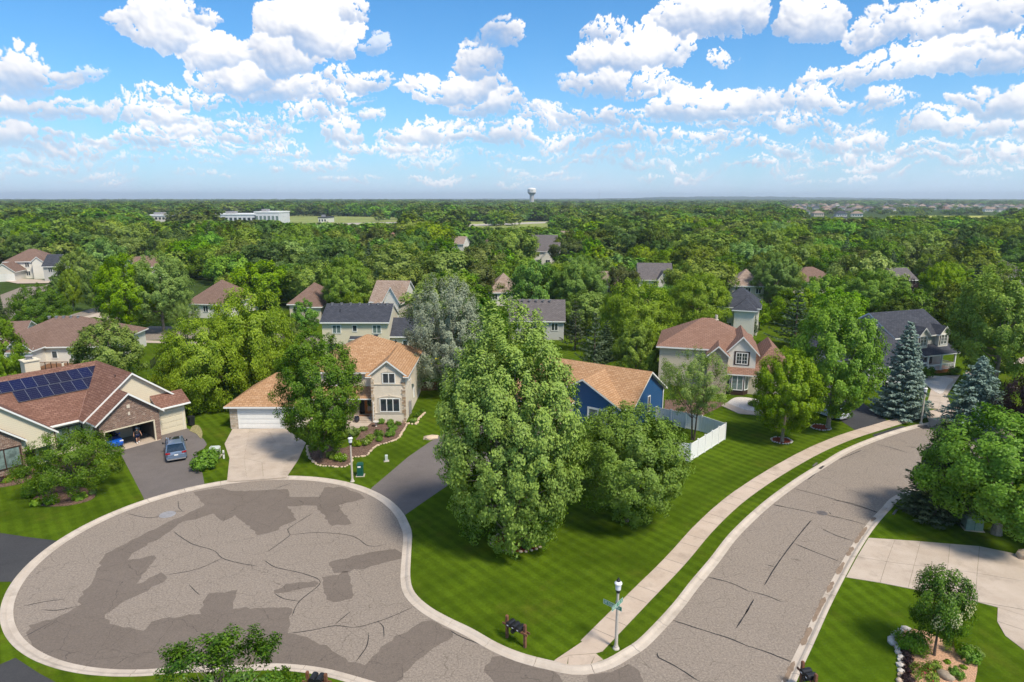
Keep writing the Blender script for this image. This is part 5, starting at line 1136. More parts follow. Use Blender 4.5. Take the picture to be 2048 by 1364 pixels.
tree('rounded', 1762, 660, 597, 62, 'dark bushy tree on top of the charcoal roof line')
for i, (x, w_) in enumerate([(1478, 22), (1492, 20), (1505, 20)]): tree('arborvitae', x, 668 + i, 612 + i * 4, w_, 'dark upright arborvitae by the cream wall, %s of three' % ('left', 'middle', 'right')[i], group='arborvitae in front of the near-black roofed house')
tree('spruce', 5, 668, 580, 40, 'dark conifer at the far left edge beside the street')
tree('tall', 118, 600, 548, 34, 'small dark tree beside the street in front of the pale corner house')
tree('sparse', 375, 690, 600, 60, 'greyish green loose tree below the paired maples')
tree('tall', 1518, 660, 600, 40, 'dark tree right of the near-black roof')
tree('lime', 2020, 640, 560, 50, 'green tree below the pale house at the right edge')
tree('olive_' if 'olive_' in KIND else 'rounded', 1700, 640, 560, 60, 'mid green tree between two round maples behind the porch house')
tree('tall', 590, 700, 640, 40, 'small green tree at the left end of the charcoal roof')
tree('rounded', 540, 600, 545, 90, 'bushy green tree left of the low brown hip roof')
tree('rounded', 470, 610, 545, 70, 'rounded tree behind the mauve-brown hip roof')
tree('rounded', 1330, 640, 570, 90, 'green tree beside the slate-grey roof, in front of the dark oak')

# ------------------------------------------------------------- woods: the nearest three hundred one by one, the rest as one mass
def merged(k):
    """crown and trunk of a kind in one mesh, for trees too small to show their parts"""
    me, tr, H0, R0 = KIND[k]; bm = bmesh.new(); bm.from_mesh(me); n0 = len(bm.faces); lay = bm.faces.layers.float.get('tone')
    bm.from_mesh(tr)
    bm.faces.ensure_lookup_table()
    for f in bm.faces[n0:]: f.material_index = 1
    out = bpy.data.meshes.new('woodland_tree'); bm.to_mesh(out); bm.free(); out.materials.clear(); out.materials.append(me.materials[0]); out.materials.append(tr.materials[0]); return out
def far_kind(key, H, R, z0, prof, nc, nl, ls, leaf, **kw):
    me, tips, _ = crown('crown', H, R, z0, prof, nc, nl, ls, L[leaf], hash_(key), **kw); mb = MB(); mb.tube([(0, 0, 0), (0, 0, H * 0.6)], [0.3, 0.15], 5); KIND[key] = (me, mb.mesh('trunk', M['bark']), REAL[1], REAL[0])
far_kind('farA', 12, 6.0, 0.8, dome, 34, 2300, 1.0, 'wood', rc=0.30, wob=0.2); far_kind('farB', 14, 4.8, 1.0, oval, 26, 1900, 1.0, 'wood', rc=0.30, up=0.8, wob=0.16)
far_kind('farC', 11, 5.2, 0.6, ball, 26, 1900, 1.0, 'wood', rc=0.34, wob=0.14)
open_px = [[(556,432),(800,434),(818,440),(812,450),(660,458),(556,452)], [(900,443),(1130,443),(1130,462),(960,464),(900,458)], [(1750,430),(2060,430),(2060,444),(1750,441)], [(1120,407),(1200,407),(1200,411),(1120,411)], [(1290,407),(1370,408),(1370,414),(1290,413)], [(280,436),(362,436),(362,450),(280,450)],[(426,430),(560,430),(560,450),(426,450)]]
def inside(p, poly):
    c = False; n = len(poly)
    for i in range(n):
        a, b = poly[i], poly[(i + 1) % n]
        if (a[1] > p[1]) != (b[1] > p[1]) and p[0] < (b[0] - a[0]) * (p[1] - a[1]) / (b[1] - a[1]) + a[0]: c = not c
    return c
HOUSES = [o for o in bpy.data.objects if o.get('category') == 'house']
def top_limit(px, D):
    """highest photo row a treetop may reach at this bearing and distance, so that clearings stay in view"""
    lim = 0
    if 560 < px < 815 and D < 700: lim = 447
    if 915 <= px < 1110 and D < 620: lim = 455
    if 284 < px < 362 and D < 800: lim = 443
    if 430 < px < 560 and D < 850: lim = 441
    if 1770 < px < 2010 and D < 900: lim = 433
    if 1600 < px < 1780 and D < 1000: lim = 436
    if 1035 < px < 1130 and D < 300: lim = 524
    return lim
hs = [(o.location.x, o.location.y) for o in HOUSES]
hw_px = []
for o in HOUSES:
    if o.location.y > 92:
        p = proj(o.location.x, o.location.y, 0); hw_px.append((p[0], o.location.y, p[1], 9 * FPX / o.location.y))
def free(X, Y, rad_):
    if any((X - a) ** 2 + (Y - b) ** 2 < (rad_ + 8) ** 2 for a, b in hs): return False
    if any((X - a) ** 2 + (Y - b) ** 2 < (0.75 * (rad_ + c)) ** 2 for a, b, c in SHOWN): return False
    return True
cands = []; r_ = random.Random(4); cell = {}
def near_ok(X, Y, d):
    k = (int(X // 10), int(Y // 10))
    for i in (-1, 0, 1):
        for j in (-1, 0, 1):
            for a, b in cell.get((k[0] + i, k[1] + j), ()):
                if (a - X) ** 2 + (b - Y) ** 2 < d * d: return False
    return True
for _ in range(80000):
    Y = 108 + 522 * r_.random() ** 0.85; X = r_.uniform(-1.15, 1.15) * Y; px, py = proj(X, Y, 0)
    if -60 < px < 440 and Y < (250 if px < 215 else 205): continue
    if px <= -60 and Y < 125: continue
    if px < 640 and Y < 150: continue
    if Y < 128 and (px < 600 or 1300 < px < 1500): continue
    if Y < 260 and px < 180 and r_.random() < 0.6: continue
    hgt = r_.uniform(8.5, 15.5) * (1.0 if px > 700 else 1.08)
    if Y < 240: hgt *= 0.85
    if any(inside((px, py), q) for q in open_px) and r_.random() > (0.012 if Y > 450 else 0): continue
    tp = proj(X, Y, hgt)[1]; lim = top_limit(px, Y)
    if lim and tp < lim:
        hgt2 = 0
        for hh in np.arange(hgt, 4.5, -0.5):
            if proj(X, Y, hh)[1] >= lim: hgt2 = hh; break
        if not hgt2: continue
        hgt = hgt2
    bad = False
    for hx, hy, hp, ww in hw_px:                  # do not bury the houses that the photo shows
        if abs(px - hx) < ww and Y < hy + 4 and hy - Y < 90 and proj(X, Y, hgt)[1] < hp - 2.5 * FPX / hy * (1 if hy < 300 else 0.4): bad = True; break
    if bad: continue
    d = 6.2 + hgt * 0.28
    if not near_ok(X, Y, d) or not free(X, Y, 3.5): continue
    cell.setdefault((int(X // 10), int(Y // 10)), []).append((X, Y)); cands.append((X, Y, hgt, px))
def score(c): return -(c[2] / c[1]) * (1.0 if abs(c[3] - 1024) < 1100 else 0.1)
cands.sort(key=score); near300, rest = cands[:238], cands[238:]
KIND['sprucewood'] = KIND['spruce']
far_kind('limewood', 11, 5.0, 0.8, ball, 50, 11000, 0.42, 'lime', rc=0.28, wob=0.1)
MW = {k: merged(k) for k in ('broad', 'tall', 'rounded', 'farA', 'farB', 'farC', 'limewood', 'sprucewood')}
marks = [(o.location.x, o.location.y, o['label']) for o in HOUSES if o.location.y > 110]
def where(X, Y, px):
    return ('the left third of' if px < 680 else 'the middle of' if px < 1365 else 'the right third of')
SHORT = {'corner_lot_house': 'the pale street-corner house', 'cul_de_sac_house': 'the mauve-brown hip roof', 'hip_roof_house': 'the low brown hip roof', 'shake_roof_house': 'the weathered shake roof', 'terrace_house': 'the twin-gabled house',
  'slate_roof_house': 'the slate-grey roof', 'dark_roof_house': 'the near-black hip roof', 'apricot_house': 'the tall beige house', 'long_roof_house': 'the long brown roof', 'grey_gable_house': 'the small grey roof', 'edge_house': 'the right-edge house', 'navy_gable_house': 'the slate-blue gabled house', 'hidden_house': 'the white-gabled house',
  'charcoal_roof_house': 'the charcoal-roofed house', 'porch_house': 'the porch house', 'brown_hip_house': 'the broad brown hip roof', 'back_gable_house': 'the speckled grey roof'}
LANDS, WL = [], {}
for o in HOUSES:
    if o.name in SHORT: LANDS.append((proj(o.location.x, o.location.y, 0)[0], o.location.y, SHORT[o.name], o.location.x))
LANDS += [(60 + 0 * 1, 330, 'the far left edge of the woods', (60 - 1024) / FPX * 330), (1024, 420, 'the centre of the far woods', 0.0), (1850, 420, 'the yellow field at right', 826 / FPX * 420), (690, 420, 'the pale far field', -334 / FPX * 420), (400, 420, 'the long white building', -624 / FPX * 420)]
for i, (X, Y, h, px) in enumerate(near300):
    k = r_.choice(('broad', 'broad', 'tall', 'rounded', 'rounded', 'rounded', 'limewood', 'limewood', 'sprucewood')) if i < 225 else ('farA', 'farB', 'farC')[i % 3]
    ref = KIND[k]; s_ = h / ref[2]; sx = s_ * r_.uniform(1.0, 1.38)
    shape = {'broad': 'wide-crowned', 'farA': 'wide-crowned', 'tall': 'upright oval', 'farB': 'upright oval', 'rounded': 'round-headed', 'farC': 'round-headed', 'limewood': 'bright yellow-green', 'sprucewood': 'dark pointed evergreen'}[k]
    if k == 'sprucewood': sx = s_ * 1.1
    size = 'low' if h < 10 else 'tall' if h > 13 else 'mid-height'; wood_ = where(X, Y, px); row = 'front edge' if Y < 215 else 'middle rows' if Y < 300 else 'back rows'
    o = link('woodland_tree', MW[k], None, (X, Y, 0), r_.uniform(0, 6.28), (sx, sx, s_), label='x', cat='tree')
    best = min(LANDS, key=lambda q: abs(q[0] - px) + abs(q[1] - Y) * (0.9 if Y < 300 else 0.5) + 12)
    dy = Y - best[1]; rel = 'behind' if dy > abs(best[0] - px) * Y / FPX and dy > 8 else 'in front of' if -dy > abs(best[0] - px) * Y / FPX and dy < -8 else 'left of' if px < best[0] else 'right of'
    WL.setdefault('%s %s tree %s %s' % (size, shape, rel, best[2]), []).append((math.hypot(X - best[3], Y - best[1]), o))
ORD = ['nearest', 'second', 'third', 'fourth', 'fifth', 'sixth', 'seventh', 'eighth', 'ninth', 'tenth']
for lab, lst in WL.items():
    lst.sort(key=lambda q: q[0])
    for n_, (_, o) in enumerate(lst):
        o['label'] = lab if len(lst) == 1 else '%s %s' % (ORD[min(n_, 9)], lab); o['group'] = 'woodland trees behind the houses'
far = [(X, Y, h) for X, Y, h, px in rest]
for _ in range(23000):
    u = r_.random(); Y = 620 * (6500 / 620) ** u; X = r_.uniform(-1.12, 1.12) * Y; px, py = proj(X, Y, 0); h = r_.uniform(8, 15.5) + (1.5 if px < 900 else 0)
    if any(inside((px, py), q) for q in open_px) and r_.random() > (0.012 if Y > 450 else 0): continue
    lim = top_limit(px, Y); sc = 1.0 + (Y / 2600)
    if px > 1560 and 950 < Y < 2300 and r_.random() < 0.72: continue
    if px > 1000 and Y > 1100 and r_.random() < 0.35: continue
    if lim and proj(X, Y, h)[1] < lim: continue
    if 1560 < px and 900 < Y < 2200: h *= 0.55
    far.append((X, Y, h * (1 + 0.02 * sc)))
def mass(name, pts, srcs, label=None, spread=None, **kw):
    """one object: points with a size each, a tree set on every point"""
    me = bpy.data.meshes.new(name); me.from_pydata([(p[0], p[1], 0) for p in pts], [], [])
    a = me.attributes.new('size', 'FLOAT', 'POINT'); a.data.foreach_set('value', [float(p[2]) for p in pts])
    w_ = me.attributes.new('wide', 'FLOAT', 'POINT'); w_.data.foreach_set('value', [float(p[2]) * (1 + p[1] / 2400) * r_.uniform(1.0, 1.5) for p in pts])
    o = link(name, me, None, kind='stuff', **kw)
    ng = bpy.data.node_groups.new(name, 'GeometryNodeTree'); ng.interface.new_socket('Geometry', in_out='INPUT', socket_type='NodeSocketGeometry'); ng.interface.new_socket('Geometry', in_out='OUTPUT', socket_type='NodeSocketGeometry')
    gi, go = ng.nodes.new('NodeGroupInput'), ng.nodes.new('NodeGroupOutput'); lk = ng.links.new
    m2p = ng.nodes.new('GeometryNodeMeshToPoints'); lk(gi.outputs[0], m2p.inputs[0]); m2p.inputs['Radius'].default_value = 0.01
    g2i = ng.nodes.new('GeometryNodeGeometryToInstance')
    for s_ in srcs[::-1]:
        oi = ng.nodes.new('GeometryNodeObjectInfo'); oi.inputs['Object'].default_value = s_; lk(oi.outputs['Geometry'], g2i.inputs[0])
    iop = ng.nodes.new('GeometryNodeInstanceOnPoints'); lk(m2p.outputs[0], iop.inputs['Points']); lk(g2i.outputs[0], iop.inputs['Instance']); iop.inputs['Pick Instance'].default_value = True
    def rnd(lo, hi, seed, typ='FLOAT'):
        rv = ng.nodes.new('FunctionNodeRandomValue'); rv.data_type = typ
        if typ == 'INT': rv.inputs[4].default_value = lo; rv.inputs[5].default_value = hi; rv.inputs['Seed'].default_value = seed; return rv.outputs[2]
        rv.inputs[2].default_value = lo; rv.inputs[3].default_value = hi; rv.inputs['Seed'].default_value = seed; return rv.outputs[1]
    lk(rnd(0, len(srcs) - 1, 3, 'INT'), iop.inputs['Instance Index'])
    cx_ = ng.nodes.new('ShaderNodeCombineXYZ'); lk(rnd(0, 6.28, 5), cx_.inputs[2]); lk(cx_.outputs[0], iop.inputs['Rotation'])
    def attr(nm): n_ = ng.nodes.new('GeometryNodeInputNamedAttribute'); n_.data_type = 'FLOAT'; n_.inputs[0].default_value = nm; return n_.outputs[0]
    def div(a_, b_): d_ = ng.nodes.new('ShaderNodeMath'); d_.operation = 'DIVIDE'; lk(a_, d_.inputs[0]); d_.inputs[1].default_value = b_; return d_.outputs[0]
    sc_ = ng.nodes.new('ShaderNodeCombineXYZ'); wv_ = div(attr('wide'), 12.0); lk(wv_, sc_.inputs[0]); lk(wv_, sc_.inputs[1]); lk(div(attr('size'), 12.5), sc_.inputs[2]); lk(sc_.outputs[0], iop.inputs['Scale'])
    lk(iop.outputs[0], go.inputs[0]); md = o.modifiers.new('scatter', 'NODES'); md.node_group = ng; return o
srcs = []
for k in ('farA', 'farB', 'farC'):                # three source trees standing in the far left woods; they are seen like the others
    s_ = next((o for o in bpy.data.objects if o.name.startswith('woodland_tree') and o.data == MW[k]), None)
    srcs.append(s_)
mass('woodland', far, srcs)
# undergrowth that closes the gaps under the woods
# ------------------------------------------------------------- street furniture
M['lampconc'] = simple('lamp_concrete', (0.52, 0.46, 0.39), 0.8, 0.2, 0.12, 6); M['lens'] = simple('frosted_lens', (0.75, 0.76, 0.80), 0.3, 0.5, 0.03)
M['signgreen'] = simple('sign_green', (0.01, 0.22, 0.13), 0.35, 0.5, 0.05)
lp = MB(); lp.lathe([(0.21, -0.05), (0.19, 0.05), (0.13, 0.13), (0.125, 0.2), (0.10, 0.24), (0.095, 0.36), (0.068, 3.55), (0.0, 3.56)], 14); LPOST = lp.mesh('lamp_post_shaft', M['lampconc'])
lp = MB(); lp.lathe([(0.09, 3.5), (0.12, 3.56), (0.13, 3.68), (0.10, 3.7)], 12); LCOL = lp.mesh('collar', M['black'])
lp = MB(); lp.lathe([(0.10, 3.68), (0.15, 3.71), (0.165, 4.0), (0.155, 4.02), (0, 4.02)], 14); LLENS = lp.mesh('lens', M['lens'])
lp = MB(); lp.lathe([(0.175, 4.02), (0.175, 4.06), (0.0, 4.06)], 14, 1); lp.lathe([(0.215, 4.06), (0.21, 4.12), (0.13, 4.22), (0.0, 4.24)], 16, 0); LHOOD = lp.mesh('hood', [M['fencewhite'], M['black']])
lp = MB(); lp.lathe([(0.125, 4.215), (0.11, 4.30), (0.06, 4.35), (0.03, 4.42), (0, 4.46)], 12); LCAP = lp.mesh('finial', M['black'])
def lamp(px, label):
    x, y = g(px[0], px[1], K); r = empty('street_lamp', (x, y, K), 0.3, label=label, cat='street lamp', group='street lamps along the kerb')
    for n, m in (('lamp_post', LPOST), ('collar', LCOL), ('lens', LLENS), ('hood', LHOOD), ('finial', LCAP)): link(n, m, r)
    return r
lamp((1232, 1297), 'concrete street lamp carrying two green street name blades at the corner')
lamp((705, 963), 'concrete street lamp at the top of the turning circle near the dark green pedestal')
lamp((1842, 847), 'farthest concrete street lamp, beside the blue spruce')
# street name blades with their lettering
x, y = g(1232, 1297, K)
for z, rz, tx, lab in ((2.95, 52, 'xxxxx xx x', 'upper green street name blade on the corner lamp, pointing towards the sidewalk'), (2.68, -42, 'xxxxxx xx', 'lower green street name blade on the corner lamp, pointing across the road')):
    r = empty('street_sign', (x, y, K + z), rad(rz), label=lab, cat='street sign', group='street name blades')
    mb = MB(); mb.box(-0.86, 0.36, -0.125, -0.115, -0.14, 0.14); mb.build('sign_blade', M['signgreen'], r)
    mb = MB()
    for q in ((-0.86, 0.36, 0.122, 0.138), (-0.86, 0.36, -0.138, -0.122), (-0.86, -0.844, -0.122, 0.122), (0.344, 0.36, -0.122, 0.122)): mb.box(q[0], q[1], -0.128, -0.1255, q[2], q[3])
    mb.build('sign_border', M['fencewhite'], r)
    mb = MB(); rr_ = random.Random(len(tx))          # white letter strokes, as unreadable as in the photograph
    for q_, ch in enumerate(tx):
        x_ = -0.78 + q_ * 1.06 / len(tx)
        if ch == ' ': continue
        mb.box(x_, x_ + 0.018, -0.129, -0.1255, -0.075, 0.075)
        if rr_.random() < 0.7: mb.box(x_ + 0.055, x_ + 0.073, -0.129, -0.1255, -0.075, 0.075 if rr_.random() < 0.6 else 0.0)
        mb.box(x_ + 0.018, x_ + 0.055, -0.129, -0.1255, *((0.055, 0.073) if rr_.random() < 0.5 else (-0.01, 0.01)))
    mb.build('lettering', M['fencewhite'], r)
    mb = MB(); mb.box(-0.14, 0.14, -0.115, -0.09, -0.03, 0.03); mb.lathe([(0.10, -0.04), (0.12, -0.04), (0.12, 0.04), (0.10, 0.04)], 12); mb.build('bracket', M['greyiron'], r)
# mailboxes
def mailbox_stand(loc, rz, n, label, span=1.35):
    r = empty('mailbox_stand', (loc[0], loc[1], K), rz, label=label, cat='mailbox stand')
    for sx in (-span / 2 - 0.12, span / 2 + 0.12):
        mb = MB(); mb.box(sx - 0.07, sx + 0.07, -0.07, 0.07, -0.05, 1.42); mb.face([(sx - 0.07, -0.07, 1.42), (sx + 0.07, -0.07, 1.42), (sx + 0.07, 0, 1.47), (sx - 0.07, 0, 1.47)]); mb.box(sx - 0.055, sx + 0.055, -0.055, 0.055, 1.42, 1.46); mb.build('post', M['wood'], r)
    for yy in (-0.13, 0.09): mb = MB(); mb.box(-span / 2 - 0.38, span / 2 + 0.38, yy, yy + 0.05, 0.86, 0.98); mb.build('rail', M['wood'], r)
    mb = MB(); mb.box(-span / 2, span / 2, -0.22, 0.26, 0.985, 1.01); mb.build('shelf', M['wood'], r)
    for k in range(n):
        xk = -span / 2 + span * (k + 0.5) / n; w = span / n / 2 - 0.03
        m = empty('mailbox', g_world(r, (xk, -0.02, 1.01)), rz, label='black mailbox %s on the wooden stand' % (('nearest the left post', 'in the middle', 'nearest the right post')[k] if n == 3 else ('left', 'right')[k]) + ('' if n == 3 else ' at the bottom edge near ' + label.split()[-1]), cat='mailbox', group='black mailboxes on the wooden stands')
        mb = MB(); prof = [(-w, 0), (-w, 0.16)] + [(-w * math.cos(a), 0.16 + w * 0.62 * math.sin(a)) for a in np.linspace(0.2, math.pi - 0.2, 7)] + [(w, 0.16), (w, 0)]
        for i in range(len(prof) - 1):
            a, b = prof[i], prof[i + 1]; mb.face([(a[0], -0.27, a[1]), (a[0], 0.25, a[1]), (b[0], 0.25, b[1]), (b[0], -0.27, b[1])], 0, 1 < i < 9)
        mb.face([(p[0], 0.25, p[1]) for p in prof]); mb.face([(p[0], -0.27, p[1]) for p in prof[::-1]]); mb.build('mailbox_body', M['black'], m)
        mb = MB(); mb.box(-w * 0.88, w * 0.88, -0.29, -0.272, 0.02, 0.17); mb.build('mailbox_door', M['dark'], m)
        mb = MB(); mb.box(-w * 0.35, w * 0.35, -0.30, -0.291, 0.06, 0.11); mb.build('number_plate', M['lens'], m)
        mb = MB(); mb.box(w + 0.002, w + 0.012, -0.1, 0.06, 0.13, 0.16); mb.build('flag', M['black'], m)
    mb = MB(); mb.lathe([(0.0, 0.0), (0.13, 0.0), (0.13, 0.02), (0.13, 0.4), (0.0, 0.4)], 10); t = mb.build('newspaper_tube', M['black'], r, (-0.2, 0.28, 0.66)); t.rotation_euler = (math.pi / 2, 0, 0)
    return r
def g_world(r, p):
    c, s = math.cos(r.rotation_euler.z), math.sin(r.rotation_euler.z); return (r.location.x + p[0] * c - p[1] * s, r.location.y + p[0] * s + p[1] * c, r.location.z + p[2])
a, b = Vector(g(1014, 1275, K)), Vector(g(1050, 1295, K)); mid = (a + b) / 2
mailbox_stand(mid, math.atan2(b.y - a.y, b.x - a.x), 3, 'rustic wooden stand holding three black mailboxes at the curb corner', 1.1)
mailbox_stand(g(1614, 1385, K), rad(-75), 2, 'wooden post with black mailboxes at the bottom edge of the main road', 0.75)
mailbox_stand(g(636, 1395, K), rad(170), 2, 'mailbox stand beside the open treetop at the bottom circle', 0.75)
def street_box(px, dims, mat, name, label, rz=0.0, lid=0.02, cat='utility box', pad=True, parts=True):
    x, y = g(px[0], px[1], K); r = empty(name, (x, y, K), rz, label=label, cat=cat); w, d, h = dims
    mb = MB(); mb.box(-w / 2, w / 2, -d / 2, d / 2, 0, h * 0.86); mb.build('cabinet', mat, r)
    mb = MB(); mb.box(-w / 2 - lid, w / 2 + lid, -d / 2 - lid, d / 2 + lid, h * 0.86, h * 0.9); q = [(-w / 2, -d / 2), (w / 2, -d / 2), (w / 2, d / 2), (-w / 2, d / 2)]
    t = [(a * 0.8, b * 0.8) for a, b in q]
    for i in range(4): j = (i + 1) % 4; mb.face([(q[i][0], q[i][1], h * 0.9), (q[j][0], q[j][1], h * 0.9), (t[j][0], t[j][1], h), (t[i][0], t[i][1], h)])
    mb.face([(a, b, h) for a, b in t]); mb.build('lid', mat, r)
    if pad: mb = MB(); mb.box(-w / 2 - 0.12, w / 2 + 0.12, -d / 2 - 0.12, d / 2 + 0.12, -0.05, 0.03); mb.build('pad', M['kerb'], r)
    return r
M['boxgreen'] = simple('dark_green_paint', (0.01, 0.085, 0.06), 0.45, 0.4, 0.1); M['boxgrey'] = simple('faded_green_paint', (0.21, 0.28, 0.22), 0.6, 0.3, 0.15, 4); M['boxpale'] = simple('pale_grey_paint', (0.50, 0.54, 0.50), 0.5, 0.3, 0.08)
r = street_box((721, 951), (0.55, 0.45, 1.25), M['boxgreen'], 'utility_pedestal', 'tall dark green utility pedestal beside the street lamp on the stucco house lawn', 0.1)
mb = MB(); mb.box(-0.2, 0.08, -0.236, -0.228, 0.85, 1.0); mb.build('notice_plate', M['fencewhite'], r)
street_box((773, 922), (0.26, 0.26, 0.62), M['boxpale'], 'cable_pedestal', 'small pale grey cable pedestal on the lawn left of the driveway', 0.2, 0.01)
r = street_box((1943, 1056), (1.15, 1.0, 0.95), M['boxgrey'], 'transformer_cabinet', 'faded green transformer cabinet under the big bright maple', -0.25)
mb = MB(); mb.box(-0.015, 0.015, -0.51, 0.505, 0.0, 0.86); mb.build('door_seam', M['boxgreen'], r)
street_box((430, 913), (0.95, 0.85, 1.0), M['boxpale'], 'transformer_cabinet', 'pale grey transformer cabinet behind the trimmed shrub between two driveways', 0.15)
x, y = g(448, 917, K); r = empty('marker_post', (x, y, K), label='thin white marker post between the grey cabinet and the concrete driveway', cat='marker post')
mb = MB(); mb.box(-0.07, 0.07, -0.05, 0.05, 0, 0.85); mb.build('post', M['fencewhite'], r); mb = MB(); mb.box(-0.075, 0.075, -0.055, 0.055, 0.42, 0.62); mb.build('notice_plate', M['greyiron'], r)
# ------------------------------------------------------------- fences
def fence_run(root, a, b, n, h, mat, style='vinyl'):
    a, b = Vector(a), Vector(b); d = (b - a) / n; ang_ = math.atan2(d.y, d.x); ln = d.length
    for i in range(n + 1):
        p = a + d * i; mb = MB(); s_ = 0.065 if style == 'vinyl' else 0.03
        mb.box(-s_, s_, -s_, s_, -0.05, h + 0.05)
        if style == 'vinyl': mb.box(-s_ * 1.3, s_ * 1.3, -s_ * 1.3, s_ * 1.3, h + 0.05, h + 0.09)
        o = link('post', mb.mesh('post', mat), root, (p.x, p.y, 0), ang_)
    for i in range(n):
        p = a + d * i; mb = MB()
        if style == 'vinyl':
            mb.box(0.065, ln - 0.065, -0.025, 0.025, h - 0.09, h); mb.box(0.065, ln - 0.065, -0.025, 0.025, 0.04, 0.16); m_ = max(1, int(ln / 0.29)); w_ = (ln - 0.13) / m_
            for k in range(m_): mb.box(0.065 + k * w_ + 0.006, 0.065 + (k + 1) * w_ - 0.006, -0.012, 0.012, 0.16, h - 0.09)
            nm = 'fence_panel'
        elif style == 'iron':
            mb.box(0.03, ln - 0.03, -0.015, 0.015, h - 0.1, h - 0.06); mb.box(0.03, ln - 0.03, -0.015, 0.015, 0.12, 0.16)
            for k in range(int(ln / 0.13)): x_ = 0.1 + k * 0.13; mb.box(x_ - 0.01, x_ + 0.01, -0.01, 0.01, 0.05, h)
            nm = 'fence_panel'
        else:
            mb.box(0, ln, 0.0, 0.04, h * 0.25, h * 0.32); mb.box(0, ln, 0.0, 0.04, h * 0.75, h * 0.82)
            for k in range(int(ln / 0.16)): x_ = k * 0.16; mb.box(x_ + 0.01, x_ + 0.14, -0.02, 0.0, 0.05, h)
            nm = 'fence_panel'
        link(nm, mb.mesh(nm, mat), root, (p.x, p.y, 0), ang_)
vf = empty('vinyl_fence', (0, 0, K), label='white vinyl privacy fence closing the yard right of the blue house', cat='fence')
P1, P2, P3, P4 = (17.2, 60.9), (22.4, 66.9), (20.6, 69.4), (16.3, 72.4)
fence_run(vf, P1, P2, 5, 1.8, M['fencewhite']); fence_run(vf, P2, P3, 1, 1.8, M['fencewhite']); fence_run(vf, P3, P4, 3, 1.8, M['fencewhite'])
fence_run(vf, P1, (15.6, 61.5), 1, 1.8, M['fencewhite'])
bf = empty('iron_fence', (0, 0, K), label='black metal picket fence behind the solar-roofed house', cat='fence')
fence_run(bf, g(302, 738, K), g(338, 708, K), 5, 1.3, M['dark'], 'iron'); fence_run(bf, g(338, 808, K), g(430, 800, K), 4, 1.2, M['dark'], 'iron')
rf = empty('wood_fence', (0, 0, K), label='reddish wooden picket fence right of the stucco house', cat='fence'); fence_run(rf, g(838, 782, K), g(875, 781, K), 2, 1.2, M['wood'], 'wood')
# goal frame and slide in the back gardens
x, y = g(458, 722, K); r = empty('soccer_goal', (x, y, K), 0.2, label='small white soccer goal frame on the back lawn', cat='soccer goal')
mb = MB(); mb.tube([(-1.2, 0, 0), (-1.2, 0, 1.7), (1.2, 0, 1.7), (1.2, 0, 0)], [0.04] * 4, 6); mb.build('goal_frame', M['fencewhite'], r)
mb = MB(); mb.tube([(-1.2, 0, 1.7), (-1.2, 1.1, 0.05), (1.2, 1.1, 0.05), (1.2, 0, 1.7)], [0.025] * 4, 5); mb.build('back_stay', M['fencewhite'], r)
x, y = g(842, 745, K); r = empty('play_slide', (x, y, K), 0.5, label='yellow plastic slide on the back lawn right of the stucco house', cat='slide')
ys = simple('yellow_plastic', (0.75, 0.68, 0.03), 0.4, 0.4, 0.05); mb = MB()
for i in range(6):
    x0, x1, z0, z1 = i * 0.45, (i + 1) * 0.45, 0.15 + i * 0.28, 0.15 + (i + 1) * 0.28
    mb.face([(x0, -0.28, z0), (x0, 0.28, z0), (x1, 0.28, z1), (x1, -0.28, z1)][::-1])
    for s_ in (-0.28, 0.28): mb.face([(x0, s_, z0), (x1, s_, z1), (x1, s_, z1 + 0.16), (x0, s_, z0 + 0.16)])
mb.build('chute', ys, r); mb = MB()
for s_ in (-0.25, 0.25): mb.tube([(2.75, s_, 1.9), (3.3, s_, 0)], [0.03, 0.03], 6)
for k in range(4): mb.tube([(2.85 + k * 0.12, -0.25, 1.55 - k * 0.4), (2.85 + k * 0.12, 0.25, 1.55 - k * 0.4)], [0.02, 0.02], 5)
mb.build('ladder', M['dark'], r)
# wheelie bin, planter
x, y = g(383, 851, K); r = empty('wheelie_bin', (x, y, K), rad(52), label='black wheelie bin against the wall corner of the brick house', cat='wheelie bin')
mb = MB(); q = [(-0.25, -0.28), (0.25, -0.28), (0.25, 0.28), (-0.25, 0.28)]; t = [(a * 1.18, b * 1.18) for a, b in q]
for i in range(4): j = (i + 1) % 4; mb.face([(q[i][0], q[i][1], 0.08), (q[j][0], q[j][1], 0.08), (t[j][0], t[j][1], 1.0), (t[i][0], t[i][1], 1.0)])
mb.build('bin_body', M['black'], r); mb = MB(); mb.box(-0.32, 0.32, -0.36, 0.35, 1.0, 1.07); mb.build('lid', M['dark'], r)
for s_ in (-0.27, 0.27): mb = MB(); mb.lathe([(0, -0.03), (0.12, -0.03), (0.12, 0.03), (0, 0.03)], 10); w_ = mb.build('wheel', M['dark'], r, (s_, 0.26, 0.12)); w_.rotation_euler = (0, math.pi / 2, 0)
x, y = g(714, 845, K); r = empty('planter_pot', (x, y, K), label='dark glazed planter pot on the entry walk of the stucco house', cat='planter pot')
mb = MB(); mb.lathe([(0.16, 0), (0.3, 0.3), (0.32, 0.5), (0.24, 0.68), (0.28, 0.72), (0.24, 0.74), (0.2, 0.66), (0, 0.64)], 14); mb.build('pot', simple('glazed_pot', (0.02, 0.022, 0.035), 0.25, 0.6), r)
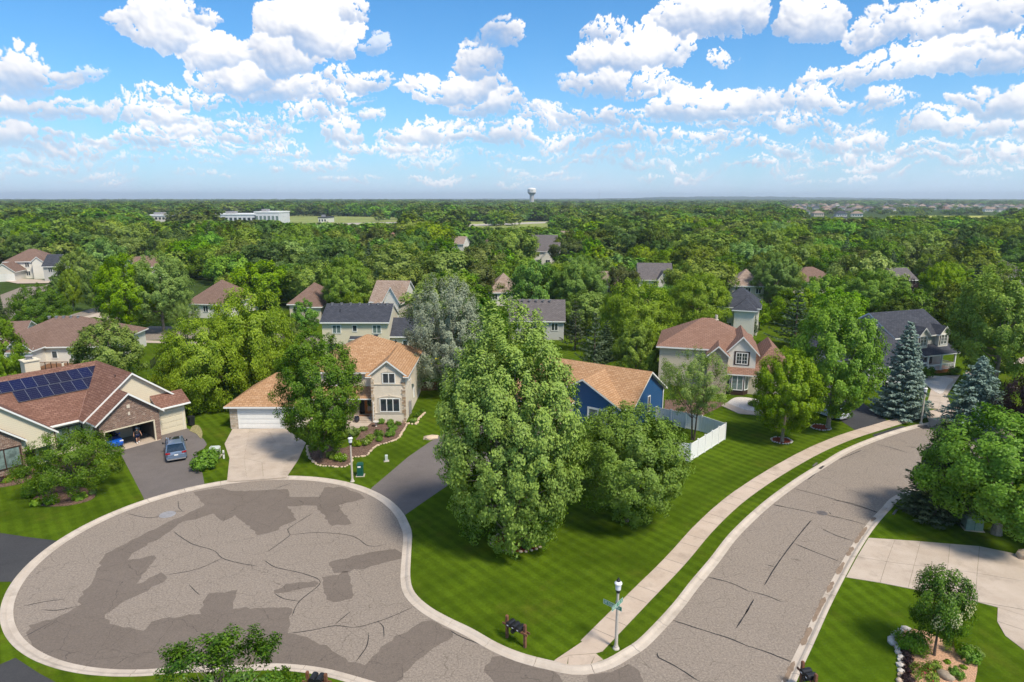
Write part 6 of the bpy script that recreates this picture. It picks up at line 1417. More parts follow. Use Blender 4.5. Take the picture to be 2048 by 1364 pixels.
# ------------------------------------------------------------- beds, stones, shrubs
def bed(px, mat, label, kindname='mulch_bed', z=K + 0.05):
    pts = [tuple(p) for p in catmull(poly_px(px + [px[0]], K), 0.4)[:-1]]; mb = MB(); mb.prism(pts, K - 0.03, z); return mb.build(kindname, mat, kind='structure')
def stone_mesh(seed, r=0.2, flat=0.7):
    bm = bmesh.new(); bmesh.ops.create_icosphere(bm, subdivisions=1, radius=r); q = random.Random(seed)
    for v in bm.verts: v.co *= q.uniform(0.82, 1.15); v.co.z *= flat
    for f in bm.faces: f.smooth = q.random() < 0.5
    me = bpy.data.meshes.new('stone'); bm.to_mesh(me); bm.free(); return me
STN = {}
def stones(px, step, r, mat, name, label, cat='stone edging', closed=False):
    root = empty(name, (0, 0, 0), label=label, cat=cat); pts = catmull(poly_px(px + ([px[0]] if closed else []), K), 0.15); pts = resample(pts, step); key = (mat, r)
    if key not in STN:
        STN[key] = [stone_mesh(i, r) for i in range(6)]
        for m_ in STN[key]: m_.materials.append(M[mat])
    for i, p in enumerate(pts):
        o = link('stone', random.choice(STN[key]), root, (p[0] + random.gauss(0, 0.03), p[1] + random.gauss(0, 0.03), K + r * 0.25), random.uniform(0, 6.28)); s_ = random.uniform(0.75, 1.2); o.scale = (s_ * random.uniform(0.9, 1.3), s_, s_)
    return root
def zz5(x, y): return (660 + x * 0.13197, 780 + y * 0.13197)
bedB = [zz5(*p) for p in [(0,850),(230,880),(420,720),(480,600),(560,560),(700,480),(1160,500),(1180,530),(1090,650),(1020,740),(850,800),(700,850),(600,940),(540,1000),(330,1020),(320,1100),(200,1165),(0,1150)]] + [(632, 925), (618, 905), (622, 885), (640, 878)]
bed(bedB, M['mulch'], '')
stones([zz5(*p) for p in [(1165,525),(1090,650),(1020,745),(850,805),(700,855),(600,945),(545,1000),(340,1025),(325,1105),(200,1170),(0,1155)]] + [(635, 930), (618, 912), (614, 893)], 0.31, 0.15, 'edging', 'stone_edging', 'tan edging stones curving round the planted bed of the stucco house')
stones([zz5(*p) for p in [(1150,505),(1300,520),(1340,440),(1440,350)]], 0.4, 0.18, 'edging', 'stone_edging', 'short line of edging stones at the right side wall of the stucco house')
x, y = g(862, 877, K); o = link('boulder', stone_mesh(5, 0.6, 0.45), None, (x, y, K + 0.12), 0.4, (1.4, 0.9, 1), label='flat pinkish boulder at the lawn end of the blue house driveway', cat='boulder'); o.data.materials.append(M['edging'])
def shrub_mesh(name, R, H, nl, ls, leaf, seed, flowers=0, prof=ball):
    me, _, _ = crown(name, H, R, 0.04, prof, max(14, nl // 90), nl, ls, L[leaf], seed, rc=0.62, up=0.3, elong=1.0, inner=0.3, wob=0.08, flowers=0)
    if flowers:
        me.materials.append(L['flower' if flowers > 0 else 'red']); mi = (np.random.default_rng(seed).random(len(me.polygons)) < abs(flowers)).astype(np.int32); me.polygons.foreach_set('material_index', mi)
    return me
SH = {'ball': shrub_mesh('shrub', 0.5, 0.9, 1800, 0.10, 'bright', 3), 'lime': shrub_mesh('shrub', 0.5, 0.7, 1500, 0.11, 'lime', 4), 'dark': shrub_mesh('shrub', 0.6, 0.9, 1800, 0.11, 'dense', 5),
      'flower': shrub_mesh('shrub', 0.6, 0.8, 1600, 0.11, 'maple', 6, 0.07), 'red': shrub_mesh('shrub', 0.4, 0.45, 900, 0.10, 'purple', 7, 0, dome), 'redflower': shrub_mesh('shrub', 0.6, 0.5, 1300, 0.10, 'maple', 8, -0.10, dome),
      'hosta': shrub_mesh('shrub', 0.45, 0.45, 500, 0.26, 'maple', 9, 0, dome), 'grass': None, 'olive': shrub_mesh('shrub', 0.6, 0.9, 1600, 0.12, 'olive', 12), 'juni': shrub_mesh('shrub', 0.9, 0.7, 3000, 0.11, 'maple', 13, 0, dome)}
_r = np.random.default_rng(3); n_ = 420; a_ = _r.uniform(0, 6.28, n_); s_ = _r.uniform(0.1, 1, n_)
C_ = np.stack([np.cos(a_) * s_ * 0.42, np.sin(a_) * s_ * 0.42, 0.62 - 0.45 * s_ ** 2], 1); SH['grass'] = quads_mesh('shrub', C_, np.stack([-np.sin(a_), np.cos(a_), 0.3 + 0 * a_], 1), np.full(n_, 0.5), np.full(n_, 0.03), _r.random(n_), [L['olive']], None, np.stack([np.cos(a_) * s_, np.sin(a_) * s_, 1.1 - s_], 1))
BASE = {'ball': 0.5, 'lime': 0.5, 'dark': 0.6, 'flower': 0.6, 'red': 0.4, 'redflower': 0.6, 'hosta': 0.45, 'grass': 0.42, 'olive': 0.6, 'juni': 0.9}
def shrub(k, px, wpx, label, name='shrub', hs_=1.0, group=None, cat='shrub'):
    x, y = g(px[0], px[1], K); w_ = width_at(x, y, 0.4, wpx) / 2 / BASE[k]; return link(name, SH[k], None, (x, y, K), random.uniform(0, 6.28), (w_, w_, w_ * hs_), label=label, cat=cat, group=group)
for k, p, w_, lab in [('ball', (1, 1), 13, '')][:0] + [
    ('ball', (775, 515), 13, 'round trimmed shrub at the left corner of the stucco bay'), ('ball', (915, 525), 13, 'shrub under the middle of the triple window'), ('dark', (1035, 535), 11, 'dark shrub at the right corner below the triple window'),
    ('ball', (945, 615), 17, 'upper one of two overlapping round shrubs in the middle of the bed'), ('ball', (915, 705), 18, 'lower and larger of two overlapping round shrubs in the middle of the bed'), ('dark', (738, 700), 17, 'tall dark shrub left in the planted bed'),
    ('ball', (750, 780), 13, 'small bright round shrub nearest the stone edging bend'), ('flower', (510, 620), 14, 'loose yellow-green plant at the end of the entry walk'), ('olive', (610, 760), 16, 'olive feathery shrub in the middle of the bed'),
    ('flower', (550, 830), 20, 'broad flowering plant behind the edging stones'), ('lime', (400, 850), 18, 'lime-green plant behind the street lamp head'), ('flower', (165, 1075), 24, 'flowering bush with white blossoms at the bed tip'),
    ('olive', (30, 1040), 20, 'dull green plant at the far left tip of the bed'), ('lime', (330, 690), 24, 'spreading light green ground plant below the entry walk'), ('lime', (200, 720), 24, 'spreading light green plant beside the dense oval tree'),
    ('dark', (1320, 405), 12, 'small dark shrub at the right wall of the stucco house'), ('hosta', (1260, 490), 14, 'grey-green clump beside the meter box'), ('dark', (1400, 335), 9, 'tiny dark shrub at the rear corner of the stucco house')]:
    shrub(k, zz5(*p), w_, lab)
x, y = g(*zz5(700, 560), K); r = empty('bird_bath', (x, y, K), label='low pale bird bath in the planted bed of the stucco house', cat='bird bath'); mb = MB(); mb.lathe([(0.16, 0), (0.08, 0.1), (0.08, 0.5), (0.34, 0.58), (0.36, 0.64), (0.2, 0.6), (0, 0.6)], 14); mb.build('basin', M['rock'], r)
for px, lab in (((1563, 881), 'ring of pale stones round the mulch of the small full maple'), ((1641, 855), 'ring of pale stones round the mulch under the tall full maple')):
    c = Vector(g(*px, K)); n = 14; R_ = 1.0; pts = [proj(c.x + R_ * 1.0 * math.cos(2 * math.pi * i / n), c.y + R_ * math.sin(2 * math.pi * i / n), K) for i in range(n)]
    bed(pts, M['redmulch'], ''); stones(pts, 0.3, 0.13, 'rock', 'stone_ring', lab, 'stone edging', True)
c = Vector(g(1036, 1078, K)); pts = [proj(c.x + 1.9 * math.cos(2 * math.pi * i / 14) , c.y - 0.4 + 1.5 * math.sin(2 * math.pi * i / 14), K) for i in range(14)]
bed(pts, M['redmulch'], ''); stones(pts, 0.42, 0.16, 'edging', 'stone_ring', 'edging stones round the bed under the tall silver maple', 'stone edging', True)
shrub('hosta', (1078, 1086), 26, 'bluish hosta clump at the foot of the tall silver maple'); shrub('hosta', (1056, 1092), 24, 'small hosta clump in front of the silver maple trunk')
M['straw'] = simple('dry_straw_bed', (0.27, 0.235, 0.12), 0.95, 0.05, 0.5, 6, 0, 0.8)
# crabapple bed
bed([(65, 990), (100, 975), (160, 975), (190, 985), (182, 1000), (130, 1012), (75, 1010)], M['mulch'], '')
for k, p, w_, lab in [('hosta', (72, 1010), 20, 'pale hosta at the left end of the crabapple bed'), ('flower', (103, 1008), 28, 'leafy plant with pale edges under the crabapple'), ('hosta', (160, 998), 22, 'hosta right of the crabapple trunk'), ('dark', (60, 995), 26, 'dark plant at the left of the crabapple bed'), ('lime', (186, 988), 14, 'arching light green plant right of the crabapple trunk'),
    ('dark', (45, 955), 30, 'dark shrub below the brick wall window'), ('redflower', (18, 962), 26, 'red-flowering plant in the bed by the brick wall'), ('red', (2, 965), 20, 'dark red plant at the left edge by the brick wall'), ('ball', (410, 938), 44, 'large trimmed dark shrub between the asphalt and concrete driveways'), ('ball', (424, 922), 30, 'shrub lobe in front of the pale grey transformer')]:
    shrub(k, p, w_, lab)
bed([(-30, 940), (40, 935), (70, 940), (50, 965), (-30, 975)], M['mulch'], '')
bed([(379, 862), (386, 852), (396, 851), (402, 858), (405, 868), (402, 878), (394, 869), (386, 865)], M['straw'], '')
# bottom right bed
def zz6(x, y): return (1760 + x * 0.140625, 1220 + y * 0.140625)
bedR = [zz6(*p) for p in [(350,270),(210,310),(150,400),(165,480),(240,590),(270,700),(275,800),(270,900),(240,1024),(240,1300),(1300,1300),(1350,1024),(1385,820),(1340,620),(1150,500),(900,420),(600,300)]]
bed(bedR, M['chips'], '')
stones([zz6(*p) for p in [(360,275),(280,310),(215,350),(180,420),(185,480),(240,545),(275,640),(305,715),(295,790),(300,870)]], 0.42, 0.24, 'rock', 'stone_edging', 'row of pale rounded boulders along the left side of the wood-chip bed')
stones([zz6(*p) for p in [(290,950),(265,1010),(260,1090)]], 0.4, 0.22, 'edging', 'stone_edging', 'orange-tinted boulders at the bottom of the wood-chip bed', 'boulders')
x, y = g(*zz6(920, 960), K); o = link('boulder', stone_mesh(2, 0.42, 0.8), None, (x, y, K + 0.1), 0.4, (0.9, 1.3, 1), label='large brownish boulder at the bottom of the wood-chip bed', cat='boulder'); o.data.materials.append(M['stone'] if False else simple('brown_boulder', (0.34, 0.27, 0.2), 0.9, 0.1, 0.25, 5, 0, 0.5))
for k, p, w_, lab in [('juni', (450, 520), 62, 'wide low green juniper behind the pale boulders'), ('red', (375, 660), 22, 'topmost dark red barberry by the boulders'), ('red', (410, 780), 24, 'middle dark red barberry by the boulders'), ('red', (400, 880), 20, 'lower small dark red barberry by the boulders'), ('red', (390, 1010), 26, 'bottom dark red barberry by the boulders'),
    ('redflower', (620, 960), 46, 'low plant with pink blossoms at the bottom of the bed'), ('olive', (770, 860), 26, 'loose green plant in the middle of the wood chips'), ('grass', (1020, 590), 30, 'clump of striped ornamental grass in the wood-chip bed'), ('dark', (1150, 600), 22, 'dark plant behind the ornamental grass'), ('ball', (1260, 730), 34, 'glossy green shrub at the right of the wood-chip bed'),
    ('lime', (1330, 640), 26, 'yellow-green plant on the right rim of the wood-chip bed'), ('ball', (1080, 960), 26, 'green shrub right of the brownish boulder'), ('hosta', (960, 760), 12, 'small green sprout in the wood chips'), ('hosta', (1180, 830), 12, 'tiny plant near the right rim of the wood chips')]:
    shrub(k, zz6(*p), w_, lab)
x, y = g(2046, 1115, K); o = link('boulder', stone_mesh(3, 0.55, 0.9), None, (x, y, K + 0.2), 0.4, label='tan boulder beside the concrete driveway at the right edge', cat='boulder'); o.data.materials.append(M['edging'])
for p, w_, lab, k in [((1850, 756), 30, 'low shrub before the porch of the grey house', 'dark'), ((1908, 750), 22, 'shrub at the right end of the porch', 'dark'), ((1962, 745), 34, 'small ornamental tree-like shrub beside the far right bed', 'olive'), ((1990, 775), 26, 'rusty shrub in the right neighbour bed', 'red'), ((2010, 790), 30, 'green shrub on the right neighbour lawn', 'dark'),
    ((1330, 862), 30, 'dark shrub against the tan house wall behind the white fence', 'dark'), ((1505, 812), 16, 'small shrub by the beige house door', 'olive'), ((230, 940), 20, 'green plant at the driveway edge by the crabapple', 'olive')]:
    shrub(k, p, w_, lab)
bed([(1845, 762), (1862, 752), (1905, 758), (1895, 772), (1882, 788), (1862, 778)], M['gravel'], '')
bed([(1445, 812), (1475, 795), (1525, 803), (1530, 825), (1490, 820)], M['gravel'], '')
o = MB(); o.prism(poly_px([(1443, 812), (1452, 806), (1490, 821), (1530, 825), (1530, 832), (1478, 828)], K), K - 0.02, K + 0.07); o.build('path', M['slab'], kind='structure')
o = MB(); o.prism(poly_px([(1325, 870), (1445, 812), (1450, 806), (1400, 800), (1330, 800)], K), K - 0.02, K + 0.045); o.build('path', M['mulch'], kind='structure')
# ------------------------------------------------------------- vehicles
def paint(name, col):
    m, nt, b = principled(name, 0.28, 0.5, 0.35); b.inputs['Base Color'].default_value = col + (1,); b.inputs['Coat Weight'].default_value = 0.7; b.inputs['Coat Roughness'].default_value = 0.06; return m
M['carglass'] = m_glass('car_glass', (0.012, 0.014, 0.017), 0.04); M['tyre'] = simple('tyre_rubber', (0.018, 0.018, 0.018), 0.9, 0.1); M['rim'] = simple('alloy_rim', (0.35, 0.36, 0.38), 0.3, 0.6, 0.05, 3, 0.7); M['tail'] = simple('tail_lamp_red', (0.35, 0.01, 0.015), 0.2, 0.6, 0.05)
def car(loc, rz, col, label, kind_='suv', name='parked_car', cat='car'):
    """front towards +y; length 4.6, width 1.86, height 1.68"""
    r = empty(name, (loc[0], loc[1], K + 0.013 if len(loc) < 3 else loc[2]), rz, label=label, cat=cat); pt = paint(name + '_paint', col); Lc, W = (4.6, 0.93)
    hr = 1.78 if kind_ == 'suv' else 1.45
    ys = [-2.3, -2.22, -1.95, -1.2, 0.0, 0.9, 1.5, 2.05, 2.25, 2.32]; top = [0.72, 0.96, 1.02, 1.02, 1.0, 1.0, 0.98, 0.86, 0.72, 0.60]; bot = [0.36, 0.30, 0.26, 0.24, 0.24, 0.24, 0.25, 0.27, 0.30, 0.36]; wd = [0.76, 0.86, 0.92, 0.93, 0.93, 0.93, 0.92, 0.86, 0.78, 0.66]
    mb = MB(); rings = []
    for y_, t_, b_, w_ in zip(ys, top, bot, wd):
        rings.append([(-w_ * 0.93, y_, b_), (-w_, y_, b_ + 0.12), (-w_, y_, (b_ + t_) / 2 + 0.08), (-w_ * 0.96, y_, t_ - 0.06), (-w_ * 0.86, y_, t_), (0, y_, t_ + 0.03), (w_ * 0.86, y_, t_), (w_ * 0.96, y_, t_ - 0.06), (w_, y_, (b_ + t_) / 2 + 0.08), (w_, y_, b_ + 0.12), (w_ * 0.93, y_, b_)])
    for a, b in zip(rings, rings[1:]):
        for i in range(10): mb.face([a[i + 1], a[i], b[i], b[i + 1]][::-1], 0, True)
        mb.face([a[0], a[-1], b[-1], b[0]], 0)
    mb.face(rings[0]); mb.face(rings[-1][::-1]); mb.build('body', pt, r, weld=True)
    # greenhouse: glass lower edge to roof
    lo = [(-0.84, -2.12, 1.0), (0.84, -2.12, 1.0), (0.86, 0.95, 1.0), (-0.86, 0.95, 1.0)]; lo[0:2] = [(-0.82, -2.14, 1.02), (0.82, -2.14, 1.02)]
    hi = [(-0.68, -1.92, hr - 0.06), (0.68, -1.92, hr - 0.06), (0.68, 0.15, hr - 0.05), (-0.68, 0.15, hr - 0.05)]
    for i, nm in ((0, 'rear_window'), (1, 'side_window'), (2, 'windscreen'), (3, 'side_window')):
        j = (i + 1) % 4; mb = MB(); mb.face([lo[i], lo[j], hi[j], hi[i]]); mb.build(nm, M['carglass'], r)
    mb = MB(); mb.face([(-0.69, -2.0, hr - 0.05), (0.69, -2.0, hr - 0.05), (0.68, 0.18, hr - 0.05), (-0.68, 0.18, hr - 0.05)][::-1])
    xs_ = [-0.70, -0.6, 0, 0.6, 0.70]; zs_ = [hr - 0.05, hr, hr + 0.02, hr, hr - 0.05]; yy = [-2.06, -1.9, -0.9, 0.0, 0.2]; zo = [-0.03, 0, 0.0, -0.01, -0.05]
    for i in range(4):
        for k in range(4): mb.face([(xs_[k], yy[i], zs_[k] + zo[i]), (xs_[k + 1], yy[i], zs_[k + 1] + zo[i]), (xs_[k + 1], yy[i + 1], zs_[k + 1] + zo[i + 1]), (xs_[k], yy[i + 1], zs_[k] + zo[i + 1])], 0, True)
    mb.build('roof_panel', pt, r)
    mb = MB()
    for sx in (-1, 1):
        for (y0, y1, z0, z1, x0, x1) in ((-2.14, -1.94, 1.0, hr - 0.04, 0.84, 0.69), (-0.75, -0.75, 1.0, hr - 0.04, 0.865, 0.70), (0.97, 0.17, 1.0, hr - 0.04, 0.86, 0.69)):
            mb.tube([(sx * x0, y0, z0), (sx * x1, y1, z1)], [0.05, 0.045], 5)
    mb.build('pillars', pt, r)
    if kind_ == 'suv':
        for sx in (-0.62, 0.62): mb = MB(); mb.tube([(sx, -1.8, hr + 0.01), (sx, -1.7, hr + 0.06), (sx, -0.05, hr + 0.06), (sx, 0.05, hr)], [0.02] * 4, 5); mb.build('roof_rail', M['dark'], r)
    mb = MB(); mb.box(-0.45, 0.45, -0.75, 0.05, hr + 0.021, hr + 0.028); mb.build('sunroof', M['carglass'], r)
    for sx in (-1, 1):
        for y_ in (-1.42, 1.42):
            w_ = empty('wheel', (0, 0, 0)); w_.parent = r; w_.location = (sx * 0.83, y_, 0.35); w_.rotation_euler = (0, math.pi / 2, 0)
            mb = MB(); mb.lathe([(0.2, -0.11), (0.33, -0.11), (0.35, -0.08), (0.35, 0.08), (0.33, 0.11), (0.2, 0.11)], 20); mb.build('tyre', M['tyre'], w_)
            mb = MB(); mb.lathe([(0.0, 0.09 * sx), (0.21, 0.1 * sx)], 12); mb.build('rim', M['rim'], w_)
        mb = MB(); mb.tube([(sx * 0.86, 0.72, 1.02), (sx * 1.0, 0.70, 1.06)], [0.03, 0.03], 5); mb.box(min(sx * 0.98, sx * 1.14), max(sx * 0.98, sx * 1.14), 0.64, 0.76, 1.0, 1.16); mb.build('wing_mirror', M['dark'] if kind_ == 'suv' else pt, r)
        mb = MB(); mb.box(*sorted((sx * 0.50, sx * 0.90)), -2.29, -2.12, 0.84, 0.97); mb.build('tail_light', M['tail'], r)
        mb = MB(); mb.box(*sorted((sx * 0.46, sx * 0.80)), 2.0, 2.24, 0.70, 0.82); mb.build('headlight', M['lens'], r)
    mb = MB(); mb.box(-0.86, 0.86, -2.36, -2.2, 0.34, 0.56); mb.build('bumper', pt, r); mb = MB(); mb.box(-0.80, 0.80, -2.38, -2.3, 0.28, 0.38); mb.build('bumper_trim', M['greyiron'], r)
    mb = MB(); mb.box(-0.17, 0.17, -2.325, -2.30, 0.66, 0.78); mb.build('number_plate', M['fencewhite'], r)
    mb = MB(); mb.tube([(-0.25, -2.16, 1.07), (0.2, -2.10, 1.13)], [0.012, 0.012], 4); mb.build('wiper', M['dark'], r)
    return r
pa, pb = Vector(g(334, 929, K)), Vector(g(375, 920, K)); th = math.atan2(pb.y - pa.y, pb.x - pa.x); mid = (pa + pb) / 2; fw = Vector((-math.sin(th), math.cos(th)))
th = rad(28); fw = Vector((-math.sin(th), math.cos(th)))
c0 = Vector(g(354, 924, K)) + fw * 2.3
car((c0.x, c0.y), th, (0.17, 0.23, 0.33), 'blue-grey SUV seen from behind on the asphalt driveway')
def local(h, u, v, z=0.0): c_, s__ = math.cos(h.o.rotation_euler.z), math.sin(h.o.rotation_euler.z); return (h.o.location.x + u * c_ - v * s__, h.o.location.y + u * s__ + v * c_, h.o.location.z + z)
car(local(A, -7.55, 1.6, 0.02), rad(52 + 180), (0.01, 0.12, 0.62), 'bright blue car parked inside the open double garage', 'car')
c1 = Vector(g(1690, 842, K)); car((c1.x - 1.1, c1.y + 2.1), rad(27), (0.72, 0.74, 0.78), 'white car half hidden under the tall full maple on the black driveway', 'car')
x, y = g(121, 592, K); car((x, y), 1.2, (0.08, 0.11, 0.2), 'dark blue car parked at the far street on the left', 'car')
# shelving and boxes in the garage
r = empty('garage_shelf', local(A, -4.1, 4.2, 0.02), rad(52), label='cluttered shelving along the right wall inside the open garage', cat='shelf')
for z in (0.3, 0.9, 1.5): mb = MB(); mb.box(-0.3, 0.3, -2.0, 2.0, z, z + 0.04); mb.build('shelf_board', M['greyiron'], r)
for sx in (-0.28, 0.28):
    for sy in (-1.95, 0, 1.95): mb = MB(); mb.box(sx - 0.02, sx + 0.02, sy - 0.02, sy + 0.02, 0, 1.9); mb.build('upright', M['dark'], r)
for k, (yy_, z, c) in enumerate([(-1.5, 0.34, 'boxpale'), (-0.6, 0.94, 'chips'), (0.4, 0.34, 'greyiron'), (1.2, 1.54, 'boxgreen'), (-1.2, 1.54, 'white'), (1.4, 0.94, 'wood')]):
    p = local(A, -4.1, 4.2 + yy_, 0.02 + z); o = MB(); o.box(-0.22, 0.22, -0.28, 0.28, 0, 0.34); o.box(-0.235, 0.235, -0.295, 0.295, 0.30, 0.36); o.build('storage_box', M[c], None, p, rad(52), label='storage box on the garage shelf, %s' % ('lowest near the door', 'cardboard one on the middle board', 'grey lowest one', 'dark green topmost one', 'white topmost one', 'brown one on the middle board')[k], cat='storage box')
# ------------------------------------------------------------- the person walking out of the garage
def person(loc, rz):
    r = empty('person', loc, rz, label='person in dark t-shirt, navy shorts and white socks walking in the garage doorway', cat='person')
    skin = simple('skin', (0.50, 0.27, 0.18), 0.6, 0.3, 0.06); shirt = simple('charcoal_shirt', (0.035, 0.036, 0.04), 0.85); shorts = simple('navy_shorts', (0.012, 0.02, 0.06), 0.85); sock = simple('white_sock', (0.75, 0.75, 0.75), 0.8); hair = simple('grey_hair', (0.45, 0.43, 0.41), 0.9, 0.1)
    J = dict(pel=(0, 0, 0.96), bel=(0, 0.01, 1.12), che=(0, 0.02, 1.32), nk=(0, 0.0, 1.50), hd=(0, -0.03, 1.62), top=(0, -0.02, 1.72),
        hl=(-0.10, 0, 0.92), kl=(-0.12, -0.13, 0.50), al=(-0.12, -0.10, 0.10), tl=(-0.12, -0.26, 0.04), hr=(0.10, 0, 0.92), kr=(0.12, 0.06, 0.49), ar=(0.12, 0.26, 0.12), tr=(0.12, 0.14, 0.03),
        sl=(-0.20, 0.01, 1.43), el=(-0.29, 0.10, 1.16), wl=(-0.33, -0.02, 0.93), sr=(0.20, 0.01, 1.43), er=(0.30, 0.04, 1.16), wr=(0.36, -0.12, 0.95))
    R_ = dict(pel=.15, bel=.145, che=.165, nk=.06, hd=.098, top=.075, hl=.10, kl=.065, al=.042, tl=.035, hr=.10, kr=.065, ar=.042, tr=.035, sl=.07, el=.045, wl=.032, sr=.07, er=.045, wr=.032)
    E = [('pel', 'bel'), ('bel', 'che'), ('che', 'nk'), ('nk', 'hd'), ('hd', 'top'), ('pel', 'hl'), ('hl', 'kl'), ('kl', 'al'), ('al', 'tl'), ('pel', 'hr'), ('hr', 'kr'), ('kr', 'ar'), ('ar', 'tr'), ('che', 'sl'), ('sl', 'el'), ('el', 'wl'), ('che', 'sr'), ('sr', 'er'), ('er', 'wr')]
    for sd, w_ in (('l', 'wl'), ('r', 'wr')):
        sg = -1 if sd == 'l' else 1; b = J[w_]; J['pm' + sd] = (b[0] + sg * 0.01, b[1] - 0.02, b[2] - 0.08); R_['pm' + sd] = .034; E.append((w_, 'pm' + sd))
        for f in range(4):
            q = ('f%s%d' % (sd, f)); J[q + 'a'] = (b[0] + sg * 0.012, b[1] - 0.055 + f * 0.024, b[2] - 0.13); J[q + 'b'] = (b[0] + sg * 0.0, b[1] - 0.06 + f * 0.024, b[2] - 0.155 - 0.008 * (f in (1, 2))); R_[q + 'a'] = .0095; R_[q + 'b'] = .008; E += [('pm' + sd, q + 'a'), (q + 'a', q + 'b')]
        q = 'th' + sd; J[q] = (b[0] - sg * 0.01, b[1] - 0.07, b[2] - 0.10); R_[q] = .01; E.append(('pm' + sd, q))
    def skin_mesh(nm, keys, mat, grow=1.0, over=None, eds=None):
        ks = list(keys); me = bpy.data.meshes.new(nm); me.from_pydata([J[k] for k in ks], [(ks.index(a), ks.index(b)) for a, b in (eds or E) if a in ks and b in ks], [])
        o = bpy.data.objects.new(nm, me); COL.objects.link(o); md = o.modifiers.new('skin', 'SKIN'); md.use_smooth_shade = True
        for i, k in enumerate(ks):
            q = (over or {}).get(k, R_[k]) * grow; me.skin_vertices[0].data[i].radius = (q, q * (0.72 if k in ('che', 'bel', 'pel') else 1)); me.skin_vertices[0].data[i].use_root = (i == 0)
        sd_ = o.modifiers.new('sub', 'SUBSURF'); sd_.levels = sd_.render_levels = 1
        dg = bpy.context.evaluated_depsgraph_get(); m2 = bpy.data.meshes.new_from_object(o.evaluated_get(dg)); bpy.data.objects.remove(o); m2.materials.clear(); m2.materials.append(mat); return link(nm, m2, r)
    body = skin_mesh('body', J.keys(), skin)
    J['slm'] = tuple((a + b) / 2 for a, b in zip(J['sl'], J['el'])); J['srm'] = tuple((a + b) / 2 for a, b in zip(J['sr'], J['er'])); R_['slm'] = R_['srm'] = .07; J['klu'] = tuple(0.25 * a + 0.75 * b for a, b in zip(J['hl'], J['kl'])); J['kru'] = tuple(0.25 * a + 0.75 * b for a, b in zip(J['hr'], J['kr'])); R_['klu'] = R_['kru'] = .095
    skin_mesh('shirt', ['che', 'pel', 'bel', 'sl', 'sr', 'slm', 'srm'], shirt, 1.36, None, [('pel', 'bel'), ('bel', 'che'), ('che', 'sl'), ('sl', 'slm'), ('che', 'sr'), ('sr', 'srm')])
    skin_mesh('shorts', ['pel', 'hl', 'klu', 'hr', 'kru'], shorts, 1.3, None, [('pel', 'hl'), ('hl', 'klu'), ('pel', 'hr'), ('hr', 'kru')])
    for a, t in (('al', 'tl'), ('ar', 'tr')):
        J['m'] = tuple(J[a][i] + (0, 0, 0.12)[i] for i in range(3)); R_['m'] = .046; skin_mesh('sock', [a, 'm', t], sock, 1.2, None, [('m', a), (a, t)])
    mb = MB(); mb.lathe([(0.104, 0.0), (0.112, 0.04), (0.095, 0.1), (0.05, 0.14), (0, 0.15)], 12); mb.build('hair', hair, r, (0, 0.0, 1.615))
    for sx in (-0.032, 0.032): mb = MB(); mb.lathe([(0, -0.008), (0.01, 0), (0, 0.008)], 6); mb.build('eye', M['dark'], r, (sx, -0.118, 1.64))
    mb = MB(); mb.lathe([(0.016, 0), (0.01, 0.03), (0, 0.045)], 6); mb.build('nose', skin, r, (0, -0.125, 1.605))
    mb = MB(); mb.box(-0.025, 0.025, -0.125, -0.118, 1.572, 1.58); mb.build('mouth', simple('lip', (0.3, 0.1, 0.08), 0.6), r)
    for sx in (-1, 1): mb = MB(); mb.lathe([(0, -0.025), (0.014, 0), (0, 0.028)], 6); mb.build('ear', skin, r, (sx * 0.1, -0.02, 1.62))
    return r
person(local(A, -5.35, -0.55, 0.02), rad(52 - 12))
# ------------------------------------------------------------- far things
wt = empty('water_tower', (55, 1900, 0), label='white water tower rising above the horizon in the distance', cat='water tower')
twm = simple('tower_white', (0.72, 0.70, 0.68), 0.6); twc = simple('tower_stem', (0.42, 0.40, 0.39), 0.7)
mb = MB(); mb.lathe([(7.2, 0), (6.2, 4), (6.0, 30), (6.2, 34.5)], 24); mb.build('stem', twc, wt)
mb = MB(); mb.lathe([(6.4, 34.0), (8.2, 35.5), (11.5, 39.0), (11.8, 39.6)], 24); mb.build('bowl', M['greyiron'], wt)
mb = MB(); mb.lathe([(11.9, 39.6), (12.1, 41), (12.1, 48.2), (11.2, 50.4), (8.0, 52.0), (0, 52.6)], 28); mb.build('tank', twm, wt)
mb = MB(); mb.box(-2.2, 2.2, -12.35, -12.05, 43.5, 45.2); mb.box(-1.2, 3.6, -12.3, -12.05, 45.8, 46.6); mb.build('lettering_band', simple('faded_lettering', (0.40, 0.42, 0.36), 0.7), wt)
mb = MB(); mb.tube([(0, 0, 0), (0, 0, 95)], [0.9, 0.4], 6); mb.build('radio_mast', M['greyiron'], None, g(1198, 403, 0) + (0,), label='thin radio mast on the horizon right of the water tower', cat='mast')
def far_block(px, yb, w_, h_, mats, label, name='school_building', rows=2, cols=10):
    X, Y = g(px, yb, 0); W = w_ * Y / FPX; r = empty(name, (X, Y, 0), label=label, cat='building'); mb = MB(); mb.box(-W / 2, W / 2, 0, 30, 0, h_); mb.build('wall', M[mats[0]], r)
    mb = MB(); mb.box(-W / 2 - 0.4, W / 2 + 0.4, -0.4, 30.4, h_, h_ + 1.0); mb.build('roof', M[mats[1]], r); mb = MB(); mb.box(-W * 0.3, -W * 0.1, 6, 16, h_ + 1, h_ + 3); mb.build('rooftop_unit', M['greyiron'], r)
    for a in range(rows):
        for b in range(cols): mb = MB(); x_ = -W / 2 + W * (b + 0.5) / cols; mb.box(x_ - W / cols * 0.3, x_ + W / cols * 0.3, -0.1, 0.05, h_ * (a + 0.3) / rows, h_ * (a + 0.75) / rows); mb.build('window', M['glass'] if mats[2] else M['paleglass'], r)
    return r
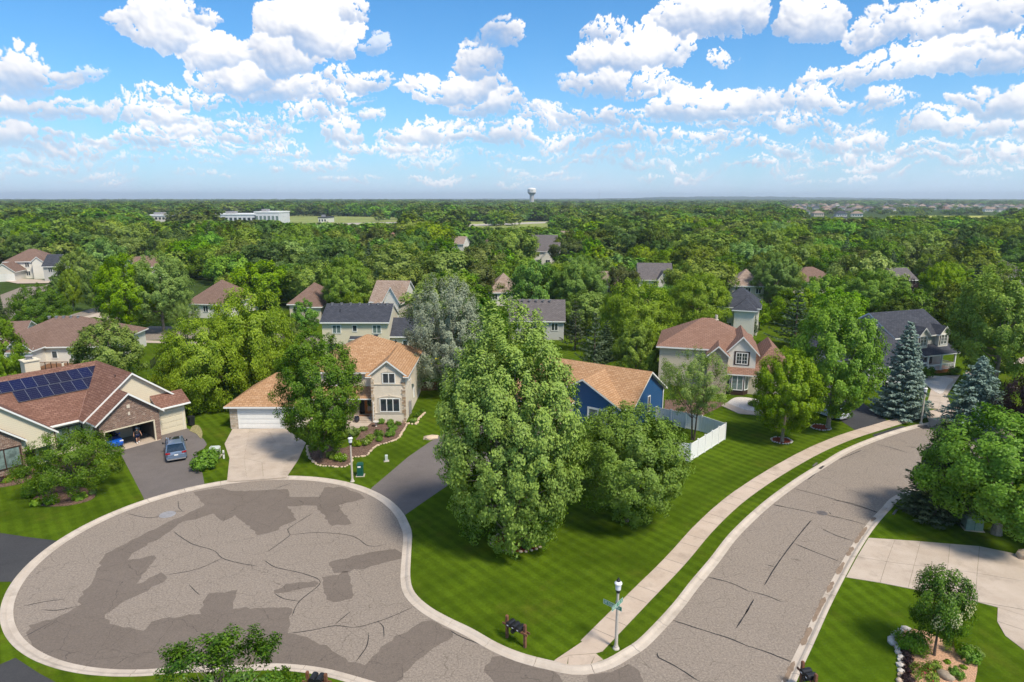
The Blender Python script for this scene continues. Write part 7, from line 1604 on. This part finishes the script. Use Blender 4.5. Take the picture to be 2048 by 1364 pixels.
M['metalwall'] = simple('corrugated_white', (0.62, 0.62, 0.62), 0.5, 0.4, 0.1, 0.3)
far_block(325, 452, 72, 9, ('pale', 'white', True), 'low white school-like building at left in the far woods'); far_block(352, 452, 22, 11, ('metalwall', 'greyiron', True), 'small blue-windowed wing beside the low white building', 'school_building', 2, 4)
far_block(472, 452, 80, 10, ('metalwall', 'white', True), 'long white building with flat roof among far trees', 'school_building', 1, 9); far_block(535, 452, 48, 12, ('metalwall', 'white', False), 'tall corrugated pale hall at the end of the long white building', 'sports_hall', 1, 6)
far_block(645, 446, 16, 5, ('pale', 'greyroof', True), 'little white shed with grey roof beside the far field', 'field_shed', 1, 3)
for px, m, n in [([(556, 431), (800, 433), (905, 440), (905, 449), (800, 453), (640, 457), (556, 454)], 'ground', 'field'), ([(900, 444), (1130, 444), (1130, 463), (930, 465)], 'ground', 'field')]:
    pass
fieldm = simple('pale_field_grass', (0.22, 0.25, 0.07), 0.9, 0.1, 0.2, 0.02); yellow = simple('yellow_field', (0.36, 0.36, 0.07), 0.9, 0.1, 0.15, 0.02); farroad = simple('far_road', (0.40, 0.36, 0.31), 0.9, 0.1, 0.08, 0.01)
for px, m, n, z in [([(540, 428), (800, 430), (820, 438), (815, 455), (640, 460), (540, 456)], fieldm, 'field', 0.0), ([(900, 441), (1140, 441), (1140, 466), (930, 467)], fieldm, 'field', 0.0), ([(1780, 431.5), (2010, 431.5), (2010, 438.5), (1780, 437)], yellow, 'field', 0.0),
        ([(1110, 406), (1210, 406), (1210, 412), (1110, 412)], fieldm, 'field', 0.0), ([(1280, 406), (1380, 407), (1380, 414), (1280, 413)], yellow, 'field', 0.0), ([(575, 455), (640, 447), (800, 444), (930, 449), (1100, 443), (1100, 446), (930, 453), (800, 447), (640, 451), (590, 459)], farroad, 'road', 0.05)]:
    o = MB(); o.prism(poly_px(px), None, z); o.build(n, m, kind='structure')
# far subdivision
def tiny_house(rf, wl):
    mb = MB(); mb.box(-7, 7, -5, 5, 0, 4.6, 1); a = [(-7.8, -5.8, 4.6), (7.8, -5.8, 4.6), (7.8, 5.8, 4.6), (-7.8, 5.8, 4.6)]; r0, r1 = (-2.5, 0, 8.4), (2.5, 0, 8.4)
    mb.face([a[0], a[1], r1, r0]); mb.face([a[1], a[2], r1]); mb.face([a[2], a[3], r0, r1]); mb.face([a[3], a[0], r0]); mb.face(a[::-1], 2)
    for x_ in (-4.5, -1.5, 1.5, 4.5): mb.box(x_ - 0.7, x_ + 0.7, -5.06, -4.98, 1.4, 3.0, 3)
    return mb.mesh('distant_house', [M[rf], M[wl], M['white'], M['glass']])
TH = [tiny_house(*q) for q in (('midgreyroof', 'pale'), ('cedarroof', 'tan'), ('cedarroof', 'pale'), ('umberroof', 'tan'), ('greyroof', 'greysiding'))]
for k in range(170):
    px = r_.uniform(1585, 2110); yb = 411.5 + 22 * r_.random() ** 1.3
    if 1750 < px and 428 < yb: continue
    if yb > 424 and px > 1740: continue
    X, Y = g(px, yb, 0)
    if any((X - a) ** 2 + (Y - b) ** 2 < 17 ** 2 for a, b in hs): continue
    hs.append((X, Y)); i = r_.randrange(5); link('distant_house', TH[i], None, (X, Y, 0), rad(r_.uniform(-25, 25)), (1, 1, r_.uniform(0.85, 1.1)), label='distant house with %s roof in the rows of the far subdivision' % ('grey', 'sandy brown', 'pale brown', 'dark brown', 'charcoal')[i], cat='house', group='%s-roofed houses of the far subdivision' % ('grey', 'sandy', 'pale', 'brown', 'charcoal')[i])
# distant hills with woods
M['hill'] = simple('wooded_hill', (0.025, 0.05, 0.022), 0.95, 0.05, 0.4, 0.01)
def hill(pxs, Y0, depth, seed, name='hills'):
    """pxs: (photo x, top row); a long low ridge at distance Y0"""
    rr_ = np.random.default_rng(seed); mb = MB(); n = 150; xs = np.linspace(pxs[0][0], pxs[-1][0], n); tops = np.interp(xs, [p[0] for p in pxs], [p[1] for p in pxs]); rows = []
    ns = np.convolve(rr_.normal(size=n + 8), np.ones(5) / 5, 'same')[:n] * 4 + rr_.normal(size=n) * 1.5
    for x_, t_, q in zip(xs, tops, ns):
        X = (x_ - 1024) / FPX * Y0 * 1.02; H_ = CAMZ + (HZN - t_) / FPX * Y0 * 1.02
        rows.append([(X, Y0 - depth * 0.5, -1), (X, Y0 - depth * 0.25, max(2, H_ * 0.6 + q)), (X, Y0, max(3, H_ + q)), (X, Y0 + depth * 0.6, -1)])
    for a, b in zip(rows, rows[1:]):
        for k in range(3): mb.face([a[k], b[k], b[k + 1], a[k + 1]], 0, True)
    return mb.build(name, M['hill'], kind='structure')
hill([(-500, 400), (0, 399), (200, 401), (420, 402), (700, 400), (1024, 399), (1250, 396), (1500, 398), (1900, 401), (2600, 402)], 6800, 1500, 1)
hill([(1180, 400), (1300, 394), (1450, 393), (1560, 394), (1750, 396), (1900, 400), (2100, 402)], 8200, 1500, 2)
hill([(-600, 399), (200, 399), (600, 398), (1000, 397), (1500, 397), (2000, 398), (2700, 398)], 11000, 1600, 3)
# ------------------------------------------------------------- air
hz_ = MB(); hz_.box(-12500, 12500, -1500, 13400, -1.5, 104)
HM = bpy.data.materials.new('haze'); HM.use_nodes = True; nt = HM.node_tree; nt.nodes.clear(); out = N(nt, 'ShaderNodeOutputMaterial'); pv = N(nt, 'ShaderNodeVolumePrincipled')
pv.inputs['Color'].default_value = (0.80, 0.91, 1.0, 1); pv.inputs['Density'].default_value = 0.00012; pv.inputs['Anisotropy'].default_value = 0.2; nt.links.new(pv.outputs[0], out.inputs['Volume'])
hz_.build('haze', HM, None, kind='stuff')
